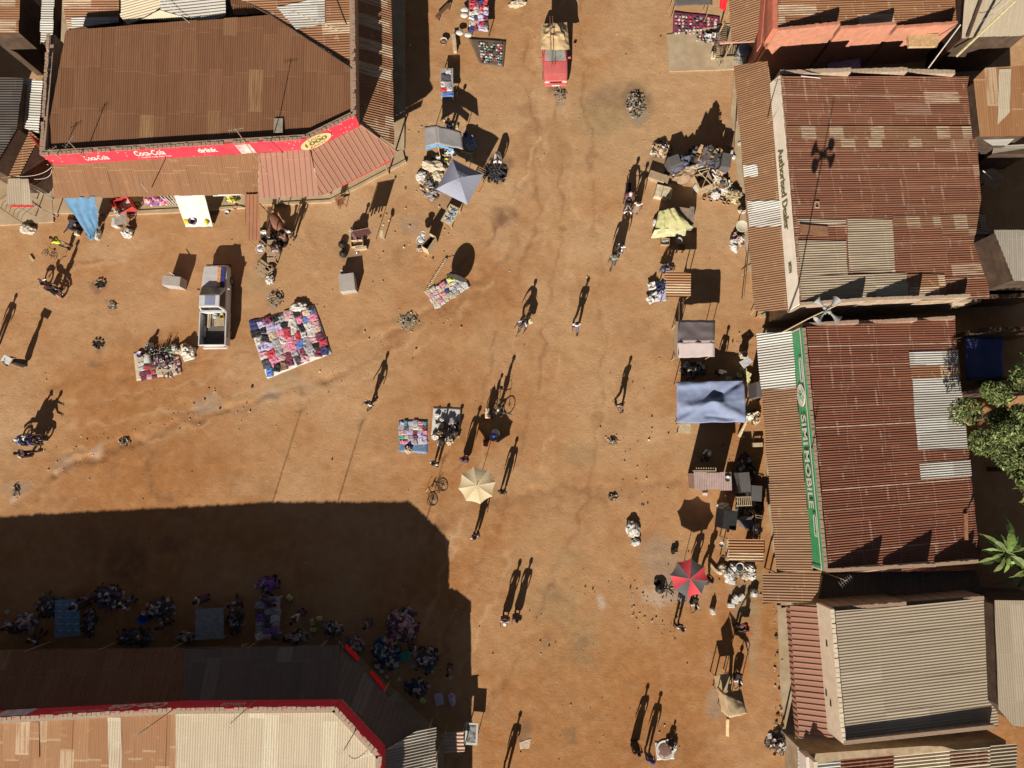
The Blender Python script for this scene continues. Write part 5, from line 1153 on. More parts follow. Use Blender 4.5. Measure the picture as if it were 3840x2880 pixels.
def pot(px, py, r_, h, label, mat=None, z=0, group=None):
    g = G(px, py, z + h); r = empty('cooking_pot', (g.x, g.y, z), .4, label, 'pot', group); mat = mat or M('sooty_pot', (.03, .027, .025), .5, .2, 9, dirt=.1)
    MB().lathe((0, 0, 0), [(r_ * .7, 0), (r_, h * .3), (r_, h * .8), (r_ * .92, h), (r_ * .88, h), (r_ * .9, h * .8), (r_ * .85, .03), (.001, .03)], 18).build('bowl', mat, r, smooth=True)
    MB().lathe((0, 0, h + .003), [(r_ * .98, 0), (r_ * .7, .035), (.03, .05), (.03, .075), (.001, .08)], 18).build('lid', mat, r, smooth=True)
    for s in (-1, 1): MB().path([(s * r_ * .97, -.05, h * .7), (s * r_ * 1.15, 0, h * .72), (s * r_ * .97, .05, h * .7)], .008).build('handle', mat, r)
    return r
def jerry(px, py, rot, mat, label, lying=False, z=0, group='plastic jerrycans', s=1.0):
    g = G(px, py, z + .2); r = empty('jerrycan', (g.x, g.y, z), R(rot), label, 'jerrycan', group); r.scale = (s, s, s)
    if lying: r.rotation_euler = (R(90), 0, R(rot)); r.location.z = z + .12
    MB().box((0, 0, .20), (.24, .34, .38), taper=.93).build('canister', mat, r, bevel=.035)
    MB().path([(0, -.13, .39), (0, -.10, .46), (0, .06, .46), (0, .09, .39)], .018).build('handle', mat, r)
    MB().tube((0, .13, .38), (0, .14, .45), .03, n=10).build('lid', BLK, r)
    return r
def sack(px, py, w_, l, h, rot, mat, label, seed=1, cat='sack', name='sack', z=0, tie=True, group=None):
    g = G(px, py, h * .6 + z); r = empty(name, (g.x, g.y, z), R(rot), label, cat, group)
    MB().blob((0, 0, 0), (w_ / 2, l / 2, h / 1.55), seed, 3, .42, 2.6).build('bag', mat, r, smooth=False)
    if tie: MB().lathe((0, 0, h * .9), [(.03, 0), (.02, .04), (.06, .1), (.05, .105), (.001, .05)], 9).build('neck', mat, r)
    return r
def heap(px, py, w_, l, h, mat, label, seed, cat='heap', name='heap', n=40, mats=None, rot=0, size=.12, kind='stuff'):
    """loose rubbish / offcuts: one uncountable pile"""
    rnd = random.Random(seed); g = G(px, py, h * .4); mb = MB(); mb.blob((0, 0, 0), (w_ * .36, l * .36, h * .4), seed, 3, .6, 3)
    for i in range(n):
        a = rnd.uniform(0, 6.28); q = rnd.random() ** .75 * 1.15; x, y = math.cos(a) * q * w_ / 2, math.sin(a) * q * l / 2; zz = h * (1 - q) * rnd.uniform(.5, 1.1)
        s = size * rnd.uniform(.4, 1.3)
        mb.box((x, y, zz + s * .2), (s, s * rnd.uniform(.3, 1), s * rnd.uniform(.08, .35)), rnd.uniform(0, 3.1), rnd.randrange(len(mats) if mats else 1), rnd.uniform(-.7, .7), rnd.uniform(-.5, .5))
    c, s_ = math.cos(R(rot)), math.sin(R(rot)); mb.v = [Vector((v.x * c - v.y * s_ + g.x, v.x * s_ + v.y * c + g.y, v.z)) for v in mb.v]
    return solo(name, mb, mats or mat, label, cat, kind=kind)
def sheet_mesh(P4, nu=16, nv=12, sag=.0, ridge=.0, wr=.04, seed=0, f=2.2, fold=0, crease=()):
    """draped sheet between four corners (world), listed round the edge; has 1.5 cm thickness"""
    P = [Vector(p) for p in P4]; off = Vector((seed * 3.1, seed * 5.7, seed)); mb = MB(); top = []
    for j in range(nv + 1):
        for i in range(nu + 1):
            u, v = i / nu, j / nv
            p = P[0].lerp(P[1], u).lerp(P[3].lerp(P[2], u), v)
            p.z += -sag * 4 * u * (1 - u) * 4 * v * (1 - v) * .5 + ridge * (1 - abs(2 * v - 1))
            p.z += wr * (noise.noise(Vector((p.x * f, p.y * f, 0)) + off) + .5 * noise.noise(Vector((p.x * f * 2.7, p.y * f * 2.7, 3)) + off))
            for (u0, v0, u1, v1, dp, cw) in crease:
                tt = max(0, min(1, ((u - u0) * (u1 - u0) + (v - v0) * (v1 - v0)) / ((u1 - u0) ** 2 + (v1 - v0) ** 2))); dd = math.hypot(u - u0 - tt * (u1 - u0), v - v0 - tt * (v1 - v0)); p.z += dp * math.exp(-(dd / cw) ** 2)
            if fold: p.z += fold * abs(math.sin((u * 9 + noise.noise(Vector((u * 3, v * 2, 1)) + off) * 1.5)))
            if 0 < u < 1: p.y += noise.noise(Vector((u * 5, v, 8)) + off) * .05
            top.append(p)
    N = nu + 1
    mb.v = top + [p - Vector((0, 0, .015)) for p in top]; K = len(top)
    for j in range(nv):
        for i in range(nu):
            a = j * N + i; mb.f += [(a, a + 1, a + 1 + N, a + N), (a + K, a + N + K, a + 1 + N + K, a + 1 + K)]
    rg = [i for i in range(N)] + [j * N + nu for j in range(1, nv + 1)] + [nv * N + i for i in range(nu - 1, -1, -1)] + [j * N for j in range(nv - 1, 0, -1)]
    for k in range(len(rg)): a, b = rg[k], rg[(k + 1) % len(rg)]; mb.f.append((a, a + K, b + K, b))
    mb.m = [0] * len(mb.f); return mb
def tarp_on_poles(name, label, corners, mat, poles=True, cat='canopy', polemat=None, **kw):
    """corners: (px,py,z) as seen"""
    P = [G(*c) for c in corners]; c = sum(P, Vector()) / 4; r = empty(name, (c.x, c.y, 0), 0, label, cat)
    sheet_mesh(P, **kw).build('tarpaulin', mat, r, world=True, smooth=True)
    if poles:
        for p in P: q = p + (c - p) * .06; MB().tube((q.x, q.y, 0), (q.x, q.y, p.z - .03), .025, n=6).build('pole', polemat or WOOD, r, world=True)
    return r
def umbrella(px, py, R_, h, mats, label, n=8, drop=.19, rot=0, tilt=(0, 0), scal=.06, name='umbrella', base=True, handle=None):
    """px,py: where the hub is seen"""
    g = G(px, py, h); r = empty(name, (g.x, g.y, 0), R(rot), label, 'umbrella')
    M3 = Matrix.Rotation(R(tilt[0]), 3, 'X') @ Matrix.Rotation(R(tilt[1]), 3, 'Y'); hub = Vector((0, 0, h))
    for k in range(n):
        mb = MB(); a0, a1 = 2 * math.pi * k / n, 2 * math.pi * (k + 1) / n; vs = []; K = 5
        for i in range(K + 1):
            q = i / K
            for j in range(K + 1):
                t = j / K; a = a0 + (a1 - a0) * t
                e = Vector((math.cos(a0), math.sin(a0), 0)).lerp(Vector((math.cos(a1), math.sin(a1), 0)), t)
                bow = 4 * t * (1 - t)
                e = e * (R_ * q * (1 - scal * bow * q)); z = -drop * q ** 1.7 - .03 * bow * q
                vs.append(hub + M3 @ Vector((e.x, e.y, z)))
        vs += [v - Vector((0, 0, .008)) for v in vs]; o_ = (K + 1) ** 2
        fs = []
        for i in range(K):
            for j in range(K): a = i * (K + 1) + j; fs += [(a, a + 1, a + K + 2, a + K + 1), (a + o_, a + K + 1 + o_, a + K + 2 + o_, a + 1 + o_)]
        mb.add(vs, fs); mb.build('canopy_panel', mats[k % len(mats)], r, smooth=False)
        e = M3 @ Vector((math.cos(a0) * R_, math.sin(a0) * R_, -drop)); m1 = M3 @ Vector((math.cos(a0) * R_ * .5, math.sin(a0) * R_ * .5, -drop * .31))
        MB().path([hub - Z_ * .03, hub + m1 - Z_ * .03, hub + e - Z_ * .015], .008, 4).build('rib', STEEL, r)
    ax = M3 @ Z_; MB().tube(hub + ax * .12, hub - ax * (h / max(.3, ax.z)) if not handle else hub - ax * handle, .018, n=6).build('pole', STEEL, r)
    if base: MB().lathe((hub - ax * (h / max(.3, ax.z))) * 1, [(.2, 0), (.2, .06), (.05, .1), (.001, .1)], 12).build('base', IRON, r)
    return r
def stool(px, py, s, h, mat, label, rot=0, group=None):
    return table(px, py, s, s, h, rot, mat, label, name='stool', cat='stool', zt=.03, group=group)
def chair(px, py, rot, mat, label):
    g = G(px, py, .45); r = empty('chair', (g.x, g.y, 0), R(rot), label, 'chair')
    MB().box((0, 0, .43), (.42, .42, .03)).build('seat', mat, r, bevel=.01); MB().box((0, -.22, .68), (.42, .03, .4), rx=R(8)).build('backrest', mat, r, bevel=.01)
    for sx in (-1, 1):
        for sy in (-1, 1): MB().tube((sx * .19, sy * .19, .42), (sx * .22, sy * .22, 0), .02).build('leg', mat, r)
    for sx in (-1, 1): MB().path([(sx * .22, -.2, .62), (sx * .23, .1, .64), (sx * .2, .18, .43)], .018).build('armrest', mat, r)
    return r
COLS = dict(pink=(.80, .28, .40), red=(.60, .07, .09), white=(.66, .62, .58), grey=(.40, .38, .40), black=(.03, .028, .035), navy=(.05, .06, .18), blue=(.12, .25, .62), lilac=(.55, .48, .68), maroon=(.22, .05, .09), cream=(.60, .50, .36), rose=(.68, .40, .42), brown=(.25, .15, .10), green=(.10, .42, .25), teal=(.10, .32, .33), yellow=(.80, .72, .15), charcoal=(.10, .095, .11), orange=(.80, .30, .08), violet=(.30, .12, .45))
ORD = ['first', 'second', 'third', 'fourth', 'fifth', 'sixth', 'seventh', 'eighth', 'ninth', 'tenth', 'eleventh', 'twelfth', 'thirteenth']
def goods_grid(quad, rows, cols, palette, what, where, grp, name='garment', cat='garment', seed=0, z=.02, amp=.06, fill=1.06, n=6, skip=.0):
    """quad: pixel corners TL,TR,BR,BL of a mat; one thing per cell"""
    rnd = random.Random(seed); Q = [G(x, y, z) for x, y in quad]; ux = (Q[1] - Q[0]); rz = math.atan2(ux.y, ux.x)
    for i in range(rows):
        for j in range(cols):
            if rnd.random() < skip: continue
            u, v = (j + .5) / cols, (i + .5) / rows
            p = Q[0].lerp(Q[1], u).lerp(Q[3].lerp(Q[2], u), v); cw = ux.length / cols; chh = (Q[3] - Q[0]).length / rows
            c = palette[(i * cols + j) % len(palette)] if seed < 0 else rnd.choice(palette)
            mb = MB().cloth((p.x + rnd.uniform(-.07, .07) * cw * 2, p.y + rnd.uniform(-.07, .07) * chh * 2, z + .003 + rnd.random() * .03), (cw * fill * rnd.uniform(.72, 1.3), chh * fill * rnd.uniform(.72, 1.25)), rz + rnd.uniform(-.35, .35), seed * 100 + i * 20 + j, amp * .75, n, .018, dome=.0, freq=5)
            solo(name, mb, cm_(COLS[c]), f'{c} {what}, {ORD[i]} row, {ORD[j]} from left, {where}', cat, grp)
def matcloth(quad, mat, label, z=.008, seed=0, wr=.012, name='ground_mat', cat='mat'):
    mb = sheet_mesh([G(x, y, z + .03) for x, y in quad], 12, 12, wr=wr, seed=seed, f=3); return solo(name, mb, mat, label, cat, smooth=True)
def planks(items, mat, parent=None): pass
# ================================================================ people
def PH(hx, hy, face, ps, top, low, label, style='trousers', cap=None, s=1.0, **k):
    """placed by where the head is seen"""
    hz = pose(ps)['hd'].z * s; g = G(hx, hy, hz); hd = pose(ps)['hd']; a = -R(face)
    off_ = Vector((-hd.y * math.sin(a), hd.y * math.cos(a), 0)) * s
    q = proj((g.x - off_.x, g.y - off_.y, 0)); return person(q[0], q[1], face, ps, top, low, label, style, cap, s, **k)
C_ = COLS
person(262, 930, 300, 'bend', (.62, .78, .06), (.30, .22, .14), 'person in lime yellow shirt bending over, legs spread, by the blue sheet')
person(300, 868, 20, 'bend', (.03, .04, .10), (.03, .03, .05), 'person in navy clothes stooping behind a cream jerrycan')
p_ = PH(24, 1350, 270, 'head', (.05, .04, .04), (.06, .05, .05), 'person in dark clothes carrying a white box on the head', 'skirt')
carton(24, 1349, .42, .55, .10, 62, M('white_card', (.8, .8, .8)), 'white flat box carried on the head at left edge', z=1.79, flaps=False, name='flat_box')
person(-6, 1292, 200, 'walk', (.1, .1, .1), (.1, .1, .1), 'person at the left frame edge throwing a long shadow')
PH(62, 1700, 80, 'walk', (.55, .53, .52), (.05, .04, .05), 'person in grey white top walking beside the loaded motorcycle')
motorcycle(132, 1653, 88, 'dark blue motorcycle with two riders heading right at the left edge', (.04, .05, .12))
person(150, 1653, 88, 'ride', (.10, .12, .45), (.05, .05, .07), 'motorcycle rider in blue shirt gripping the handlebar')
person(112, 1653, 88, 'ride', (.25, .28, .60), (.04, .04, .05), 'passenger in blue shirt and white cap on the motorcycle', cap=(.85, .84, .82))
sack(96, 1640, .5, .4, .5, 0, cm_(C_['white']), 'white bundle tied behind the two motorcycle riders', 5, z=.8)
PH(1375, 1511, 235, 'walk', (.82, .80, .80), (.10, .08, .07), 'person in white shirt striding alone west of the goods mats')
PH(1624, 1740, 200, 'stand', (.82, .80, .76), (.10, .08, .08), 'person in white top standing left of the beige umbrella')
PH(1738, 1724, 190, 'stand', (.09, .06, .12), (.12, .06, .10), 'person in dark purple dress standing above the beige umbrella', 'skirt')
person(1660, 1632, 345, 'mat', (.25, .13, .07), (.60, .55, .48), 'seller in brown shirt sitting on the white mat', 'skirt')
person(1712, 1635, 340, 'mat', (.03, .03, .035), (.04, .04, .05), 'seller in black clothes sitting on the white mat')
person(1850, 1650, 20, 'sit', (.03, .10, .45), (.75, .75, .78), 'seller in bright blue shirt sitting in the umbrella shade', 'skirt', cap=(.02, .08, .4))
person(1822, 1665, 10, 'squat', (.50, .05, .06), (.1, .05, .05), 'child in red squatting beside the seller in blue', s=.72)
person(1872, 1533, 100, 'stand', (.70, .60, .42), (.10, .08, .06), 'person in cream shirt holding the loaded bicycle')
person(1838, 1560, 90, 'stand', (.35, .10, .10), (.08, .06, .05), 'short person in maroon shirt behind the loaded bicycle', s=.8)
PH(1883, 1847, 190, 'stand', (.12, .09, .08), (.05, .04, .04), 'slim person in dark clothes right of the beige umbrella')
PH(1780, 2018, 160, 'stand', (.78, .62, .62), (.10, .08, .10), 'person in pale pink shirt below the beige umbrella')
PH(1893, 2336, 185, 'walk', (.72, .62, .55), (.18, .08, .08), 'left one of two people walking together, pale headscarf', 'skirt', cap=(.8, .75, .7))
PH(1938, 2328, 190, 'walk', (.06, .05, .05), (.10, .08, .07), 'right one of two people walking together, all in black', 'skirt')
PH(2165, 1214, 180, 'walk', (.84, .83, .83), (.12, .12, .18), 'person in white shirt walking alone down the middle')
bicycle(1962, 1225, 212, 'bicycle ridden towards the lower left with a cream jerrycan')
person(1968, 1216, 212, 'ride', (.55, .52, .55), (.08, .08, .1), 'cyclist in grey shirt riding in the middle of the square')
jerry(1988, 1204, 30, M('cream_plastic', (.75, .66, .42), .5), 'cream jerrycan hanging on the ridden bicycle', z=.35)
PH(2333, 1518, 160, 'walk', (.45, .30, .25), (.14, .10, .08), 'slim person walking alone left of the blue awning', s=.95)
PH(2334, 918, 210, 'walk', (.84, .83, .84), (.80, .80, .80), 'person in long white robe walking below the maroon motorcycle', 'dress')
PH(2306, 962, 205, 'walk', (.35, .33, .30), (.12, .10, .09), 'person in grey top with green bundle beside the white robed walker', cap=(.12, .15, .08))
PH(2322, 942, 205, 'walk', (.30, .22, .26), (.12, .10, .10), 'person in dull violet top between the two walkers', s=.95)
motorcycle(2352, 742, 184, 'maroon motorcycle ridden downwards between car and junk heap', (.25, .03, .03))
person(2350, 748, 184, 'ride', (.20, .04, .05), (.2, .18, .2), 'rider in maroon jacket on the maroon motorcycle', cap=(.75, .6, .55))
person(2347, 790, 184, 'bend', (.78, .74, .7), (.15, .1, .1), 'person in white shirt leaning over the motorcycle front')
PH(2398, 758, 185, 'stand', (.75, .70, .64), (.3, .2, .15), 'person in cream blouse with shoulder bag beside the motorcycle', 'skirt')
PH(2560, 2362, 185, 'stand', (.78, .76, .74), (.03, .03, .03), 'person in black trousers standing below the red and black umbrella')
person(2640, 2165, 330, 'walk', (.08, .06, .05), (.06, .05, .05), 'person in dark clothes walking behind the red and black umbrella')
person(2588, 2172, 350, 'stand', (.1, .08, .07), (.06, .05, .05), 'person in dark dress standing under the red and black umbrella', 'skirt')
PH(2396, 2828, 350, 'stand', (.05, .035, .03), (.04, .03, .03), 'person in black dress standing left of the purple shirt one', 'dress')
PH(2447, 2860, 10, 'stand', (.16, .11, .30), (.10, .09, .12), 'person in purple shirt standing left of the tray of dried fish', cap=(.18, .13, .35))
person(1895, 2890, 10, 'walk', (.2, .15, .12), (.1, .1, .1), 'person at the lower frame edge throwing a shadow')
person(1868, 604, 182, 'bend', (.80, .79, .76), (.78, .77, .74), 'person in white dress stooping over the charcoal heap', 'dress')
PH(2521, 992, 200, 'stand', (.82, .81, .82), (.2, .2, .3), 'person in white shirt standing above the small rusty sheet roof')
person(1101, 889, 215, 'stand', (.80, .79, .78), (.12, .09, .08), 'person in white shirt standing right of the long brown sheet roof')
person(1078, 905, 330, 'sit', (.3, .16, .12), (.15, .08, .08), 'stall keeper in brown seated near the charcoal stoves', 'skirt')
person(1055, 950, 300, 'sit', (.45, .40, .38), (.2, .12, .1), 'stall keeper in grey seated below the white shirted person', 'skirt')
person(1340, 905, 10, 'sit', (.12, .07, .07), (.2, .1, .12), 'cook in brown seated behind the wooden food boxes', 'skirt')
person(2760, 2530, 200, 'squat', (.7, .7, .72), (.05, .05, .05), 'person in white shirt squatting above the tan tarp stall')
person(2477, 1015, 120, 'sit', (.15, .2, .4), (.1, .1, .1), 'seller in blue seated in the shade by the small rusty roof')
person(560, 1320, 180, 'mat', (.07, .05, .05), (.7, .68, .64), 'seller in dark top sitting at the upper edge of the bottle mat', 'skirt')
person(2580, 1385, 170, 'sit', (.3, .3, .3), (.1, .1, .12), 'seller in grey seated between the grey tent and blue awning')
person(2690, 1400, 20, 'stand', (.06, .05, .05), (.05, .05, .06), 'person in black standing above the right end of the blue awning', s=.9)
person(2640, 1690, 180, 'sit', (.6, .6, .62), (.1, .1, .1), 'seller with white cap seated in the shade below the blue awning', cap=(.75, .75, .75))
person(2600, 2250, 200, 'squat', (.6, .55, .5), (.08, .06, .06), 'person in pale shirt crouching right of the red and black umbrella')
person(1690, 500, 30, 'stand', (.10, .2, .35), (.05, .05, .1), 'person in blue standing in shade right of the grey tent')
person(2790, 2340, 250, 'sit', (.5, .04, .06), (.05, .05, .05), 'seller in red seated under the lower canopy edge')
for i, (x, y, t, l) in enumerate([(362, 2230, (.25, .15, .3), 'person in violet top standing left of the blue cap stall in shade'), (480, 2270, (.7, .7, .8), 'person in pale lilac shirt in the shade beside the blue barrel'), (775, 2240, (.5, .5, .5), 'person in grey top above the grey table in shade'), (1010, 2235, (.1, .08, .12), 'person in black above the lilac clothes table in shade'), (60, 2330, (.4, .4, .42), 'person in grey at the left edge in deep shade'), (1480, 2380, (.4, .12, .15), 'person in maroon bending over the round goods mat in shade'), (1300, 2400, (.3, .2, .2), 'person in brown by the corner post in shade'), (1690, 2500, (.2, .2, .25), 'person in charcoal at the right edge of the deep shade'), (540, 2390, (.35, .35, .35), 'person in dull grey below the blue barrel in shade')]):
    person(x, y, 40 * i, ('stand', 'sit', 'stand', 'bend', 'sit', 'bend', 'stand', 'stand', 'sit')[i], t, (.1, .08, .09), l, ('skirt', 'trousers')[i % 2])
# ================================================================ vehicles
WPNT = M('white_car_paint', (.74, .73, .72), .35, .05, 3, bump=0, dirt=.25, spec=.5); RPNT = M('faded_red_car_paint', (.66, .13, .13), .4, .08, 3, bump=0, dirt=.22, dirtcol=(.6, .3, .22), spec=.5)
LITE = M('lamp_glass', (.75, .72, .66), .2, .05, 9, bump=0, dirt=.1); BEDM = M('truck_bed', (.16, .14, .13), .7, .2, 5)
def pickup():
    # front towards picture top
    g = G(815, 1150, .4); r = empty('pickup_truck', (g.x, g.y, 0), R(.6), 'white pickup truck with open bed, blue and orange stripes on the hood', 'pickup truck')
    b = MB(); loft(b, [(2.52, sec(.66, .38, .60, .78, .03)), (2.42, sec(.76, .30, .66, .90, .04)), (1.9, sec(.80, .26, .70, .96, .05)), (1.15, sec(.82, .25, .72, 1.02, .05)), (.9, sec(.82, .25, .72, 1.02, .02)), (-.42, sec(.82, .25, .72, 1.02, .01))]); b.build('body', WPNT, r, bevel=.015)
    bd = MB(); bd.box((0, -1.48, .42), (1.56, 2.1, .06)); 
    for s in (-1, 1): bd.box((s * .80, -1.48, .66), (.07, 2.12, .68)); bd.box((s * .70, -1.60, .56), (.16, .66, .22))
    bd.box((0, -2.50, .70), (1.53, .06, .58)); bd.box((0, -.46, .76), (1.53, .06, .5)); bo = bd.build('bed', WPNT, r, bevel=.01)
    MB().box((0, -1.48, .455), (1.40, 2.0, .01)).build('bed_floor', BEDM, bo)
    cabin(r, (-.40, 1.12), (-.30, .45), 1.03, 1.62, .76, .62, WPNT)
    st = MB(); st.box((.30, 1.72, 1.055), (.20, 1.25, .02), rx=-R(4.5)); st.build('orange_stripe', M('orange_stripe', (.85, .42, .18), .4, dirt=.1), r)
    st = MB(); st.box((.53, 1.72, 1.04), (.24, 1.25, .02), rx=-R(4.5)); st.build('blue_stripe', M('navy_stripe', (.05, .06, .25), .4, dirt=.1), r)
    MB().box((.05, .10, 1.632), (.62, .56, .012), .0).build('roof_panel', M('blue_grey_panel', (.28, .33, .48), .4, .08, 4, dirt=.1), r)
    for s in (-1, 1):
        MB().box((s * .58, 2.50, .66), (.30, .05, .16)).build('headlight', LITE, r, bevel=.01); MB().box((s * .92, .95, 1.05), (.16, .08, .13)).build('mirror', BLK if s < 0 else WPNT, r, bevel=.02)
        MB().box((s * .70, -2.545, .66), (.14, .02, .2)).build('tail_lamp', M('red_lens', (.5, .02, .02), .2), r)
    MB().box((0, 2.57, .60), (.72, .04, .18)).build('grille', BLK, r); MB().box((0, 2.62, .42), (1.5, .12, .16)).build('bumper', BLK, r, bevel=.03); MB().box((.0, -2.62, .42), (1.5, .1, .12)).build('bumper', WPNT, r, bevel=.02)
    for x in (-.74, .74):
        for y in (1.62, -1.62): car_wheel(r, x, y, .31)
    tb = MB(); sign_text(tb, 'ESCORT', (.842, -2.0, .68), (0, 1, 0), (0, 0, 1), .14, .95); tb.build('lettering', M('black_lettering', (.05, .05, .06)), r)
    return r
pickup()
carton(806, 1118, .95, .42, .10, 2, M('plywood_tan', (.45, .36, .25)), 'tan board lying across the front of the truck bed', z=.9, flaps=False, name='board', cat='board')
table(822, 1205, .62, .55, .3, 0, M('tan_carton', (.48, .38, .25)), 'low tan platform standing in the truck bed', z=.46, name='platform', cat='platform')
basin(806, 1189, .17, .12, M('grey_tin', (.5, .48, .44), .4), 'round grey tin basin on the platform in the truck bed', z=.77, fill=cm_(C_['white']))
MB_ = MB(); g = G(833, 1187, .9); MB_.lathe((g.x, g.y, .77), [(.10, 0), (.14, .24), (.15, .25), (.13, .24), (.09, .02), (.001, .02)], 14); solo('bucket', MB_, M('yellow_plastic', (.72, .60, .22), .5), 'yellow plastic bucket standing in the truck bed', 'bucket', smooth=True)
MB_ = MB(); g = G(778, 1195, .7); MB_.box((g.x, g.y, .53), (.09, 1.05, .12)); MB_.box((g.x + .1, g.y, .52), (.05, 1.0, .08)); solo('plank_pair', MB_, PALEW, 'two narrow planks lying along the left side of the truck bed', 'plank')
def redcar():
    # front towards picture bottom
    g = G(2080, 205, .5); r = empty('parked_car', (g.x, g.y, 0), R(181.5), 'faded red car with its rear half covered by a tan tarpaulin', 'car')
    b = MB(); loft(b, [(2.0, sec(.62, .32, .5, .60, .03)), (1.93, sec(.74, .25, .55, .74, .03)), (1.5, sec(.79, .2, .58, .84, .04)), (.75, sec(.80, .2, .62, .92, .05)), (.6, sec(.80, .2, .62, .92, .01)), (-1.3, sec(.80, .2, .62, .92, .01)), (-1.9, sec(.77, .25, .6, .88, .02)), (-2.0, sec(.70, .3, .5, .74, .02))]); b.build('body', RPNT, r, bevel=.015)
    cabin(r, (-1.7, .72), (-1.25, -.02), .93, 1.40, .72, .56, RPNT, glass=M('dusty_windshield', (.22, .22, .20), .25, .15, 4, bump=0, dirt=.4, dirtcol=(.35, .3, .25)))
    for s in (-1, 1):
        MB().box((s * .56, 1.96, .66), (.28, .06, .13)).build('headlight', LITE, r, bevel=.01); MB().box((s * .90, .52, .98), (.18, .10, .12)).build('mirror', RPNT, r, bevel=.02)
        MB().tube((s * .1 + .1, .78, .955), (s * .1 - .28, .45, 1.14), .008).build('wiper', BLK, r)
    MB().box((0, 1.99, .66), (.74, .05, .10)).build('grille', BLK, r); MB().box((0, 2.03, .44), (1.42, .12, .2)).build('bumper', RPNT, r, bevel=.03); MB().box((0, 2.1, .46), (.5, .01, .11)).build('number_plate', WHT, r)
    for x in (-.72, .72):
        for y in (1.25, -1.25): car_wheel(r, x, y, .29)
    return r
redcar()
TANT = M('tan_canvas', (.56, .40, .22), .85, .12, 3, bump=.25, dirt=.2, dirtcol=(.35, .22, .12))
mb = sheet_mesh([G(2030, 90, 1.55), G(2126, 82, 1.55), G(2136, 186, 1.62), G(2028, 186, 1.60)], 18, 18, sag=-.75, wr=.10, seed=4, f=1.6)
solo('tarpaulin', mb, TANT, 'tan tarpaulin tied over the load on the red car roof', 'tarpaulin')
sack(2080, 130, 1.45, 1.5, 1.2, 4, TANT, 'bulky bundle under the tan tarpaulin behind the car cabin', 8, z=.9, tie=False, name='bundle', cat='bundle')
for dx, l_ in ((0, 'bamboo pole standing up from the red car load, left one'), (10, 'bamboo pole standing up from the red car load, right one')):
    MB_ = MB(); a = G(2068 + dx, 250, 1.1); b = G(2062 + dx, 60, 2.7); MB_.tube(a, b, .018); solo('pole', MB_, DARKW, l_, 'pole')
bicycle(1658, 1860, 215, 'bicycle lying on its side left of the beige umbrella', lying=True)
bicycle(1868, 1548, 98, 'upright bicycle loaded with jerrycans above the umbrella shade')
jerry(1828, 1540, 0, M('cream_plastic', (.75, .66, .42), .5), 'cream jerrycan on the upright bicycle, front one', z=.4); jerry(1826, 1558, 0, M('cream_plastic', (.75, .66, .42), .5), 'cream jerrycan on the upright bicycle, rear one', z=.3)
motorcycle(205, 1088, 308, 'pink and black motorcycle parked at a slant by the fire ring', (.60, .20, .24)); bicycle(182, 968, 290, 'small bicycle lying below the lime shirted person', lying=True, rack=False).scale = (.6, .6, .6)
person(228, 1092, 300, 'stand', (.06, .05, .05), (.05, .04, .04), 'person in black standing beside the pink parked motorcycle')
# ================================================================ umbrellas, tents, awnings
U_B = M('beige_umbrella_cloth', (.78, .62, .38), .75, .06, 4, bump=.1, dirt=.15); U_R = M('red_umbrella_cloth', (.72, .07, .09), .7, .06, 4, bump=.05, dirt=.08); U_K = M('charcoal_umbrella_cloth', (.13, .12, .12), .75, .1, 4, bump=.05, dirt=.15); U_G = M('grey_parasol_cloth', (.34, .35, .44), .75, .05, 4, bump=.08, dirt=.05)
umbrella(1788, 1820, 1.10, 2.25, [U_B], 'beige umbrella with eight panels in the middle of the square', rot=10)
umbrella(2588, 2170, 1.12, 2.15, [U_R, U_K], 'umbrella with alternating red and black panels', rot=-8)
umbrella(1722, 668, 1.55, 2.35, [U_G], 'square blue-grey parasol beside the grey tent', n=4, rot=18, drop=.55, scal=.02)
g = G(1716, 1052); MB_ = MB(); MB_.lathe((g.x, g.y, .68), [(.66, -.02), (.68, 0), (.66, .02)], 22, axis=(-.28, -1, 0)); MB_.v = [v if v.z > .03 else Vector((v.x, v.y, .03)) for v in MB_.v]; solo('shadow_screen', MB_, BLK, 'added upright black disc casting the round shadow behind the pale clothes mat', 'screen')  # disc added as caster of the round shadow, thin from above
GT = M('grey_tarp', (.38, .36, .36), .8, .08, 3, bump=.15, dirt=.15); BT = M('blue_tarp', (.16, .30, .62), .6, .1, 2.5, bump=.15, dirt=.1, dirtcol=(.4, .42, .5)); LBT = M('blue_grey_awning', (.25, .30, .46), .7, .08, 2.5, bump=.15, dirt=.18, dirtcol=(.42, .42, .48)); SBT = M('sky_blue_sheet', (.12, .26, .43), .6, .12, 3, bump=.2, dirt=.1); WT = M('white_cloth', (.70, .67, .62), .8, .08, 3, bump=.2, dirt=.15)
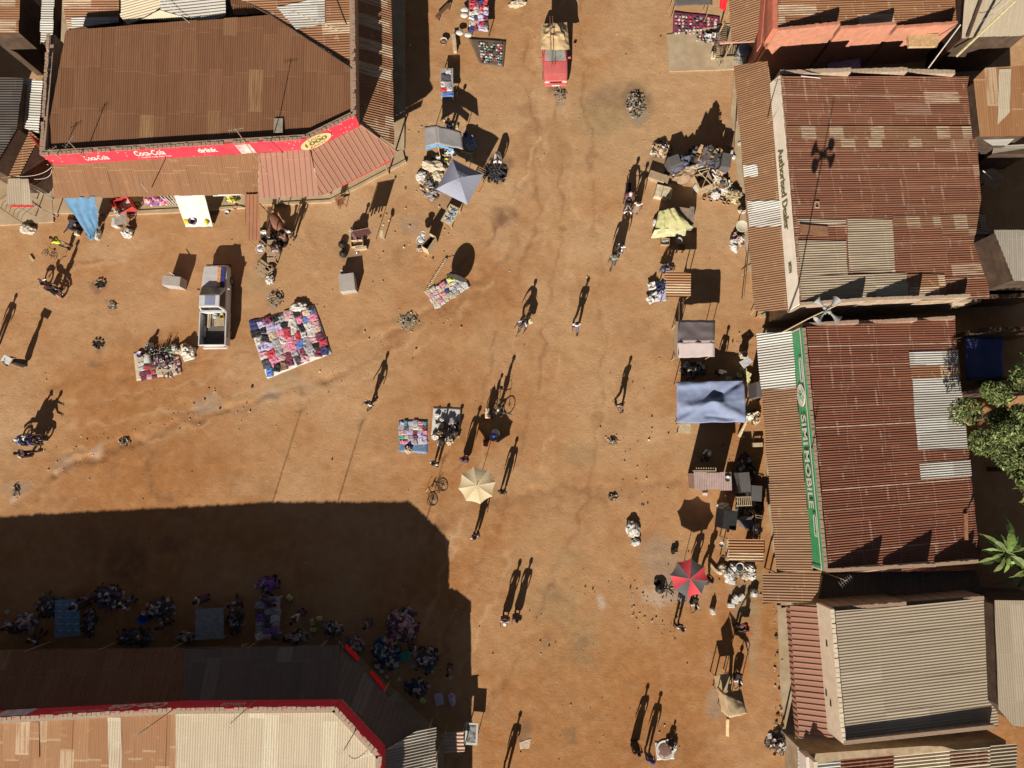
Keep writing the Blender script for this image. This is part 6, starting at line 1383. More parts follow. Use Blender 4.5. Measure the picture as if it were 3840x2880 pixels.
def tent(name, label, quadL, quadR, mat, valance=None, wr=.02, poles=()):
    P = [G(*p) for p in quadL + quadR]; c = sum(P, Vector()) / 8; r = empty(name, (c.x, c.y, 0), 0, label, 'tent')
    sheet_mesh([G(*p) for p in quadL], 10, 8, wr=wr, seed=3, sag=.05).build('roof_slope', mat, r, world=True, smooth=True); sheet_mesh([G(*p) for p in quadR], 10, 8, wr=wr, seed=6, sag=.05).build('roof_slope', mat, r, world=True, smooth=True)
    if valance:
        mb = MB()
        for a, b in zip(valance, valance[1:]):
            pa, pb = G(*a), G(*b); mb.hexa([pa - Z_ * .28 + Y_ * .0, pb - Z_ * .28, pb - Z_ * .28 + Y_ * .012, pa - Z_ * .28 + Y_ * .012], [pa, pb, pb + Y_ * .012, pa + Y_ * .012])
        mb.build('valance', M('bright_blue_valance', (.12, .40, .75), .6, dirt=.05), r, world=True)
    for p in poles: q = G(*p); MB().tube((q.x, q.y, 0), (q.x, q.y, p[2]), .022, n=6).build('pole', PALEW, r, world=True)
    return r
tent('market_tent', 'grey gabled tent with blue valance left of the square parasol', [(1592, 474, 1.75), (1634, 468, 2.1), (1642, 540, 2.1), (1594, 554, 1.75)], [(1636, 468, 2.1), (1730, 493, 1.75), (1737, 561, 1.75), (1642, 540, 2.1)], GT, [(1594, 554, 1.78), (1641, 541, 2.08), (1700, 559, 1.8)], poles=[(1600, 500, 1.7), (1641, 545, 2.05), (1725, 500, 1.7), (1640, 475, 2.05)])
tent('tarp_shelter', 'long A-frame shelter of pinkish grey tarp above the blue awning', [(2540, 1200, 2.1), (2682, 1200, 2.1), (2680, 1284, 2.65), (2541, 1284, 2.65)], [(2541, 1284, 2.65), (2680, 1284, 2.65), (2680, 1338, 2.1), (2540, 1342, 2.1)], M('pinkish_grey_tarp', (.46, .38, .37), .8, .06, 3, bump=.2, dirt=.1), poles=[(2548, 1210, 2.1), (2676, 1210, 2.1), (2548, 1332, 2.1), (2674, 1330, 2.1)], wr=.04)
MB_ = MB(); 
for z in range(3): MB_.add([G(2528 + z * 5, 1205, .3 + z * .8), G(2528 + z * 5, 1348, .3 + z * .8), G(2534 + z * 5, 1348, .9 + z * .8), G(2534 + z * 5, 1205, .9 + z * .8)], [(0, 1, 2, 3), (3, 2, 1, 0)])
solo('side_cloth', MB_, cm_(C_['cream']), 'pale cloth strips hanging at the left side of the A-frame shelter', 'cloth')
r = tarp_on_poles('blue_awning', 'large blue-grey awning stretched over poles on the right side', [(2536, 1432, 1.2), (2790, 1424, 1.0), (2796, 1584, .8), (2537, 1586, .8)], LBT, sag=.2, ridge=.15, wr=.05, seed=9, f=1.2, fold=.02, nu=44, nv=34, crease=[(.97, .02, .55, .42, -.16, .05), (.55, .5, .2, .62, .24, .10), (.6, .58, .98, .9, .16, .10), (.5, .5, .02, .98, .12, .05), (.45, .85, .8, .9, -.08, .04), (.1, .1, .5, .05, .15, .08)])
MB_ = MB(); g = G(2570, 1605, .6); table(2568, 1606, .75, .6, .7, 0, PALEW, 'pale wooden frame table poking out below the blue awning')
sheet_ = sheet_mesh([G(241, 747, 3.0), G(362, 742, 3.0), G(372, 856, .5), G(338, 896, .15)], 44, 14, wr=.08, seed=12, f=2.6, fold=.20); solo('hanging_sheet', sheet_, SBT, 'sky blue sheet hanging from the canopy down to the ground', 'sheet')
sheet_ = sheet_mesh([G(650, 722, 3.0), G(764, 718, 3.0), G(798, 850, .12), G(697, 852, .12)], 20, 18, wr=.08, seed=13, f=1.6, fold=.05); solo('hanging_cloth', sheet_, WT, 'white cloth stretched from the canopy down to the ground', 'cloth')
MB_ = MB(); MB_.lathe(G(706, 832, .62), [(.12, 0), (.22, .12), (.20, .22), (.05, .26)], 12); solo('yellow_bundle', MB_, M('bright_yellow_plastic', (.85, .68, .06), .5), 'yellow bag weighing down the left corner of the white cloth', 'bag', smooth=True)
MB_ = MB(); MB_.blob(G(778, 834, .6), (.13, .22, .2), 4, 2, .2); solo('yellow_bundle', MB_, M('bright_yellow_plastic', (.85, .68, .06), .5), 'yellow bag weighing down the right corner of the white cloth', 'bag', smooth=True)
MB_ = MB(); MB_.lathe(G(727, 834, .62), [(.16, 0), (.22, .32), (.235, .33), (.2, .3), (.15, .02), (.001, .02)], 16); solo('bucket', MB_, M('violet_plastic', (.20, .10, .32), .4), 'violet bucket standing on the lower edge of the white cloth', 'bucket', smooth=True)
sheet_ = sheet_mesh([G(786, 720, 3.0), G(900, 715, 3.0), G(906, 730, 2.75), G(800, 736, 2.75)], 8, 4, wr=.02, seed=2); solo('hanging_cloth', sheet_, WT, 'narrow white board like cloth under the canopy edge', 'cloth')
plS = plane_of([(920, 728, 3.1), (975, 728, 3.1), (946, 905, 2.75)]); rs = empty('sheet_roof', G(946, 815, 0), 0, 'long brown ribbed sheet roof reaching out from the corner shop', 'roof')
roof_part('roof', [(918, 728), (972, 727), (978, 903), (924, 905)], plS, (.02, 1, 0), M('brown_ribbed_sheet', (.42, .20, .11), .7, .1, 3), rs, prof='ibr', pitch=.22, amp=.03, seed=33)
for x, y in ((926, 895), (972, 893), (970, 760)): p = G(x, y, 2.7); MB().tube((p.x, p.y, 0), (p.x, p.y, 2.7), .03).build('post', WOOD, rs, world=True)
def small_roof(name, label, pts, zs, d, mat, pitch=.16, body=None, cat='stall', seed=0, legs=True):
    pl = plane_of([(pts[i][0], pts[i][1], zs[i]) for i in range(3)]); W = [GP(x, y, pl) for x, y in pts]; c = sum(W, Vector()) / len(W)
    r = empty(name, (c.x, c.y, 0), 0, label, cat); roof_part('roof', pts, pl, d, mat, r, pitch=pitch, amp=.022, seed=seed, jag=.05)
    if body: q = [c + (p - c) * .88 for p in W]; MB().prism([(p.x, p.y) for p in q], 0, [p.z - .06 for p in q]).build('body', body, r, world=True)
    elif legs:
        for p in W: q = c + (p - c) * .9; MB().tube((q.x, q.y, 0), (q.x, q.y, p.z - .03), .03, n=6).build('post', WOOD, r, world=True)
    return r
small_roof('stall_roof', 'small stall roof of rusty striped sheets with a flapping patch', [(2495, 1016), (2590, 1022), (2590, 1114), (2496, 1114)], (1.95, 2.0, 2.0), (1, -.02, 0), RO, seed=41)
small_roof('stall_roof', 'small rusty striped stall roof below the bamboo shelf on the right', [(2730, 2020), (2865, 2022), (2866, 2108), (2732, 2102)], (2.0, 2.0, 2.0), (1, -.01, 0), RO, seed=42)
small_roof('kiosk', 'tall pinkish wooden kiosk with slatted top and a basin on it', [(2601, 1772), (2742, 1772), (2744, 1836), (2606, 1838)], (1.95, 1.95, 1.9), (0, 1, 0), M('pinkish_slats', (.52, .38, .35), .8, .1, 6, dirt=.2), pitch=.1, body=M('kiosk_board', (.35, .24, .18)), cat='kiosk', seed=43)
MB_ = MB(); MB_.box(G(2640, 1766, 1.95), (1.3, .05, .05)); 
for i in range(9): MB_.box(G(2612 + i * 9, 1761, 1.9), (.06, .22, .04))
solo('slat_rail', MB_, PALEW, 'row of short slats along the rear of the pinkish kiosk top', 'rail')
basin(2728, 1796, .17, .12, M('grey_tin', (.5, .48, .44), .4), 'tin basin on the right end of the pinkish kiosk top', z=1.97)
small_roof('rack_roof', 'slatted pinkish timber rack under a mirror at the lower edge', [(1664, 2749), (1740, 2743), (1743, 2818), (1666, 2824)], (1.5, 1.5, 1.45), (1, .02, 0), M('salmon_slats', (.62, .42, .32), .8, .15, 6), pitch=.2, cat='rack', seed=44)
# tan tarp stall
r = tarp_on_poles('tarp_stall', 'stall with torn tan tarp roof at the lower right', [(2716, 2600, 2.3), (2785, 2634, 1.9), (2804, 2676, 1.9), (2735, 2692, 2.3)], M('torn_tan_tarp', (.66, .49, .30), .85, .08, 3, bump=.2), sag=-.1, wr=.06, seed=14, f=1.5)
sheet_mesh([G(2688, 2572, 1.6), G(2716, 2600, 2.2), G(2733, 2690, 2.2), G(2706, 2670, 1.5)], 10, 8, wr=.05, seed=15).build('side_flap', TANT, r, world=True, smooth=True)
sheet_mesh([G(2716, 2600, 2.25), G(2780, 2585, 1.6), G(2800, 2675, 1.5), G(2785, 2636, 1.9)], 10, 8, wr=.05, seed=16).build('side_flap', M('dull_brown_tarp', (.30, .21, .13), .85), r, world=True, smooth=True)
sheet_mesh([G(2722, 2696, 1.9), G(2736, 2694, 1.9), G(2734, 2764, .1), G(2722, 2760, .1)], 8, 8, wr=.03, seed=17).build('hanging_flap', TANT, r, world=True, smooth=True)
table(2712, 2560, .9, .9, 1.0, 10, TANT, 'low tan covered table in front of the tan tarp stall')
# ================================================================ clothes and goods mats
G1 = 'folded clothes for sale on the large mat'; big = [(930, 1206), (1178, 1142), (1244, 1326), (1002, 1420)]
matcloth(big, WT, 'white sheet under the large display of clothes')
pal = ['pink', 'maroon', 'charcoal', 'black', 'white', 'grey', 'rose', 'lilac', 'white', 'black', 'white', 'grey', 'cream', 'navy', 'maroon', 'blue', 'rose', 'white', 'brown', 'red']
goods_grid([(934, 1208), (1174, 1150), (1238, 1322), (1004, 1410)], 7, 9, pal, 'folded garment', 'large clothes mat', G1, seed=21, z=.04, amp=.10)
sack(1120, 1150, 1.0, .55, .35, 10, WT, 'heap of crumpled white cloth at the top of the large clothes mat', 6, cat='cloth', name='cloth_bundle', tie=False); sack(1150, 1168, .6, .5, .3, 60, cm_(C_['cream']), 'cream cloth bundle at the top right of the large clothes mat', 9, cat='cloth', name='cloth_bundle', tie=False)
sq = [(1596, 1096), (1712, 1030), (1762, 1074), (1638, 1158)]; matcloth(sq, cm_(C_['white']), 'pale pink sheet under the slanted clothes display')
goods_grid(sq, 5, 7, ['white', 'white', 'cream', 'grey', 'white', 'white', 'navy', 'white', 'pink', 'cream', 'white', 'white', 'rose', 'grey'], 'small garment', 'slanted pale mat', 'small clothes on the slanted mat', seed=22, z=.05, amp=.05, n=5)
MB_ = MB().cloth(G(1690, 1048, .2), (.5, .3), .4, 3, .12, 7); solo('garment', MB_, M('lime_cloth', (.70, .78, .20), .8), 'bright lime garment at the top of the slanted pale mat', 'garment')
MB_ = MB(); a, b = G(1596, 1094, .0), G(1672, 972, .0)
for i in range(22): p = a.lerp(b, i / 21); MB_.blob((p.x, p.y, .02), (.09, .06, .08), i, 1, .3)
solo('rope_of_bundles', MB_, PALEW, 'string of small straw bundles curving up from the slanted mat', 'rope')
MB_ = MB(); MB_.tube(G(1668, 975, .1), G(1712, 1025, .9), .014); MB_.tube(G(1712, 1025, .9), G(1700, 1040, 0), .014); solo('leaning_stick', MB_, PALEW, 'thin stick leaning behind the slanted pale mat', 'stick')
bm_ = [(1496, 1578), (1604, 1574), (1604, 1702), (1496, 1694)]; matcloth(bm_, M('blue_plastic_sheet', (.16, .24, .40), .5), 'blue sheet under rows of small folded clothes')
goods_grid([(1498, 1580), (1602, 1578), (1602, 1668), (1498, 1664)], 5, 6, ['rose', 'maroon', 'pink', 'white', 'lilac', 'grey', 'cream', 'teal', 'green', 'charcoal', 'lilac'], 'bundled garment', 'blue sheet', 'bundled clothes on the blue sheet', seed=23, z=.045, amp=.05, n=5)
sack(1530, 1686, .42, .5, .3, 30, cm_(C_['cream']), 'cream sack at the lower left corner of the blue sheet', 3)
matcloth([(1625, 1526), (1730, 1530), (1722, 1640), (1617, 1630)], WT, 'white mat where the two sellers sit')
for x, y, w_, l, h, c, s in ((1632, 1636, .5, .4, .4, 'white', 2), (1684, 1650, .62, .5, .5, 'cream', 4), (1650, 1662, .4, .4, .35, 'white', 7), (1640, 1556, .3, .25, .25, 'white', 8), (1658, 1575, .3, .35, .3, 'white', 11)):
    sack(x, y, w_, l, h, s * 20, cm_(C_[c]), f'{c} bag on the sellers mat, {["lower left", "lower right", "bottom", "top left", "middle"][[2, 4, 7, 8, 11].index(s)]} one', s, cat='bag', name='bag')
carton(1688, 1580, .35, .3, .3, 30, cm_(C_['grey']), 'grey open box between the two sellers'); carton(1710, 1590, .3, .25, .3, 50, BLK, 'black box right of the two sellers')
sh = [(500, 1322), (652, 1300), (682, 1402), (512, 1428)]; matcloth(sh, cm_(C_['cream']), 'beige and brown mat of bottles, shoes and cloth')
goods_grid([(520, 1360), (575, 1352), (590, 1420), (530, 1426)], 4, 3, ['rose', 'maroon', 'red', 'brown', 'white', 'black'], 'small pouch', 'left part of the bottle mat', 'pouches on the bottle mat', 'pouch', 'pouch', seed=24, z=.04, n=4, amp=.04)
goods_grid([(650, 1340), (670, 1336), (682, 1398), (662, 1402)], 6, 2, ['brown', 'black', 'maroon', 'rose'], 'small shoe pile', 'right edge of the bottle mat', 'shoe piles on the bottle mat', 'shoe_pile', 'shoes', seed=25, z=.04, n=4, amp=.06)
rnd = random.Random(9)
BOT = [M('dark_glass_bottle', (.02, .025, .02), .2, dirt=.1), M('green_bottle', (.03, .22, .10), .3, dirt=.05), M('clear_plastic_bottle', (.55, .6, .6), .25, dirt=.1)]
def bottle_mesh(i, h=.3, r_=.04):
    b = MB(); b.lathe((0, 0, 0), [(r_, 0), (r_, h * .6), (r_ * .4, h * .8), (r_ * .4, h * .97), (.001, h * .97)], 8); o = b.build('bottle', BOT[i], None, smooth=True); KIDS[o.name] = [MB().lathe((0, 0, h * .975), [(r_ * .5, 0), (r_ * .5, .03), (.001, .03)], 8).build('cap', WHT, o)]; return o
for i in range(26):
    x = 570 + (i % 13) * 6.2 + rnd.uniform(-2, 2); y = 1336 - (i % 13) * 1.6 - (i // 13) * 13 + rnd.uniform(-2, 2); k = 1 if i % 13 in (10, 11) else 0; g = G(x, y, .1); tall = .34 + .35 * (i % 13 > 6) * rnd.random()
    o = bottle_mesh(k, tall); o.location = (g.x, g.y, .03); tag(o, ('green' if k else 'dark') + ' bottle standing in rows on the cluttered mat', 'bottle', 'green bottles on the mat' if k else 'dark bottles on the mat')
basin(524, 1330, .2, .12, cm_(C_['lilac']), 'lilac basin at the upper left corner of the bottle mat', z=.03); sack(558, 1300, .5, .5, .4, 0, WT, 'white bag at the top of the bottle mat', 8)
for x, y, c, s in ((650, 1302, 'white', 3), (668, 1316, 'cream', 5), (690, 1298, 'cream', 7)): sack(x, y, .45, .4, .3, s * 30, cm_(C_[c]), f'{c} crumpled bag by the open sack, {["", "", "", "left", "", "lower", "", "right"][s]} one', s, cat='bag', name='bag')
sack(700, 1318, .85, .75, .62, 20, cm_((.72, .66, .55)), 'large open beige sack right of the bottle mat', 12); MB_ = MB().cloth(G(708, 1340, .1), (.7, .4), .3, 5, .08, 7); solo('sack_flap', MB_, WT, 'white sheet lying before the large beige sack', 'sheet')
heap(612, 1352, 1.5, 1.2, .22, BLK, 'clutter of dark bottles, shoes and tools on the cluttered mat', 91, mats=[BLK, cm_(C_['charcoal']), cm_(C_['grey']), cm_(C_['maroon']), WT, DARKW], n=130, size=.16)
heap(632, 1405, 1.1, .5, .06, BLK, 'small reddish packets along the lower edge of the cluttered mat', 92, mats=[cm_(C_['rose']), cm_(C_['brown']), cm_(C_['cream'])], n=50, size=.12)
# top middle goods
matcloth([(1755, 140), (1898, 150), (1888, 252), (1800, 240)], M('brown_plastic_sheet', (.16, .11, .08), .6, .2, 4), 'dark brown sheet under trinkets and bottles')
goods_grid([(1790, 158), (1885, 165), (1880, 246), (1808, 236)], 8, 10, ['white', 'grey', 'rose', 'charcoal', 'cream', 'brown', 'red', 'teal', 'green', 'white', 'black'], 'packet', 'dark brown sheet', 'packets and trinkets on the brown sheet', 'packet', 'packet', seed=26, z=.05, n=3, amp=.08, fill=.7, skip=.15)
r = table(1795, 55, 1.25, 2.2, .75, 3, cm_(C_['charcoal']), 'long table heaped with clothes at the top of the picture')
goods_grid([(1760, 0), (1832, 0), (1830, 118), (1760, 118)], 6, 4, ['rose', 'white', 'maroon', 'charcoal', 'red', 'white', 'navy', 'lilac'], 'garment', 'long table at the top', 'clothes heaped on the long table', seed=27, z=.80, n=5, amp=.14)
for x, y, s in ((1742, 58, 3), (1724, 124, 5), (1756, 132, 7), (1743, 38, 9)): MB_ = MB().blob(G(x, y, .35), (.26, .20, .10), s, 2, .25); solo('white_hat', MB_, WT, f'white rounded hat hung at the {["", "", "", "upper left", "", "lower left", "", "lower middle", "", "top left"][s]} side of the long table', 'hat', 'white hats beside the long table', smooth=True)
MB_ = MB().box(G(1703, 160, .38), (.26, 1.15, .05), .12); 
r = empty('bench', G(1703, 160, .38) - Z_ * .38, R(6), 'narrow pale bench beside the stool at the top', 'bench'); MB().box((0, 0, .38), (.25, 1.2, .04)).build('seat', PALEW, r)
for sy in (-1, 1): MB().box((0, sy * .5, .18), (.2, .04, .36)).build('leg', PALEW, r)
for nm, x, y, l in (('basket', 1664, 158, 'round cream basket left of the narrow bench'),): basin(x, y, .24, .3, cm_(C_['cream']), l, fill=cm_(C_['brown']), name='basket', cat='basket')
r = empty('bench', G(1662, 55, 0), R(48), 'dark wooden bench standing slanted at the top', 'bench'); MB().box((0, 0, .42), (1.25, .22, .04)).build('seat', DARKW, r)
for sx in (-1, 1):
    for sy in (-1, 1): MB().box((sx * .5, sy * .08, .2), (.05, .05, .4)).build('leg', DARKW, r)
table(1676, 308, .8, 1.9, .75, 1, cm_(C_['grey']), 'narrow table with white, red and blue cloth at left of centre top')
for x, y, w_, l, c, s in ((1662, 316, .3, .42, 'white', 1), (1680, 318, .4, .5, 'grey', 2), (1664, 336, .42, .3, 'red', 3), (1686, 334, .35, .3, 'white', 4), (1680, 354, .7, .32, 'blue', 5), (1682, 268, .35, .4, 'white', 6), (1672, 290, .6, .5, 'charcoal', 7)):
    MB_ = MB().cloth(G(x, y, .77), (w_, l), .05, s, .07, 6); solo('folded_cloth', MB_, cm_(C_[c]), f'{c} folded cloth, {ORD[s - 1]} placed on the narrow table', 'cloth', 'folded cloths on the narrow table')
sack(1940, 12, 1.2, .5, .35, 10, cm_(C_['cream']), 'large crumpled cream sack at the top edge', 4); 
# shoes at the top right
matcloth([(2525, 40), (2700, 60), (2696, 130), (2522, 140)], cm_(C_['maroon']), 'maroon mat covered with shoes by the salmon shop')
goods_grid([(2528, 55), (2690, 68), (2690, 128), (2526, 132)], 6, 12, ['white', 'black', 'grey', 'rose', 'black', 'cream', 'maroon', 'charcoal', 'red', 'white'], 'shoe', 'maroon shoe mat', 'shoes on the maroon mat', 'shoe', 'shoe', seed=28, z=.05, n=3, amp=.10, fill=.62, skip=.08)
r = tarp_on_poles('goods_shelter', 'dark cloth shelter over the shoe display at the top edge', [(2528, -30, 1.9), (2670, -30, 1.9), (2672, 18, 1.8), (2530, 22, 1.8)], U_K, wr=.03)
heap(2660, 140, 1.6, .9, .3, DARKW, 'loose pile of dark shoes and bags below the shoe mat', 31, mats=[BLK, cm_(C_['grey']), cm_(C_['white']), cm_(C_['maroon'])], n=60, size=.2)
sack(2690, 132, .5, .5, .35, 0, WT, 'white bag below the shoe mat', 3)
sheet_ = sheet_mesh([G(2700, -5, 2.6), G(2728, -5, 2.9), G(2722, 42, 2.5), G(2698, 30, 2.3)], 6, 6, wr=.04); solo('red_flag', sheet_, M('flag_red', (.80, .02, .03), .6, dirt=0), 'bright red cloth hanging at the salmon shop corner', 'flag')
def ladder(px, py, L_, wd, n, rot, z, mat, label, px2=None):
    g = G(px, py, z); r = empty('lattice', (g.x, g.y, z), R(rot), label, 'lattice')
    for s in (-1, 1): MB().box((0, s * wd / 2, 0), (L_, .05, .05)).build('rail', mat, r)
    mb = MB()
    for i in range(n): mb.box((-L_ / 2 + (i + .5) * L_ / n, 0, .045), (.035, wd * 1.05, .03))
    mb.build('slats', mat, r); return r
ladder(2745, 238, 1.9, .75, 17, 4, .9, PALEW, 'slatted wooden rack standing at the corner of the salmon shop')
ladder(2700, 178, 1.6, .7, 12, 80, .7, DARKW, 'dark slatted rack lying behind the pale slatted rack')
MB_ = MB(); g = G(2795, 180, 1.2); MB_.lathe((g.x, g.y, 0), [(.4, 0), (.42, 1.1), (.36, 1.2), (.001, 1.22)], 16); solo('water_barrel', MB_, M('dull_blue_barrel', (.25, .3, .36), .6), 'dull blue barrel in the gap beside the slatted rack', 'barrel', smooth=True)
jerry(2674, 208, 5, M('cream_plastic', (.75, .66, .42), .5), 'cream jerrycan standing alone left of the slatted rack', s=1.1)
# ================================================================ stalls near the parasol
r = table(1690, 805, .75, 1.25, .65, -28, PALEW, 'pale box table with blue and white crescents of goods'); 
gg = G(1690, 805, .68)
for i in range(18):
    a, b = i % 3, i // 3; lx, ly = (a - 1) * .19, (b - 2.5) * .165; c, s = math.cos(R(-28)), math.sin(R(-28))
    MB_ = MB(); MB_.path([(gg.x + c * (lx + math.cos(t) * .085) - s * (ly + math.sin(t) * .06), gg.y + s * (lx + math.cos(t) * .085) + c * (ly + math.sin(t) * .06), .69) for t in [k * .5 + i for k in range(7)]], .025, 5)
    solo('bracelet', MB_, (WT, M('deep_blue', (.06, .22, .50), .5), cm_((.45, .65, .80)))[i % 3], ['white', 'deep blue', 'pale blue'][i % 3] + ' crescent shaped item on the pale box table', 'crescent', ['white', 'deep blue', 'pale blue'][i % 3] + ' crescents on the pale table')
crate(1607, 905, .45, .95, 1.15, -32, PALEW, 'long narrow pale wooden box beside two basins'); basin(1586, 880, .2, .14, M('grey_tin', (.5, .48, .44), .4), 'tin basin above its twin by the narrow pale box', fill=WT, z=.75); basin(1578, 902, .26, .16, M('white_enamel', (.7, .7, .68), .3), 'wide enamel basin full of pale goods by the narrow box', fill=WT, z=.7)
heap(1573, 934, .45, .4, .2, PALEW, 'small pile of pale scraps below the enamel basin', 33, mats=[PALEW, WT], n=24)
ladder(1788, 690, 1.0, .75, 7, 62, .55, M('orange_wood', (.55, .28, .12), .8), 'slatted orange wooden rack under the square parasol')
for x, y, w_, l, h, ro, c, s, n_ in ((1625, 620, 1.6, .7, .55, -10, 'cream', 3, 'long pale tarp heap left of the square parasol'), (1580, 660, .7, .6, .4, 30, 'white', 5, 'white cloth heap at the left end of the rags'), (1640, 655, .6, .7, .4, 0, 'cream', 7, 'small cream heap touching the square parasol')): sack(x, y, w_, l, h, ro, cm_(C_[c]), n_, s, cat='heap', name='cloth_heap', tie=False)
heap(1608, 700, .9, 1.5, .3, cm_(C_['charcoal']), 'tangle of dark bark and charcoal left of the parasol', 35, mats=[cm_(C_['charcoal']), cm_(C_['grey']), DARKW, PALEW], n=160, rot=25, size=.3)
heap(1858, 640, 1.4, 1.6, .3, cm_(C_['black']), 'black charcoal heap under the stooping person', 36, mats=[cm_(C_['black']), cm_(C_['charcoal']), BLK], n=220, size=.13)
basin(1884, 658, .22, .2, cm_(C_['black']), 'black basin at the stooping person hands')
basin(1674, 602, .11, .16, M('golden_plastic', (.85, .70, .05), .3), 'shiny yellow bowl at the tip of the square parasol', z=.4)
basin(1746, 505, .16, .3, M('lilac_plastic', (.25, .22, .5), .4), 'violet bucket right of the grey tent', z=.1); sack(1766, 535, .8, .9, .6, 20, M('slate_cloth', (.20, .26, .36)), 'slate blue covered bundle right of the grey tent', 9)
MB_ = MB(); MB_.tube(G(1728, 568, .9), G(1775, 576, .9), .03); solo('plank', MB_, PALEW, 'pale stick lying below the grey tent', 'stick')
heap(1690, 572, .9, .3, .8, WT, 'row of white and blue wares under the tent edge', 37, mats=[WT, cm_((.3, .5, .8)), PALEW], n=40, size=.16); MB_ = MB().cloth(G(1757, 592, .5), (.45, .5), .2, 5, .1); solo('cloth_piece', MB_, cm_((.45, .36, .27)), 'tan torn cloth between tent and charcoal heap', 'cloth')
for i in range(4): MB_ = MB().box(G(1672 + i * 14, 478 - (i == 3) * 2, .1), (.13, .5 - .28 * (i == 3), .12), 0 if i < 3 else 0); solo('brick_block', MB_, PALEW, f'{ORD[i]} pale block from the left above the grey tent', 'block', 'pale blocks above the grey tent')
# food stall and its smoke-black pots
crate(1338, 912, .75, .35, .38, 8, PALEW, 'pale wooden food box, lower one of the cook stall', inner=cm_(C_['brown'])); crate(1336, 888, .7, .4, .55, 4, cm_((.62, .46, .3)), 'tan food box full of parcels, upper one of the cook stall', inner=WT)
carton(1352, 930, .75, .18, .3, 12, PALEW, 'pale plank box at the lower edge of the cook stall', flaps=False)
pot(1282, 915, .24, .28, 'black lidded pot left of the cook, upper one'); pot(1286, 950, .24, .28, 'black lidded pot left of the cook, lower one'); pot(1338, 946, .11, .16, 'small pot below the cook boxes', CHR)
heap(1325, 870, .5, .5, .5, cm_(C_['brown']), 'heap of parcels and sticks above the cook boxes', 41, mats=[WT, cm_(C_['brown']), PALEW], n=40, size=.18)
r = empty('clothes_rack', G(1378, 905, 0), R(12), 'tall rack with hanging maroon cloth behind the cook', 'rack')
for s in (-1, 1): MB().tube((s * .55, 0, 0), (s * .55, 0, 2.25), .02).build('post', WOOD, r)
mbx = MB(); 
for i in range(12):
    x = -.5 + i * .085; hh = .9 + .5 * random.random(); mbx.hexa([(x, -.03, 2.2 - hh), (x + .08, -.03, 2.2 - hh), (x + .08, .03, 2.2 - hh), (x, .03, 2.2 - hh)], [(x, -.03, 2.22), (x + .08, -.03, 2.22), (x + .08, .03, 2.22), (x, .03, 2.22)])
mbx.build('hanging_cloth', cm_((.09, .03, .04)), r); MB().tube((-.6, 0, 2.24), (.6, 0, 2.24), .02).build('rail', WOOD, r)
MB_ = MB(); g = G(1432, 880, .9); MB_.tube((g.x, g.y, 0), (g.x, g.y, .95), .03); MB_.lathe((g.x, g.y, .95), [(.06, 0), (.12, .03), (.12, .06), (.001, .06)], 12); MB_.v = [v + Vector((0, (v.z > .9) * (v.y - g.y) * 1.2, 0)) for v in MB_.v]; solo('post_with_cap', MB_, M('cream_plastic', (.75, .66, .42), .5), 'short cream topped post right of the cook stall', 'post')
chair(1276, 758, 200, M('brown_plastic', (.28, .12, .06), .5), 'brown plastic chair at the corner of the pavement')
carton(1300, 1058, .95, 1.1, .75, 8, M('grey_cardboard', (.48, .44, .40), .85, .1, 3), 'large grey carton standing in front of the cook', flaps=False); sheet_ = MB().cloth(G(1312, 1028, .3), (.8, .35), 0, 4, .08); solo('grey_cloth', sheet_, cm_((.25, .25, .28)), 'grey plastic cloth behind the large grey carton', 'cloth'); basin(1283, 1022, .11, .22, WT, 'small white jar at the corner of the large grey carton')
carton(642, 1053, 1.1, .60, .95, -5, M('grey_cardboard', (.48, .44, .40), .85, .1, 3), 'grey box stand left of the white pickup', flaps=False); MB_ = MB().tube(G(634, 1020, 1.0), G(655, 1034, .9), .025); solo('stick', MB_, WT, 'white stick at the rear of the grey box stand', 'stick')
# ---- pile area left of centre top
table(1018, 940, .55, 1.5, .45, 2, M('worn_planks', (.45, .32, .20), .85, .2, 7), 'worn plank table by the charcoal stoves', slats=4); table(985, 1005, .9, .85, .3, -35, M('worn_planks', (.45, .32, .20)), 'worn plank table set askew below the round basin', slats=4)
basin(977, 935, .27, .16, M('white_enamel', (.7, .7, .68), .3), 'large pale basin full of white goods beside the plank table', z=.42, fill=WT); pot(1030, 920, .2, .2, 'black pot at the upper end of the plank table'); pot(1062, 985 - 70, .2, .2, 'black pot beside the seated stall keepers'); pot(985, 862, .2, .24, 'sooty pot in the shade of the brown sheet roof')
for x, y, w_, l, h, c, s, n_ in ((1010, 1048, .6, .5, .4, 'white', 4, 'white knotted sack at the lower end of the plank tables'), (996, 870, .25, .7, .4, 'white', 6, 'white bag under the brown sheet roof'), (1040, 890, .35, .2, .2, 'cream', 7, 'small cream bundle near the stoves'), (1026, 948, .22, .4, .2, 'cream', 8, 'small cream gourd shaped bag near the plank table'), (1025, 908, .15, .25, .2, 'yellow', 9, 'yellow green fruit bag near the stoves')): sack(x, y, w_, l, h, s * 15, cm_(C_[c]), n_, s, cat='bag', name='bag', tie=(s == 4))
table(1008, 830, .25, 1.9, .5, -1, DARKW, 'long dark plank bench in the shade of the brown sheet roof', name='bench', cat='bench'); MB_ = MB().blob(G(1040, 835, .4), (.35, .65, .3), 12, 2, .2, rz=.5); solo('brown_bundle', MB_, cm_((.28, .12, .08)), 'reddish brown long bundle in the shade of the sheet roof', 'bundle', smooth=True)
heap(1010, 895, 1.6, .9, .35, cm_(C_['charcoal']), 'clutter of dark pots and sticks around the plank table', 43, mats=[cm_(C_['black']), cm_(C_['charcoal']), WT, DARKW, IRON], n=110, size=.16)
carton(1008, 1008, .4, .35, .3, 30, M('tan_carton', (.48, .38, .25)), 'small open carton right of the askew table')
MB_ = MB(); 
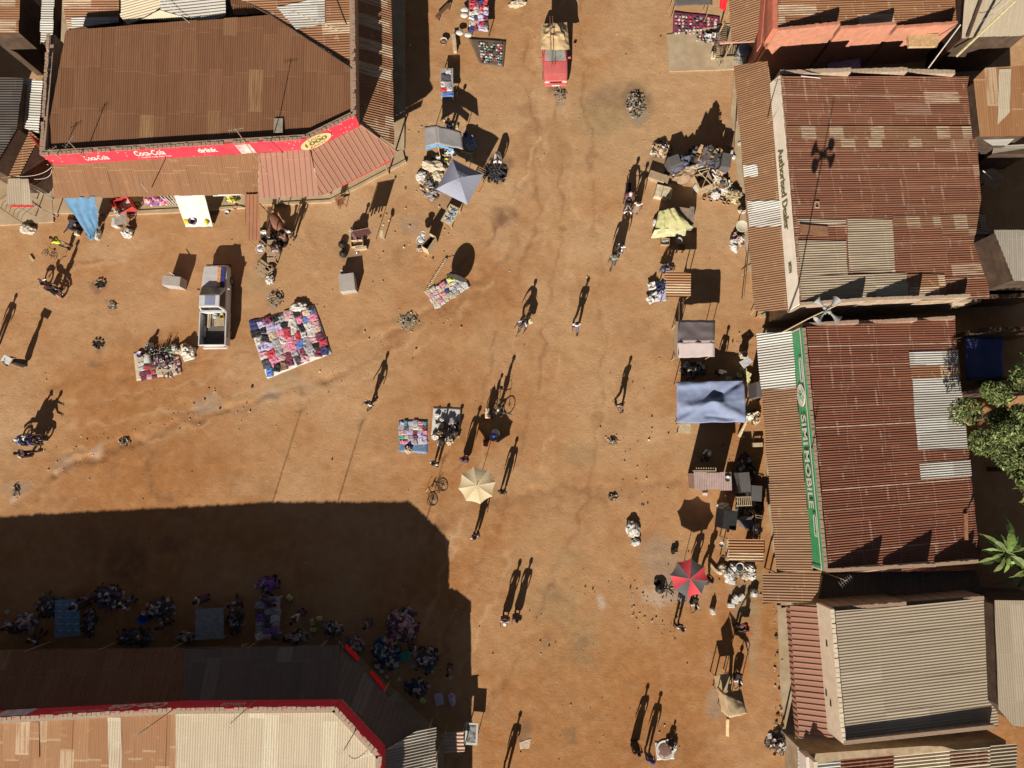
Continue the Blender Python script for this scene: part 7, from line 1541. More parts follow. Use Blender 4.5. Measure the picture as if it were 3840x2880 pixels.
for i in range(5): MB_.tube(G(968 + i * 9, 1028 + (i % 3) * 6, .05 + .05 * i), G(990 + i * 8, 1020 + (i % 2) * 14, .3), .02)
solo('firewood', MB_, PALEW, 'loose pale sticks of firewood below the askew table', 'firewood')
# ---- under the corner shop canopy
crate(460, 765, .9, .9, .9, 30, M('red_crate', (.65, .08, .07), .5, .15, 5), 'red drinks crate stack leaning under the canopy', inner=WT); crate(430, 758, .5, .5, .5, 35, M('red_crate', (.65, .08, .07)), 'small red drinks crate left of the red stack')
heap(590, 752, 1.9, .6, .6, cm_(C_['red']), 'pile of pink, red and white goods under the canopy', 45, mats=[cm_(C_['pink']), cm_(C_['red']), WT, cm_(C_['violet']), cm_(C_['maroon'])], n=90, size=.24)
for i, (x, y) in enumerate(((610, 766), (634, 768), (540, 746))): basin(x, y, .17, .1, WT, f'white dish, {ORD[i]} one in front of the pink pile')
for i in range(4): a = G(590 + i * 14, 726, 1.4); b = G(640 + i * 10, 770, .15); solo('white_pole', MB().tube(a, b, .025), WT, f'{ORD[i]} of four white poles leaning beside the white cloth', 'pole', 'white poles beside the white cloth')
heap(868, 745, .8, .5, .7, cm_(C_['yellow']), 'yellow plantains and greens under the narrow white cloth', 46, mats=[M('plantain', (.7, .6, .15)), cm_(C_['cream']), M('leaf_green', (.1, .2, .05))], n=40, size=.22)
basin(851, 799, .15, .12, WT, 'white basin on the pavement right of the white cloth'); basin(848, 777, .10, .1, WT, 'small white scoop above the white basin'); basin(883, 778, .14, .22, M('red_plastic', (.55, .08, .05), .4), 'red plastic pot on the pavement')
table(452, 812, .75, 1.0, .75, 4, M('grey_board', (.42, .36, .30)), 'grey table with stools in front of the shop'); carton(428, 832, .34, .5, .5, -3, WT, 'white box left of the grey shop table', flaps=False); sack(474, 872, .65, .6, .5, 20, cm_((.70, .66, .62)), 'white sack below the grey shop table', 3)
heap(490, 790, .7, .9, .6, BLK, 'dark stacked frames right of the grey shop table', 47, mats=[BLK, cm_(C_['grey']), IRON], n=40, size=.3); sack(438, 795, .3, .5, .6, 10, WT, 'white cloth bundle on the left of the grey shop table', 7, z=.5)
MB_ = MB(); ring(MB_, G(512, 772, .3), .25, .04, 'Z'); solo('tyre_ring', MB_, RUB, 'dark tyre leaning by the red crates', 'tyre'); jerry(288, 873, 10, M('cream_plastic', (.75, .66, .42)), 'cream jerrycan below the stooping person in navy')
basin(300, 828, .3, .35, M('navy_plastic', (.03, .05, .12), .4), 'navy barrel seen from above left of the blue sheet'); sack(366, 880, .25, .7, .4, -10, WT, 'white long sack at the foot of the blue sheet', 6); MB_ = MB().cloth(G(345, 880, .1), (.6, .6), .8, 4, .2, 9); solo('blue_rag', MB_, SBT, 'dark blue gathered end of the hanging sheet', 'cloth')
sack(98, 858, .95, .6, .4, -8, cm_((.62, .55, .45)), 'cream lumpy sack below the kiosk with red edge', 11); MB_ = MB().box(G(118, 968, .06), (.14, .38, .1), .65); solo('brick', MB_, PALEW, 'single pale brick at the left', 'brick')
MB_ = MB(); 
for i in range(7): MB_.tube(G(-10 + i * 15, 770 + i * 9, .9), G(-5 + i * 15, 750 + i * 9, .9 - .85), .012)
MB_.tube(G(-20, 765, .9), G(95, 842, .9), .02); solo('railing', MB_, DARKW, 'dark sloping railing beside the kiosk with red edge', 'railing')
STN = [M('stone_grey', (.30, .23, .16), .9), M('soot_black', (.02, .018, .015), .95), M('ash_white', (.48, .42, .35))]
def fire_ring(px, py, r_, label, seed, hole=True):
    g = G(px, py); rnd = random.Random(seed); r = empty('fire_ring', (g.x, g.y, 0), 0, label, 'fireplace')
    n = 9
    for i in range(n):
        a = i / n * 6.28; MB().blob((math.cos(a) * r_, math.sin(a) * r_, 0), (r_ * .33, r_ * .25, r_ * .3), i + seed, 1, .4).build('stone', STN[rnd.random() < .3], r)
    MB().lathe((0, 0, -.005), [(r_ * .8, 0), (r_ * .7, .04), (r_ * .001, .03)], 14).build('ashes', STN[1], r)
fire_ring(378, 1064, .28, 'small ring of stones with black ashes left of the pickup', 3); fire_ring(370, 1290, .3, 'ring of stones round a black hearth left of the bottle mat', 8)
# ================================================================ right side
heap(2480, 560, 1.3, 1.1, .5, WOOD, 'heap of split wood and paper at the corner of the junk yard', 51, mats=[WOOD, PALEW, WT, DARKW], n=150, size=.22)
carton(2465, 660, 1.05, .5, .5, -20, M('worn_planks', (.45, .32, .20)), 'brown wooden chest with white front at left of the junk'); carton(2484, 718, .85, .8, .45, -15, M('cream_board', (.70, .58, .40)), 'cream cardboard box below the wooden chest'); carton(2505, 708, .3, .7, .15, -42, PALEW, 'pale slab leaning at the cream cardboard box', flaps=False)
sack(2580, 650, 1.7, 1.0, .9, 20, M('dull_brown_cover', (.36, .24, .15), .9, .15, 4), 'brown wrinkled cover over the junk heap', 7, cat='cover', name='cover', tie=False); MB_ = MB().cloth(G(2605, 625, .9), (1.2, .35), .3, 6, .15); solo('cloth_strip', MB_, cm_((.5, .4, .3)), 'tan cloth strip above the brown cover', 'cloth')
crate(2640, 672, .95, .9, .8, 22, M('tan_frame_wood', (.55, .37, .22), .85), 'tan wooden frame with crossed braces in the junk yard', slat=True)
MB_ = MB(); a, b, c, d = G(2618, 640, .85), G(2662, 630, .85), G(2675, 700, .85), G(2630, 712, .85)
for p, q in ((a, c), (b, d), (a, b), (c, d)): MB_.tube(p, q, .025)
solo('crossed_braces', MB_, PALEW, 'crossed pale braces lying on the tan wooden frame', 'brace')
carton(2646, 705, .9, .35, .4, 25, M('tan_carton', (.48, .38, .25)), 'tan carton below the wooden frame'); carton(2618, 700, .3, .4, .5, 22, WT, 'white box left of the tan carton', flaps=False)
for x, y, w_, l, h, c, s, n_ in ((2680, 660, .45, 1.0, .6, 'white', 3, 'tall white bundle right of the wooden frame'), (2702, 680, .75, .95, .6, 'cream', 5, 'cream plastic bundle right of the white bundle'), (2684, 728, .6, .55, .5, 'white', 7, 'white round bundle above the row of clay pots'), (2700, 645, .6, .7, .7, 'brown', 9, 'brown cloth bundle at the top of the junk'), (2680, 615, .4, .7, .8, 'brown', 11, 'brown pillar like bundle in the dark part of the junk')): sack(x, y, w_, l, h, s * 13, cm_(C_[c] if c != 'brown' else (.42, .3, .2)), n_, s, cat='bundle', name='bundle', tie=False)
heap(2757, 728, 1.0, .9, .45, PALEW, 'tangle of pale yellow straw and netting', 53, mats=[M('straw', (.66, .55, .34), .9), M('straw_dark', (.4, .3, .17), .9)], n=320, size=.22)
heap(2645, 590, 2.7, 1.9, 2.1, U_K, 'big heap of scrap and rags made dark for the junk yard shade', 93, mats=[BLK, U_K, DARKW, cm_(C_['charcoal']), cm_((.12, .13, .18)), WOOD], n=260, size=.42); sack(2555, 610, 1.3, 1.0, 1.1, 30, cm_((.12, .13, .18)), 'dark blue plastic heap in the shade of the junk yard', 15, cat='heap', name='covered_heap', tie=False)  # heaps enlarged and coloured dark to fill in the yard's black shade
CLAY = M('clay', (.52, .33, .2), .8)
for i, (x, y) in enumerate(((2641, 746), (2667, 751), (2688, 749), (2706, 746), (2660, 738), (2694, 736), (2716, 760), (2732, 762))):
    MB_ = MB(); g = G(x, y, .2); MB_.lathe((g.x, g.y, 0), [(.07, 0), (.12, .08), (.11, .16), (.125, .2), (.09, .2), (.08, .1), (.001, .02)], 14); MB_.v = [v for v in MB_.v]; solo('clay_pot', MB_, CLAY, f'open clay pot, {ORD[i]} of the row below the junk heap', 'pot', 'clay pots in a row', smooth=True)
GC = M('pale_green_cloth', (.48, .46, .22), .8, .1, 3, bump=.25, dirt=.1)
carton(2553, 800, 1.05, .8, 1.0, -8, M('brown_cabinet', (.36, .26, .18), .8), 'brown wooden cabinet partly covered by green cloth', flaps=False, name='cabinet', cat='cabinet'); carton(2588, 812, .5, 1.3, .9, -4, M('grey_brown_panel', (.30, .24, .20), .8), 'grey brown side cabinet right of the green cloth', flaps=False, name='cabinet', cat='cabinet')
sheet_ = sheet_mesh([G(2470, 795, 1.0), G(2528, 780, 1.35), G(2598, 856, 1.0), G(2452, 880, .35)], 20, 18, wr=.09, seed=21, f=1.8, fold=.12, sag=-.3); solo('green_cloth', sheet_, GC, 'pale green cloth thrown over the cabinet', 'cloth')
sheet_ = sheet_mesh([G(2455, 862, .7), G(2575, 850, .8), G(2570, 884, .6), G(2440, 895, .2)], 18, 8, wr=.06, seed=22, f=2, fold=.06); solo('green_cloth', sheet_, M('lighter_green_cloth', (.58, .55, .32), .8, .1, 3, bump=.2, dirt=.08), 'lighter green cloth roll below the big green cloth', 'cloth')
crate(2495, 905, .55, .4, .35, -3, WOOD, 'wooden crate full of white bags below the green cloth', inner=WT); basin(2545, 903, .2, .22, cm_((.4, .38, .36)), 'grey round drum lid below the green cloth', z=.5); sack(2460, 835, .35, .5, .4, 0, WT, 'white scrap bundle left of the green cloth', 5)
r = empty('stool', G(2545, 940, 0), 0, 'tall wooden stool whose legs shade the ground below the cloth', 'stool'); MB().box((0, 0, .75), (.45, .4, .05)).build('seat', DARKW, r)
for sx in (-1, 1):
    for sy in (-1, 1): MB().box((sx * .18, sy * .16, .37), (.04, .04, .74)).build('leg', DARKW, r)
matcloth([(2430, 1060), (2500, 1052), (2500, 1128), (2436, 1134)], M('pale_lilac_sheet', (.55, .56, .75), .7), 'pale lilac plastic sheet beside the small rusty roof'); 
for x, y, w_, l, c, s in ((2444, 1072, .5, .5, 'white', 1), (2470, 1076, .6, .35, 'navy', 2), (2450, 1116, .9, .5, 'white', 3), (2476, 1102, .6, .3, 'lilac', 4)): MB_ = MB().cloth(G(x, y, .2), (w_, l), .2 * s, s + 30, .2, 8); solo('crumpled_sheet', MB_, cm_(C_[c]), f'{c} crumpled sheet, {ORD[s - 1]} on the lilac ground sheet', 'sheet')
basin(2783, 848, .36, .06, cm_((.76, .69, .52)), 'round cream table top behind the satellite stand', z=1.3); MB_ = MB(); g = G(2783, 848, 1.3); MB_.tube((g.x, g.y, 0), (g.x, g.y, 1.3), .03); solo('stand', MB_, IRON, 'iron stand carrying the round cream top', 'stand')
for x, y, w_, l, h, c, s, n_ in ((2755, 880, .4, .25, .3, 'rose', 3, 'pinkish box bag left of the round cream top'), (2752, 905, .5, .45, .4, 'white', 5, 'pale pink bag below the round cream top'), (2752, 925, .6, .4, .4, 'white', 7, 'white crumpled bag below the pink bag'), (2784, 788, .45, .4, .4, 'cream', 9, 'cream bag at the canopy edge above the round top'), (2760, 940, .2, .3, .2, 'white', 11, 'small white bag at the bottom of the row')): sack(x, y, w_, l, h, s * 17, cm_(C_[c]), n_, s, cat='bag', name='bag', tie=(s % 4 == 1))
heap(2775, 895, .7, .7, .5, WOOD, 'sticks and cloth scraps by the verandah edge', 55, mats=[WT, WOOD, cm_(C_['rose']), IRON], n=60, size=.2)
for i, (a, b) in enumerate((((2752, 560, 1.6), (2768, 300, 0)), ((2800, 940, 0), (2782, 1120, 2.2)), ((2790, 1110, 0), (2812, 900, 1.8)), ((2780, 1035, .3), (2816, 1008, .4)), ((2815, 1180, .2), (2832, 1160, .4)))):
    solo('leaning_pole', MB().tube(G(*a), G(*b), .025), (DARKW, PALEW)[i > 2], f'{ORD[i]} leaning pole from the top along the right verandah', 'pole')
for i, (x, y) in enumerate(((2739, 545), (2742, 572), (2752, 590), (2773, 540))): solo('white_scrap', MB().box(G(x, y, .1), (.2, .16, .2), .7 + i), WT, f'{ORD[i]} small white block from the top near the verandah', 'block')
# between awning and green sign shop
sack(2790, 1330, .5, .5, .6, 0, cm_(C_['cream']), 'cream bundle right of the A-frame shelter', 3); sheet_ = sheet_mesh([G(2772, 1358, 1.0), G(2806, 1338, 1.1), G(2824, 1356, 1.0), G(2790, 1382, .9)], 8, 8, wr=.04); solo('tarp_cover', sheet_, cm_((.45, .44, .45)), 'small grey tarp over goods near the zinc canopy', 'tarpaulin')
YJ = M('yellow_cream_plastic', (.80, .72, .38), .5)
for i, (x, y, ro, l_) in enumerate(((2776, 1384, 80, 1), (2772, 1404, 10, 0), (2795, 1396, 60, 1), (2800, 1408, 20, 1), (2790, 1390, 40, 1))): jerry(x, y, ro, YJ, f'{ORD[i]} yellow cream jerrycan of the cluster right of the blue awning', bool(l_), group='jerrycans right of the awning')
jerry(2722, 1418, 85, M('cream_plastic', (.75, .66, .42)), 'cream jerrycan lying at the upper right rim of the awning', True); solo('cushion', MB().blob(G(2576, 1370, .1), (.2, .25, .12), 5, 2, .15), cm_(C_['grey']), 'grey crescent cushion under the A-frame shelter', 'cushion', smooth=True)
heap(2605, 1385, 1.6, .9, .45, cm_(C_['charcoal']), 'dark goods and bowls between A-frame shelter and blue awning', 57, mats=[cm_(C_['charcoal']), cm_(C_['grey']), BLK, WT], n=70, size=.2)
sack(2815, 1560, .5, .45, .5, 0, cm_((.78, .74, .64)), 'pale sack right of the blue awning', 9); solo('broom', MB().tube(G(2802, 1575, .8), G(2772, 1635, .05), .05, .12), PALEW, 'pale broom leaning below the pale sack', 'broom')
table(2842, 1668, .6, .25, .4, 2, PALEW, 'small pale bench at the verandah of the green sign shop', name='bench', cat='bench'); heap(2835, 1560, .5, 1.0, .8, IRON, 'dark sticks and frames beside the verandah', 58, mats=[IRON, DARKW, PALEW], n=50, size=.25)
sack(2716, 1903, .8, .55, .3, -15, cm_((.72, .68, .58)), 'white net sack on the ground below the pinkish kiosk', 15, tie=False); solo('white_stone', MB().box(G(2643, 1853, .08), (.28, .16, .16)), WT, 'white block at the lower edge of the pinkish kiosk', 'block')
sack(2372, 1985, .75, 1.0, .4, 10, cm_((.66, .62, .55)), 'dumped white torn sack lying in the open, upper half', 17, tie=False); sack(2385, 2035, .55, .4, .3, 10, WT, 'small white torn bag at the lower end of the dumped sack', 19, tie=False)
ladder(2840, 1990, 1.9, .35, 14, 82, 1.3, M('worn_planks', (.45, .32, .20)), 'tall bamboo shelf beside the green sign shop'); ladder(2790, 1880, .9, .5, 8, 2, 1.5, PALEW, 'small slatted rack in the dark gap left of the shelf')
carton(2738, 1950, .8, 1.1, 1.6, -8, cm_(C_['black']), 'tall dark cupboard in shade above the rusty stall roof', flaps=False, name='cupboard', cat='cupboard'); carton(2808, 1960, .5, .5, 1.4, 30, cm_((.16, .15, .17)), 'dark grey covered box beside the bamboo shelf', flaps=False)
sack(2845, 1985, .5, .6, .5, 0, WT, 'white striped bag on the bamboo shelf', 5, z=.7)
basin(2705, 2042, .16, .1, M('grey_tin', (.5, .48, .44)), 'tin basin left of the rusty stall roof', z=.6); solo('pale_board', MB().box(G(2726, 2060, 1.0), (.12, 1.3, .3), -.05), PALEW, 'pale upright board at the left edge of the rusty stall roof', 'board')
for x, y, w_, l, h, c, s, n_ in ((2705, 2135, .7, .5, .35, 'cream', 3, 'tan bundle of twigs below the rusty stall roof'), (2735, 2158, .9, .6, .4, 'white', 5, 'big white scrap heap below the rusty stall roof'), (2752, 2128, .5, .45, .35, 'white', 7, 'white rag bundle near the wok'), (2815, 2130, .6, .45, .5, 'white', 9, 'white cloth at the lower right of the rusty stall roof'), (2795, 2160, .4, .5, .2, 'cream', 11, 'cream scrap strips near the canopy'), (2820, 2160, .5, .5, .3, 'white', 13, 'white crumpled foil near the canopy')): sack(x, y, w_, l, h, s * 17, cm_(C_[c]), n_, s, cat='bundle', name='bundle', tie=False)
basin(2774, 2126, .24, .14, M('white_enamel', (.7, .7, .68)), 'ring shaped basin with dark content below the rusty roof', z=.3, fill=cm_(C_['black'])); pot(2830, 2225, .24, .3, 'grey lidded pot by the lower canopy', M('grey_tin', (.5, .48, .44), .4)); solo('plank', MB().box(G(2672, 2128, .15), (.12, .7, .08), .7), PALEW, 'pale short bench plank by the twig bundle', 'plank')
heap(2770, 2145, 1.6, .7, .25, IRON, 'scraps of wood, cloth and iron in front of the lower canopy', 61, mats=[IRON, WT, WOOD, cm_(C_['charcoal']), PALEW], n=110, size=.16)
WJ = M('white_plastic_can', (.74, .71, .64), .45, .06, 5, dirt=.1)
for i, (x, y, ro) in enumerate(((2728, 2270, 88), (2742, 2252, 80), (2754, 2234, 40), (2770, 2248, 130), (2730, 2180, 80), (2672, 2292, 5))): jerry(x, y, ro, WJ, ('single white jerrycan standing right of the umbrella shadow' if i == 5 else 'white jerrycan alone below the white scrap heap' if i == 4 else f'{ORD[i]} white jerrycan from the lower left in the group of four'), i < 5, group=None if i > 3 else 'white jerrycans lying in a group', s=1.1)
pot(2476, 2210, .27, .3, 'large black pot left of the red and black umbrella'); basin(2464, 2185, .2, .12, cm_(C_['black']), 'black lid beside the large black pot')
MB_ = MB(); 
for i in range(7): a = i * .9; c = G(2503, 2212, .08); MB_.tube(c + Vector((math.cos(a) * .08, math.sin(a) * .08, 0)), c + Vector((math.cos(a) * .55, math.sin(a) * .5, .02)), .03, .02)
solo('campfire', MB_, STN[1], 'star of burnt logs on white ash beside the umbrella', 'campfire'); basin(2634, 2200, .12, .1, WT, 'small white cup at the right rim of the red and black umbrella')
for i, (x, y) in enumerate(((2523, 2070), (2535, 2062))): solo('black_sheet', MB().box(G(x, y, .1), (.18, .24, .2), .2), BLK, f'{("left", "right")[i]} black box above the umbrella', 'box')
carton(2560, 2245, .28, .35, .45, 5, cm_((.35, .37, .42)), 'blue grey seat below the umbrella rim', flaps=False, name='seat_box')
r = basin(2494, 2812, .52, .07, WT, 'round white tray of dried fish at the lower edge', fill=M('dried_fish', (.22, .12, .09), .7, .4, 30, bump=.6)); matcloth([(2456, 2782), (2526, 2790), (2530, 2846), (2464, 2850)], WT, 'white paper under the round tray of fish'); basin(2505, 2782, .16, .12, M('grey_tin', (.5, .48, .44)), 'steel bowl at the top of the fish tray', z=.06); sack(2530, 2800, .3, .5, .3, 0, WT, 'white bag right of the fish tray', 5)
person(2513, 2778, 190, 'squat', (.08, .06, .06), (.06, .05, .05), 'child in dark clothes squatting behind the fish tray', s=.7)
matcloth([(1948, 2782), (1992, 2768), (1984, 2806), (1950, 2808)], M('pale_paper', (.66, .52, .38)), 'pale torn paper near the lower edge')
# mirror, items left of it
r = empty('mirror', G(1768, 2752, .9) - Z_ * .9, R(-3), 'white framed picture leaning on the salmon slatted rack', 'picture'); MB().box((0, 0, .9), (.72, 1.2, .05)).build('frame', WT, r); MB().box((0, 0, .93), (.5, .95, .02)).build('panel', M('mottled_picture', (.25, .25, .24), .4, .8, 5), r)
for sx in (-1, 1): MB().tube((sx * .3, -.5, 0), (sx * .3, -.5, .88), .02).build('leg', DARKW, r)
# ---- stalls in the deep shade
table(252, 2318, 1.45, 2.1, .75, 4, M('blue_patterned_cloth', (.16, .30, .46), .7), 'table with pale blue patterned cloth in the deep shade')
for i in range(15): MB_ = MB().box(G(222 + (i % 3) * 30 + (i // 3) * 1.5, 2268 + (i // 3) * 24, .8), (.22, .04, .03), .1); solo('white_strip', MB_, WT, 'thin white strip lying on the pale blue table', 'strip', 'white strips on the blue table')
table(785, 2340, 1.65, 1.75, .75, 3, M('grey_zinc_top', (.36, .38, .40), .6), 'square grey sheet topped table in the deep shade')
table(1010, 2310, 1.2, 2.2, .7, 0, cm_(C_['lilac']), 'table heaped with lilac clothes in the deep shade'); goods_grid([(962, 2262), (1050, 2258), (1046, 2400), (958, 2400)], 6, 3, ['lilac', 'rose', 'grey', 'violet', 'white', 'charcoal'], 'garment', 'lilac clothes table in the shade', 'clothes on the shaded table', seed=29, z=.74, n=4, amp=.12)
basin(540, 2320, .28, .5, M('royal_blue_barrel', (.03, .14, .62), .5), 'royal blue barrel in the deep shade', cat='barrel', name='barrel'); 
for i, (x, y) in enumerate(((484, 2248), (466, 2272), (482, 2280), (538, 2298), (28, 2292), (26, 2334))): basin(x, y, .12, .1, cm_(C_['white'] if i else C_['lilac']), f'{("upper", "left", "middle", "barrel top", "far left upper", "far left lower")[i]} white bowl in the deep shade', z=.5)
for i, (x, y, ro) in enumerate(((1168, 2322, 10), (1197, 2320, 95), (1162, 2360, 80), (1075, 2234, 50), (905, 2424, 100), (1575, 2622, 60))): jerry(x, y, ro, M('olive_yellow_plastic', (.55, .55, .25), .5), f'{ORD[i]} olive yellow jerrycan in the shade, counted from the yellow pair', i != 1, group='olive jerrycans in the shade')
heap(1505, 2345, 1.9, 1.8, .35, cm_(C_['rose']), 'round heap of pink, white and dark clothes in the shade', 63, mats=[cm_(C_['rose']), cm_(C_['white']), cm_(C_['charcoal']), cm_(C_['maroon'])], n=160, size=.26); heap(1450, 2450, 1.7, 1.7, .35, cm_(C_['navy']), 'round heap of navy and teal clothes in the shade', 64, mats=[cm_(C_['navy']), cm_(C_['white']), cm_(C_['charcoal']), cm_(C_['teal'])], n=140, size=.26)
sack(1520, 2462, .7, .55, .3, 0, cm_((.05, .30, .24)), 'teal green bundle in the shade', 6, cat='bundle', name='bundle', tie=False); 
for i, (x, y) in enumerate(((1412, 2496), (1432, 2516), (1352, 2432), (1452, 2536), (1692, 2540), (1500, 2545))): basin(x, y, .11, .08, WT, f'{ORD[i]} small white dish along the shaded corner', z=.4)
carton(1645, 2625, .45, .6, .35, 15, cm_(C_['lilac']), 'lilac box in the shade near the lower corner', flaps=False); sack(1694, 2625, .4, .75, .35, 15, cm_(C_['lilac']), 'lilac and white bag in the shade right of the lilac box', 9); carton(1474, 2620, .35, .4, .2, 40, cm_(C_['cream']), 'cream block at the shaded canopy rim', flaps=False)
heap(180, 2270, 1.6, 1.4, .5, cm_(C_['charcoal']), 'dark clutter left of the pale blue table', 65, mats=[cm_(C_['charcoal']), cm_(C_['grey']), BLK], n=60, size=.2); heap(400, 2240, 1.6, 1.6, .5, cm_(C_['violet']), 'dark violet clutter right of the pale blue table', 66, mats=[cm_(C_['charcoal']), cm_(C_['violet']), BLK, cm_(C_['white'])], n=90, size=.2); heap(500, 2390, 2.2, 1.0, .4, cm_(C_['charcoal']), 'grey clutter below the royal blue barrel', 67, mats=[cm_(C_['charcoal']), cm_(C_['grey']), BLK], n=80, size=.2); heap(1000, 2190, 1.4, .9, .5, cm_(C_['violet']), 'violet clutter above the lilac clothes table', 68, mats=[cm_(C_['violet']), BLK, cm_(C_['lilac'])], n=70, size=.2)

for x, y, w_, l, h, ro, n_ in ((2795, 1810, .6, 1.2, 1.4, 5, 'added tall dark box in the gap right of the pinkish kiosk'), (2838, 1850, .6, .9, 1.6, -5, 'dark tall box against the verandah above the bamboo shelf'), (2842, 2070, .5, .8, 1.5, 3, 'dark tall box at the right end of the rusty stall roof'), (2850, 1460, .4, .9, 1.5, 0, 'dark tall box right of the blue awning'), (2530, 600, .7, .6, 1.2, 20, 'added black box for shade behind the wooden chest'), (2725, 600, .6, .9, 1.3, -10, 'added black box for shade at the right of the junk yard')): carton(x, y, w_, l, h, ro, U_K, n_, flaps=False, name='cupboard', cat='cupboard')  # tall dark boxes added to darken the gaps and the junk yard
heap(2560, 640, 1.6, 1.3, .8, WOOD, 'rubble of dark boards and rags in the junk yard', 81, mats=[IRON, DARKW, cm_(C_['charcoal']), WT, WOOD], n=120, size=.3); heap(2700, 700, 1.5, 1.2, .6, WOOD, 'mixed scraps and rags around the white bundles', 82, mats=[WT, WOOD, PALEW, cm_(C_['brown']), cm_(C_['charcoal'])], n=130, size=.26)
heap(2815, 1900, 1.3, 2.6, .6, WOOD, 'dark clutter of boards along the verandah edge', 83, mats=[IRON, DARKW, BLK, cm_(C_['charcoal']), WOOD], n=120, size=.3); heap(2800, 1750, .9, 1.6, .5, WOOD, 'dark planks and sticks right of the pinkish kiosk', 84, mats=[IRON, DARKW, BLK, WT], n=60, size=.28)
heap(2920, 2790, 1.2, 1.2, .5, WOOD, 'dark scraps and white foil at the corner of the plastered shop', 85, mats=[IRON, WT, BLK, DARKW], n=80, size=.24); heap(1650, 600, 1.1, .7, .4, WOOD, 'rags and bark between the tent and parasol', 86, mats=[WT, cm_(C_['charcoal']), WOOD], n=60, size=.22)

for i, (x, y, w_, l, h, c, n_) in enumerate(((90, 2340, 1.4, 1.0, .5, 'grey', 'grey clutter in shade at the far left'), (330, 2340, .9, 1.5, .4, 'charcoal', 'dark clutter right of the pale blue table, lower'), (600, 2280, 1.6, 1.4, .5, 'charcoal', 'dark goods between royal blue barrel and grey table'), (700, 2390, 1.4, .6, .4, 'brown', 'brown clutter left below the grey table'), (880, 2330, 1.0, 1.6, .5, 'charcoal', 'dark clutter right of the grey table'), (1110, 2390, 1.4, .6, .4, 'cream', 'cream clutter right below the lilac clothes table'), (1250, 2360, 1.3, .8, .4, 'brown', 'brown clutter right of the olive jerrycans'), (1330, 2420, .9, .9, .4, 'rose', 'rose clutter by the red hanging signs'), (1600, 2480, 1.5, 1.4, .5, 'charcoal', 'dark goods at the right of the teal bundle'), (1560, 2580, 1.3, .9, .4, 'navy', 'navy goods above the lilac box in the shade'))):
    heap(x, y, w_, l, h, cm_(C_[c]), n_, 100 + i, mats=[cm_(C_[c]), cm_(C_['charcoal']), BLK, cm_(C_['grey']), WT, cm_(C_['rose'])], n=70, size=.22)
for i, (x, y, t, l) in enumerate(((150, 2400, (.5, .5, .55), 'person in pale grey below the pale blue table in shade'), (330, 2260, (.6, .55, .6), 'person in pale rose right of the pale blue table in shade'), (640, 2330, (.35, .2, .2), 'person in brown left of the grey table in shade'), (900, 2250, (.3, .3, .5), 'person in slate blue between the grey and lilac tables'), (1140, 2290, (.55, .5, .4), 'person in cream above the olive jerrycans'), (1390, 2330, (.2, .3, .3), 'person in teal left of the round rose heap in shade'), (1560, 2430, (.5, .3, .4), 'person in dull pink right of the navy heap in shade'))):
    person(x, y, 50 * i + 20, ('sit', 'stand', 'stand', 'walk', 'bend', 'stand', 'sit')[i], t, (.1, .08, .09), l, ('trousers', 'skirt')[i % 2])
# ================================================================ poles, antennas, loudspeakers
def antenna(px, py, zt, zb, label, lean=(0, 0), yagi=True, rot=0):
    """px,py: where the top is seen"""
    g = G(px, py, zt); b = Vector((g.x - lean[0], g.y - lean[1], zb)); r = empty('antenna', b, 0, label, 'antenna')
    MB().tube(b, g, .028, .02).build('mast', PALEW if rot % 2 else WOOD, r, world=True)
    m_ = MB(); a = R(rot); d = Vector((math.cos(a), math.sin(a), 0)); e = Vector((-d.y, d.x, 0)); c = g - Z_ * .1
    m_.tube(c - d * .4, c + d * .4, .009, n=4)
    for i in range(6): q = c + d * (-.36 + i * .14); m_.tube(q - e * (.2 - i * .015), q + e * (.2 - i * .015), .006, n=4)
    m_.build('aerial', STEEL, r, world=True)
antenna(517, 2755, 9.0, 5.2, 'tall antenna mast on the lower shop, left one', rot=20); antenna(865, 2712, 8.4, 5.2, 'tall antenna mast on the lower shop, middle one', rot=50); antenna(1290, 2812, 8.0, 5.2, 'tall antenna mast on the lower shop, right one', rot=40)
antenna(882, 482, 9.1, 5.3, 'leaning antenna mast over the torn poster', lean=(-.4, .8), rot=10); antenna(255, 528, 7.3, 5.3, 'antenna on the upper shop roof above the first lettering', lean=(.3, .1), rot=60); antenna(184, 560, 6.8, 4.6, 'antenna at the left end of the red sign band', lean=(.5, -.3), rot=35); antenna(530, 690, 6.0, 3.6, 'antenna over the brown canopy of the upper shop', lean=(.9, -.5), rot=75)
antenna(1092, 40, 8.0, 6.0, 'antenna lying out over the zinc patch at the top', lean=(-2.2, -.1), rot=15); antenna(3175, 2178, 5.0, 2.9, 'antenna over the dark lean-to below the green sign shop', lean=(.5, -.2), rot=35); antenna(3068, 1690, 6.4, 5.0, 'small antenna behind the green sign', lean=(-.1, -.2), rot=70); antenna(2912, 420, 6.6, 4.4, 'small antenna at the cream sign', lean=(-.3, -.4), rot=60)
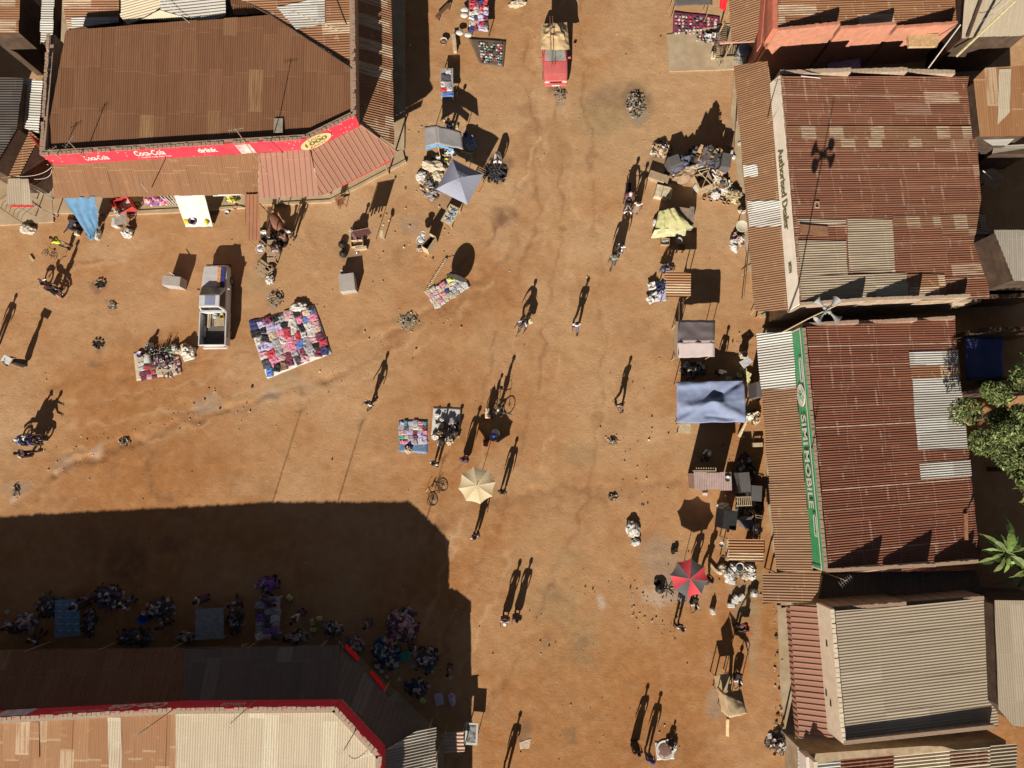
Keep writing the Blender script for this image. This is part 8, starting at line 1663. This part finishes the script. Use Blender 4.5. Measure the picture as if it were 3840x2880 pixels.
# loudspeaker mast
g = G(2858, 1284, 0); r = empty('loudspeaker_mast', g, 0, 'tall mast with four grey horn loudspeakers between the two phone shops', 'loudspeakers')
MB().path([g, g + Vector((-.22, -.1, 4.5)), g + Vector((-.5, -.2, 8)), g + Vector((-.74, -.36, 12.4))], .045, 8, r1=.03).build('mast', PALEW, r, world=True)
HORN = M('grey_horn', (.34, .34, .34), .45, .06, 5, bump=0, dirt=.12); t = g + Vector((-.64, -.31, 10.6))
MB().tube(t + Vector((-.5, .5, 0)), t + Vector((.5, -.5, 0)), .025).build('bracket', HORN, r, world=True); MB().tube(t + Vector((.5, .5, .03)), t + Vector((-.5, -.5, .03)), .025).build('bracket', HORN, r, world=True)
for i, (dx, dy) in enumerate(((-1, 1), (1, 1), (-1, -1), (1, -1))):
    d = Vector((dx, dy, 0)).normalized(); c = t + d * .28; h = MB(); h.lathe(c, [(.045, -.1), (.05, 0), (.07, .14), (.12, .28), (.23, .42), (.235, .43), (.21, .41), (.10, .28), (.05, .1), (.001, .1)], 18, axis=d); ho = h.build('horn', HORN, r, world=True, smooth=True)
    q = MB(); q.lathe(c - d * .2, [(.09, 0), (.09, .14), (.001, .14)], 12, axis=d); q.build('driver', HORN, r, world=True)
# long bamboo and wires
def strut(nm, label, a, b, r_, mat, cat='pole'): solo(nm, MB().tube(G(*a), G(*b), r_), mat, label, cat)
strut('bamboo_pole', 'thick bamboo pole leaning out by the cream roof corner', (3586, 212, 3.4), (3806, 4, 5.6), .075, M('bamboo', (.55, .48, .25), .6)); strut('pipe', 'thin white pipe leaning over the dark alley at the top right', (3472, 268, 3.2), (3602, 93, 4.2), .035, WHT)
strut('pipe', 'white pipe lying on the upper edge of the long red roof', (3004, 285, 5.25), (3076, 293, 5.05), .025, WHT); strut('plank', 'dark plank edge board on the cream roof at the top right', (3628, 138, 4.1), (3682, -10, 4.25), .10, IRON)
def wire(label, a, b, sag=.4, n=10):
    A_, B_ = G(*a), G(*b); pts = []
    for i in range(n + 1): t = i / n; p = A_.lerp(B_, t); p.z -= sag * 4 * t * (1 - t); pts.append(p)
    solo('wire', MB().path(pts, .012, 4), WHT, label, 'wire')
wire('thin pale wire from the shop corner to the kiosk', (194, 625, 4.4), (62, 662, 3.2)); wire('second thin wire hanging from the shop corner', (194, 636, 4.3), (128, 672, 3.0))
wire('thin wire crossing the cream roof at the top right', (3680, 80, 4.6), (3840, -40, 5.0)); wire('wire crossing the pale roof at the lower left', (1290, 2880, 5.6), (1400, 2828, 5.9)); wire('pale stay wire over the cream hipped roof', (602, -8, 6.5), (712, 86, 6.0), .1)
# satellite dish beyond the long red roof
g = G(3724, 668, 2.2); r = empty('satellite_dish', (g.x, g.y, 0), 0, 'rusty round satellite dish in the dark yard at the right', 'satellite dish')
MB().lathe((g.x, g.y, 2.0), [(.02, 0), (.3, .03), (.62, .16), (.63, .15), (.3, .0), (.02, -.03)], 24).build('reflector', M('rusty_dish', (.45, .28, .18), .6, .2, 4), r, world=True, smooth=True); MB().tube((g.x, g.y, 0), (g.x, g.y, 2.0), .05).build('post', IRON, r, world=True); MB().tube((g.x, g.y, 2.1), (g.x - .85, g.y + .3, 2.6), .03).build('arm', WHT, r, world=True)
# dark yards behind: blue tarp in shade
o = tarp_on_poles('blue_shelter', 'dark blue tarp shelter in the shaded yard behind the green sign shop', [(3620, 1266, 2.2), (3762, 1262, 2.2), (3764, 1420, 2.0), (3625, 1425, 2.0)], M('deep_blue_tarp', (.05, .09, .28), .6, .1, 3), wr=.05, seed=3)
o = tarp_on_poles('blue_shelter', 'violet blue sheet in the dark alley above the long red roof', [(3105, 236, 1.6), (3226, 218, 1.6), (3228, 268, 1.5), (3104, 264, 1.5)], M('dusky_blue_tarp', (.16, .16, .36), .7), wr=.03, seed=5)
# walls added only to put the yards behind in shade
def shade_wall(pts, h, label):
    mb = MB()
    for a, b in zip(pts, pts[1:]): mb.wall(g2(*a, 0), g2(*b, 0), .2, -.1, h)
    solo('shade_wall', mb, SHADEW, label, 'wall')
shade_wall([(3560, 1150), (3800, 1140)], 2.6, 'added shade wall behind the two phone shops'); shade_wall([(3530, 1275), (3800, 1268)], 3.4, 'added high shade wall above the dark blue shelter'); shade_wall([(3520, 1490), (3820, 1480)], 3.6, 'added high shade wall behind the leafy tree')
shade_wall([(3600, 900), (3780, 1120)], 2.2, 'added slanting shade wall right of the long red roof')
# ================================================================ trees and banana plants
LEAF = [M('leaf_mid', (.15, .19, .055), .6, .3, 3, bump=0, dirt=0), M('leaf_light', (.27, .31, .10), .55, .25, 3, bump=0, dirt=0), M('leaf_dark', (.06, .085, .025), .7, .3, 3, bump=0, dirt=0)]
BARK = M('bark', (.16, .11, .07), .9, .3, 8, bump=.4)
def tree(cx, cy, zc, rx, ry, rz_, n, label, seed, leaf=.17):
    rnd = random.Random(seed); g = G(cx, cy, zc); r = empty('tree', (g.x, g.y, 0), 0, label, 'tree')
    t = MB(); t.path([(g.x, g.y, 0), (g.x + .1, g.y, zc * .4), (g.x, g.y + .1, zc)], [.16, .12, .06], 8)
    clumps = []
    for i in range(16):
        a = rnd.uniform(0, 6.28); q = rnd.random() ** .5; c = Vector((g.x + math.cos(a) * q * rx, g.y + math.sin(a) * q * ry, zc + rnd.uniform(-.6, .8) * rz_ * (1 - q * .5))); clumps.append((c, rnd.uniform(.45, .85)))
        t.path([(g.x, g.y, zc * rnd.uniform(.45, .8)), c.lerp(Vector((g.x, g.y, zc)), .5) - Z_ * .1, c], [.05, .03, .012], 5)
    t.build('trunk', BARK, r, world=True); m_ = MB()
    for i in range(n):
        c, cr = clumps[rnd.randrange(len(clumps))]; d = Vector((rnd.gauss(0, 1), rnd.gauss(0, 1), rnd.gauss(0, .8))).normalized() * cr * rnd.random() ** .4
        p = c + d; u = Vector((rnd.uniform(-1, 1), rnd.uniform(-1, 1), rnd.uniform(-.5, .4))).normalized(); w_ = u.cross(Vector((rnd.uniform(-.6, .6), rnd.uniform(-.6, .6), 1))).normalized(); L_ = leaf * rnd.uniform(.6, 1.3); W_ = L_ * rnd.uniform(.2, .45)
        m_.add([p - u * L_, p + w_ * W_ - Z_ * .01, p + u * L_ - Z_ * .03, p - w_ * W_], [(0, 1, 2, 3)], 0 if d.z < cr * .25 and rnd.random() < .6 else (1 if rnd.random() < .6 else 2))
    m_.build('crown', LEAF, r, world=True)
tree(3785, 1560, 5.0, 2.6, 2.4, 1.1, 11000, 'leafy green tree at the right edge beside the pale patch sheets', 5, .115); tree(3880, 1760, 3.8, 1.1, 1.8, .8, 1700, 'smaller shaded tree at the right edge below the leafy one', 8)
tree(3700, 2400 - 60, 2.2, .5, .3, .5, 250, 'small green bush in the gap right of the dark lean-to', 11, .14)
def banana(px, py, z, leaves, label, seed):
    rnd = random.Random(seed); g = G(px, py, z); r = empty('banana_plant', (g.x, g.y, 0), 0, label, 'banana plant')
    MB().path([(g.x, g.y, 0), (g.x + .05, g.y, z * .5), (g.x, g.y, z)], [.14, .11, .06], 8).build('stem', M('banana_stem', (.22, .24, .10), .6), r, world=True)
    for i, (ang, L_) in enumerate(leaves):
        a = R(ang); d = Vector((math.cos(a), math.sin(a), 0)); e = Vector((-d.y, d.x, 0)); vs = []; K = 9; m_ = MB(); tw = rnd.uniform(-.5, .5)
        for k in range(K + 1):
            t = k / K; c = Vector((g.x, g.y, z)) + d * (L_ * t) + Z_ * (L_ * (.55 * t - .75 * t * t)); wd = .20 * math.sin(math.pi * min(1, t * .9 + .1)) ** .6 * (1 - .3 * (k % 3 == 2)); 
            vs += [c + e * wd + Z_ * (.08 + tw * wd), c, c - e * wd + Z_ * (.08 - tw * wd)]
        m_.add(vs, [(3 * k + j, 3 * k + j + 1, 3 * k + j + 4, 3 * k + j + 3) for k in range(K) for j in (0, 1)]); m_.build('leaf', LEAF[0] if i % 3 else M('leaf_bright', (.20, .29, .07), .5, .15, 3, bump=0, dirt=0), r, world=True)
banana(3775, 2075, 4.8, [(80, 1.9), (112, 1.3), (140, 1.6), (172, 1.2), (200, 1.7), (235, 1.3), (262, 1.1), (320, 1.6), (10, 1.7), (45, 1.4)], 'banana plant behind the lower end of the green sign shop', 3); banana(3850, 2130, 4.6, [(60, 1.5), (95, 1.2), (130, 1.6), (165, 1.1), (210, 1.8), (245, 1.2), (280, 1.5), (350, 1.2)], 'banana plant at the right edge with bright broad leaves', 6); banana(3860, 1400, 4.2, [(110, 1.4), (200, 1.2), (260, 1.4), (150, 1.2)], 'banana plant at the right edge above the leafy tree', 9)
# ================================================================ litter, pebbles (uncountable)
def scatter():
    rnd = random.Random(12); ms = [M('pebble', (.52, .38, .26), .9), M('litter_white', (.74, .68, .60), .8), M('charcoal_bit', (.05, .04, .035), .9), M('dry_leaf', (.22, .12, .05), .9)]
    mb = MB()
    zones = [((60, 850), (2700, 2850), 330, .035), ((1100, 1050), (1750, 1480), 170, .045), ((560, 1440), (1000, 1620), 90, .05), ((150, 1600), (560, 1800), 80, .05), ((1420, 400), (1700, 1000), 180, .045), ((2000, 50), (2500, 600), 120, .04), ((1950, 2100), (2700, 2850), 180, .04), ((2350, 2180), (2560, 2420), 90, .05), ((2700, 1250), (2880, 2300), 160, .07), ((2900, 2270), (2935, 2780), 60, .09), ((2250, 1400), (2450, 1900), 60, .06), ((1440, 2200), (1800, 2700), 60, .05)]
    for (a, b, n, s0) in zones:
        for _ in range(n):
            x, y = rnd.uniform(a[0], b[0]), rnd.uniform(a[1], b[1]); p = G(x, y, 0); s = s0 * (.5 + rnd.random() ** 4 * 2.2); k = rnd.random(); m_ = 0 if k < .5 else 1 if k < .72 else 2 if k < .85 else 3
            mb.box((p.x, p.y, s * .2 + .01), (s, s * rnd.uniform(.4, 1), s * rnd.uniform(.3, .8)), rnd.uniform(0, 3), m_, rnd.uniform(-.4, .4), rnd.uniform(-.4, .4), rnd.uniform(.4, .9))
    solo('litter', mb, ms, 'scattered pebbles, charcoal and scraps of litter on the earth', 'litter', kind='stuff')
scatter()
heap(2386, 385, 1.1, 1.7, .32, STN[0], 'pile of burnt rubbish and ash in the open near the red car', 71, mats=[STN[0], STN[1], STN[2], STN[1]], n=330, size=.14)
for x, y, w_, l, s, n_ in ((1035, 1118, .9, .9, 72, 'small burnt rubbish pile above the large clothes mat'), (1530, 1205, 1.2, 1.3, 73, 'rubbish pile with sticks left of the slanted mat'), (2102, 352, .8, .9, 74, 'small rubbish pile in front of the red car'), (422, 1145, .6, .6, 75, 'small burnt pile below the left fire ring'), (465, 1655, .6, .5, 76, 'small dark rubbish pile at the head of the gully'), (2300, 1655, .5, .5, 77, 'small dark stone pile left of the blue awning'), (2298, 1865, .5, .35, 78, 'small dark stone cluster in the middle right'), (60, 1840, .5, .9, 79, 'pale rubbish pile at the left edge')):
    heap(x, y, w_, l, .14, STN[0], n_, s, mats=[STN[0], STN[1], STN[2], WOOD], n=70, size=.11)
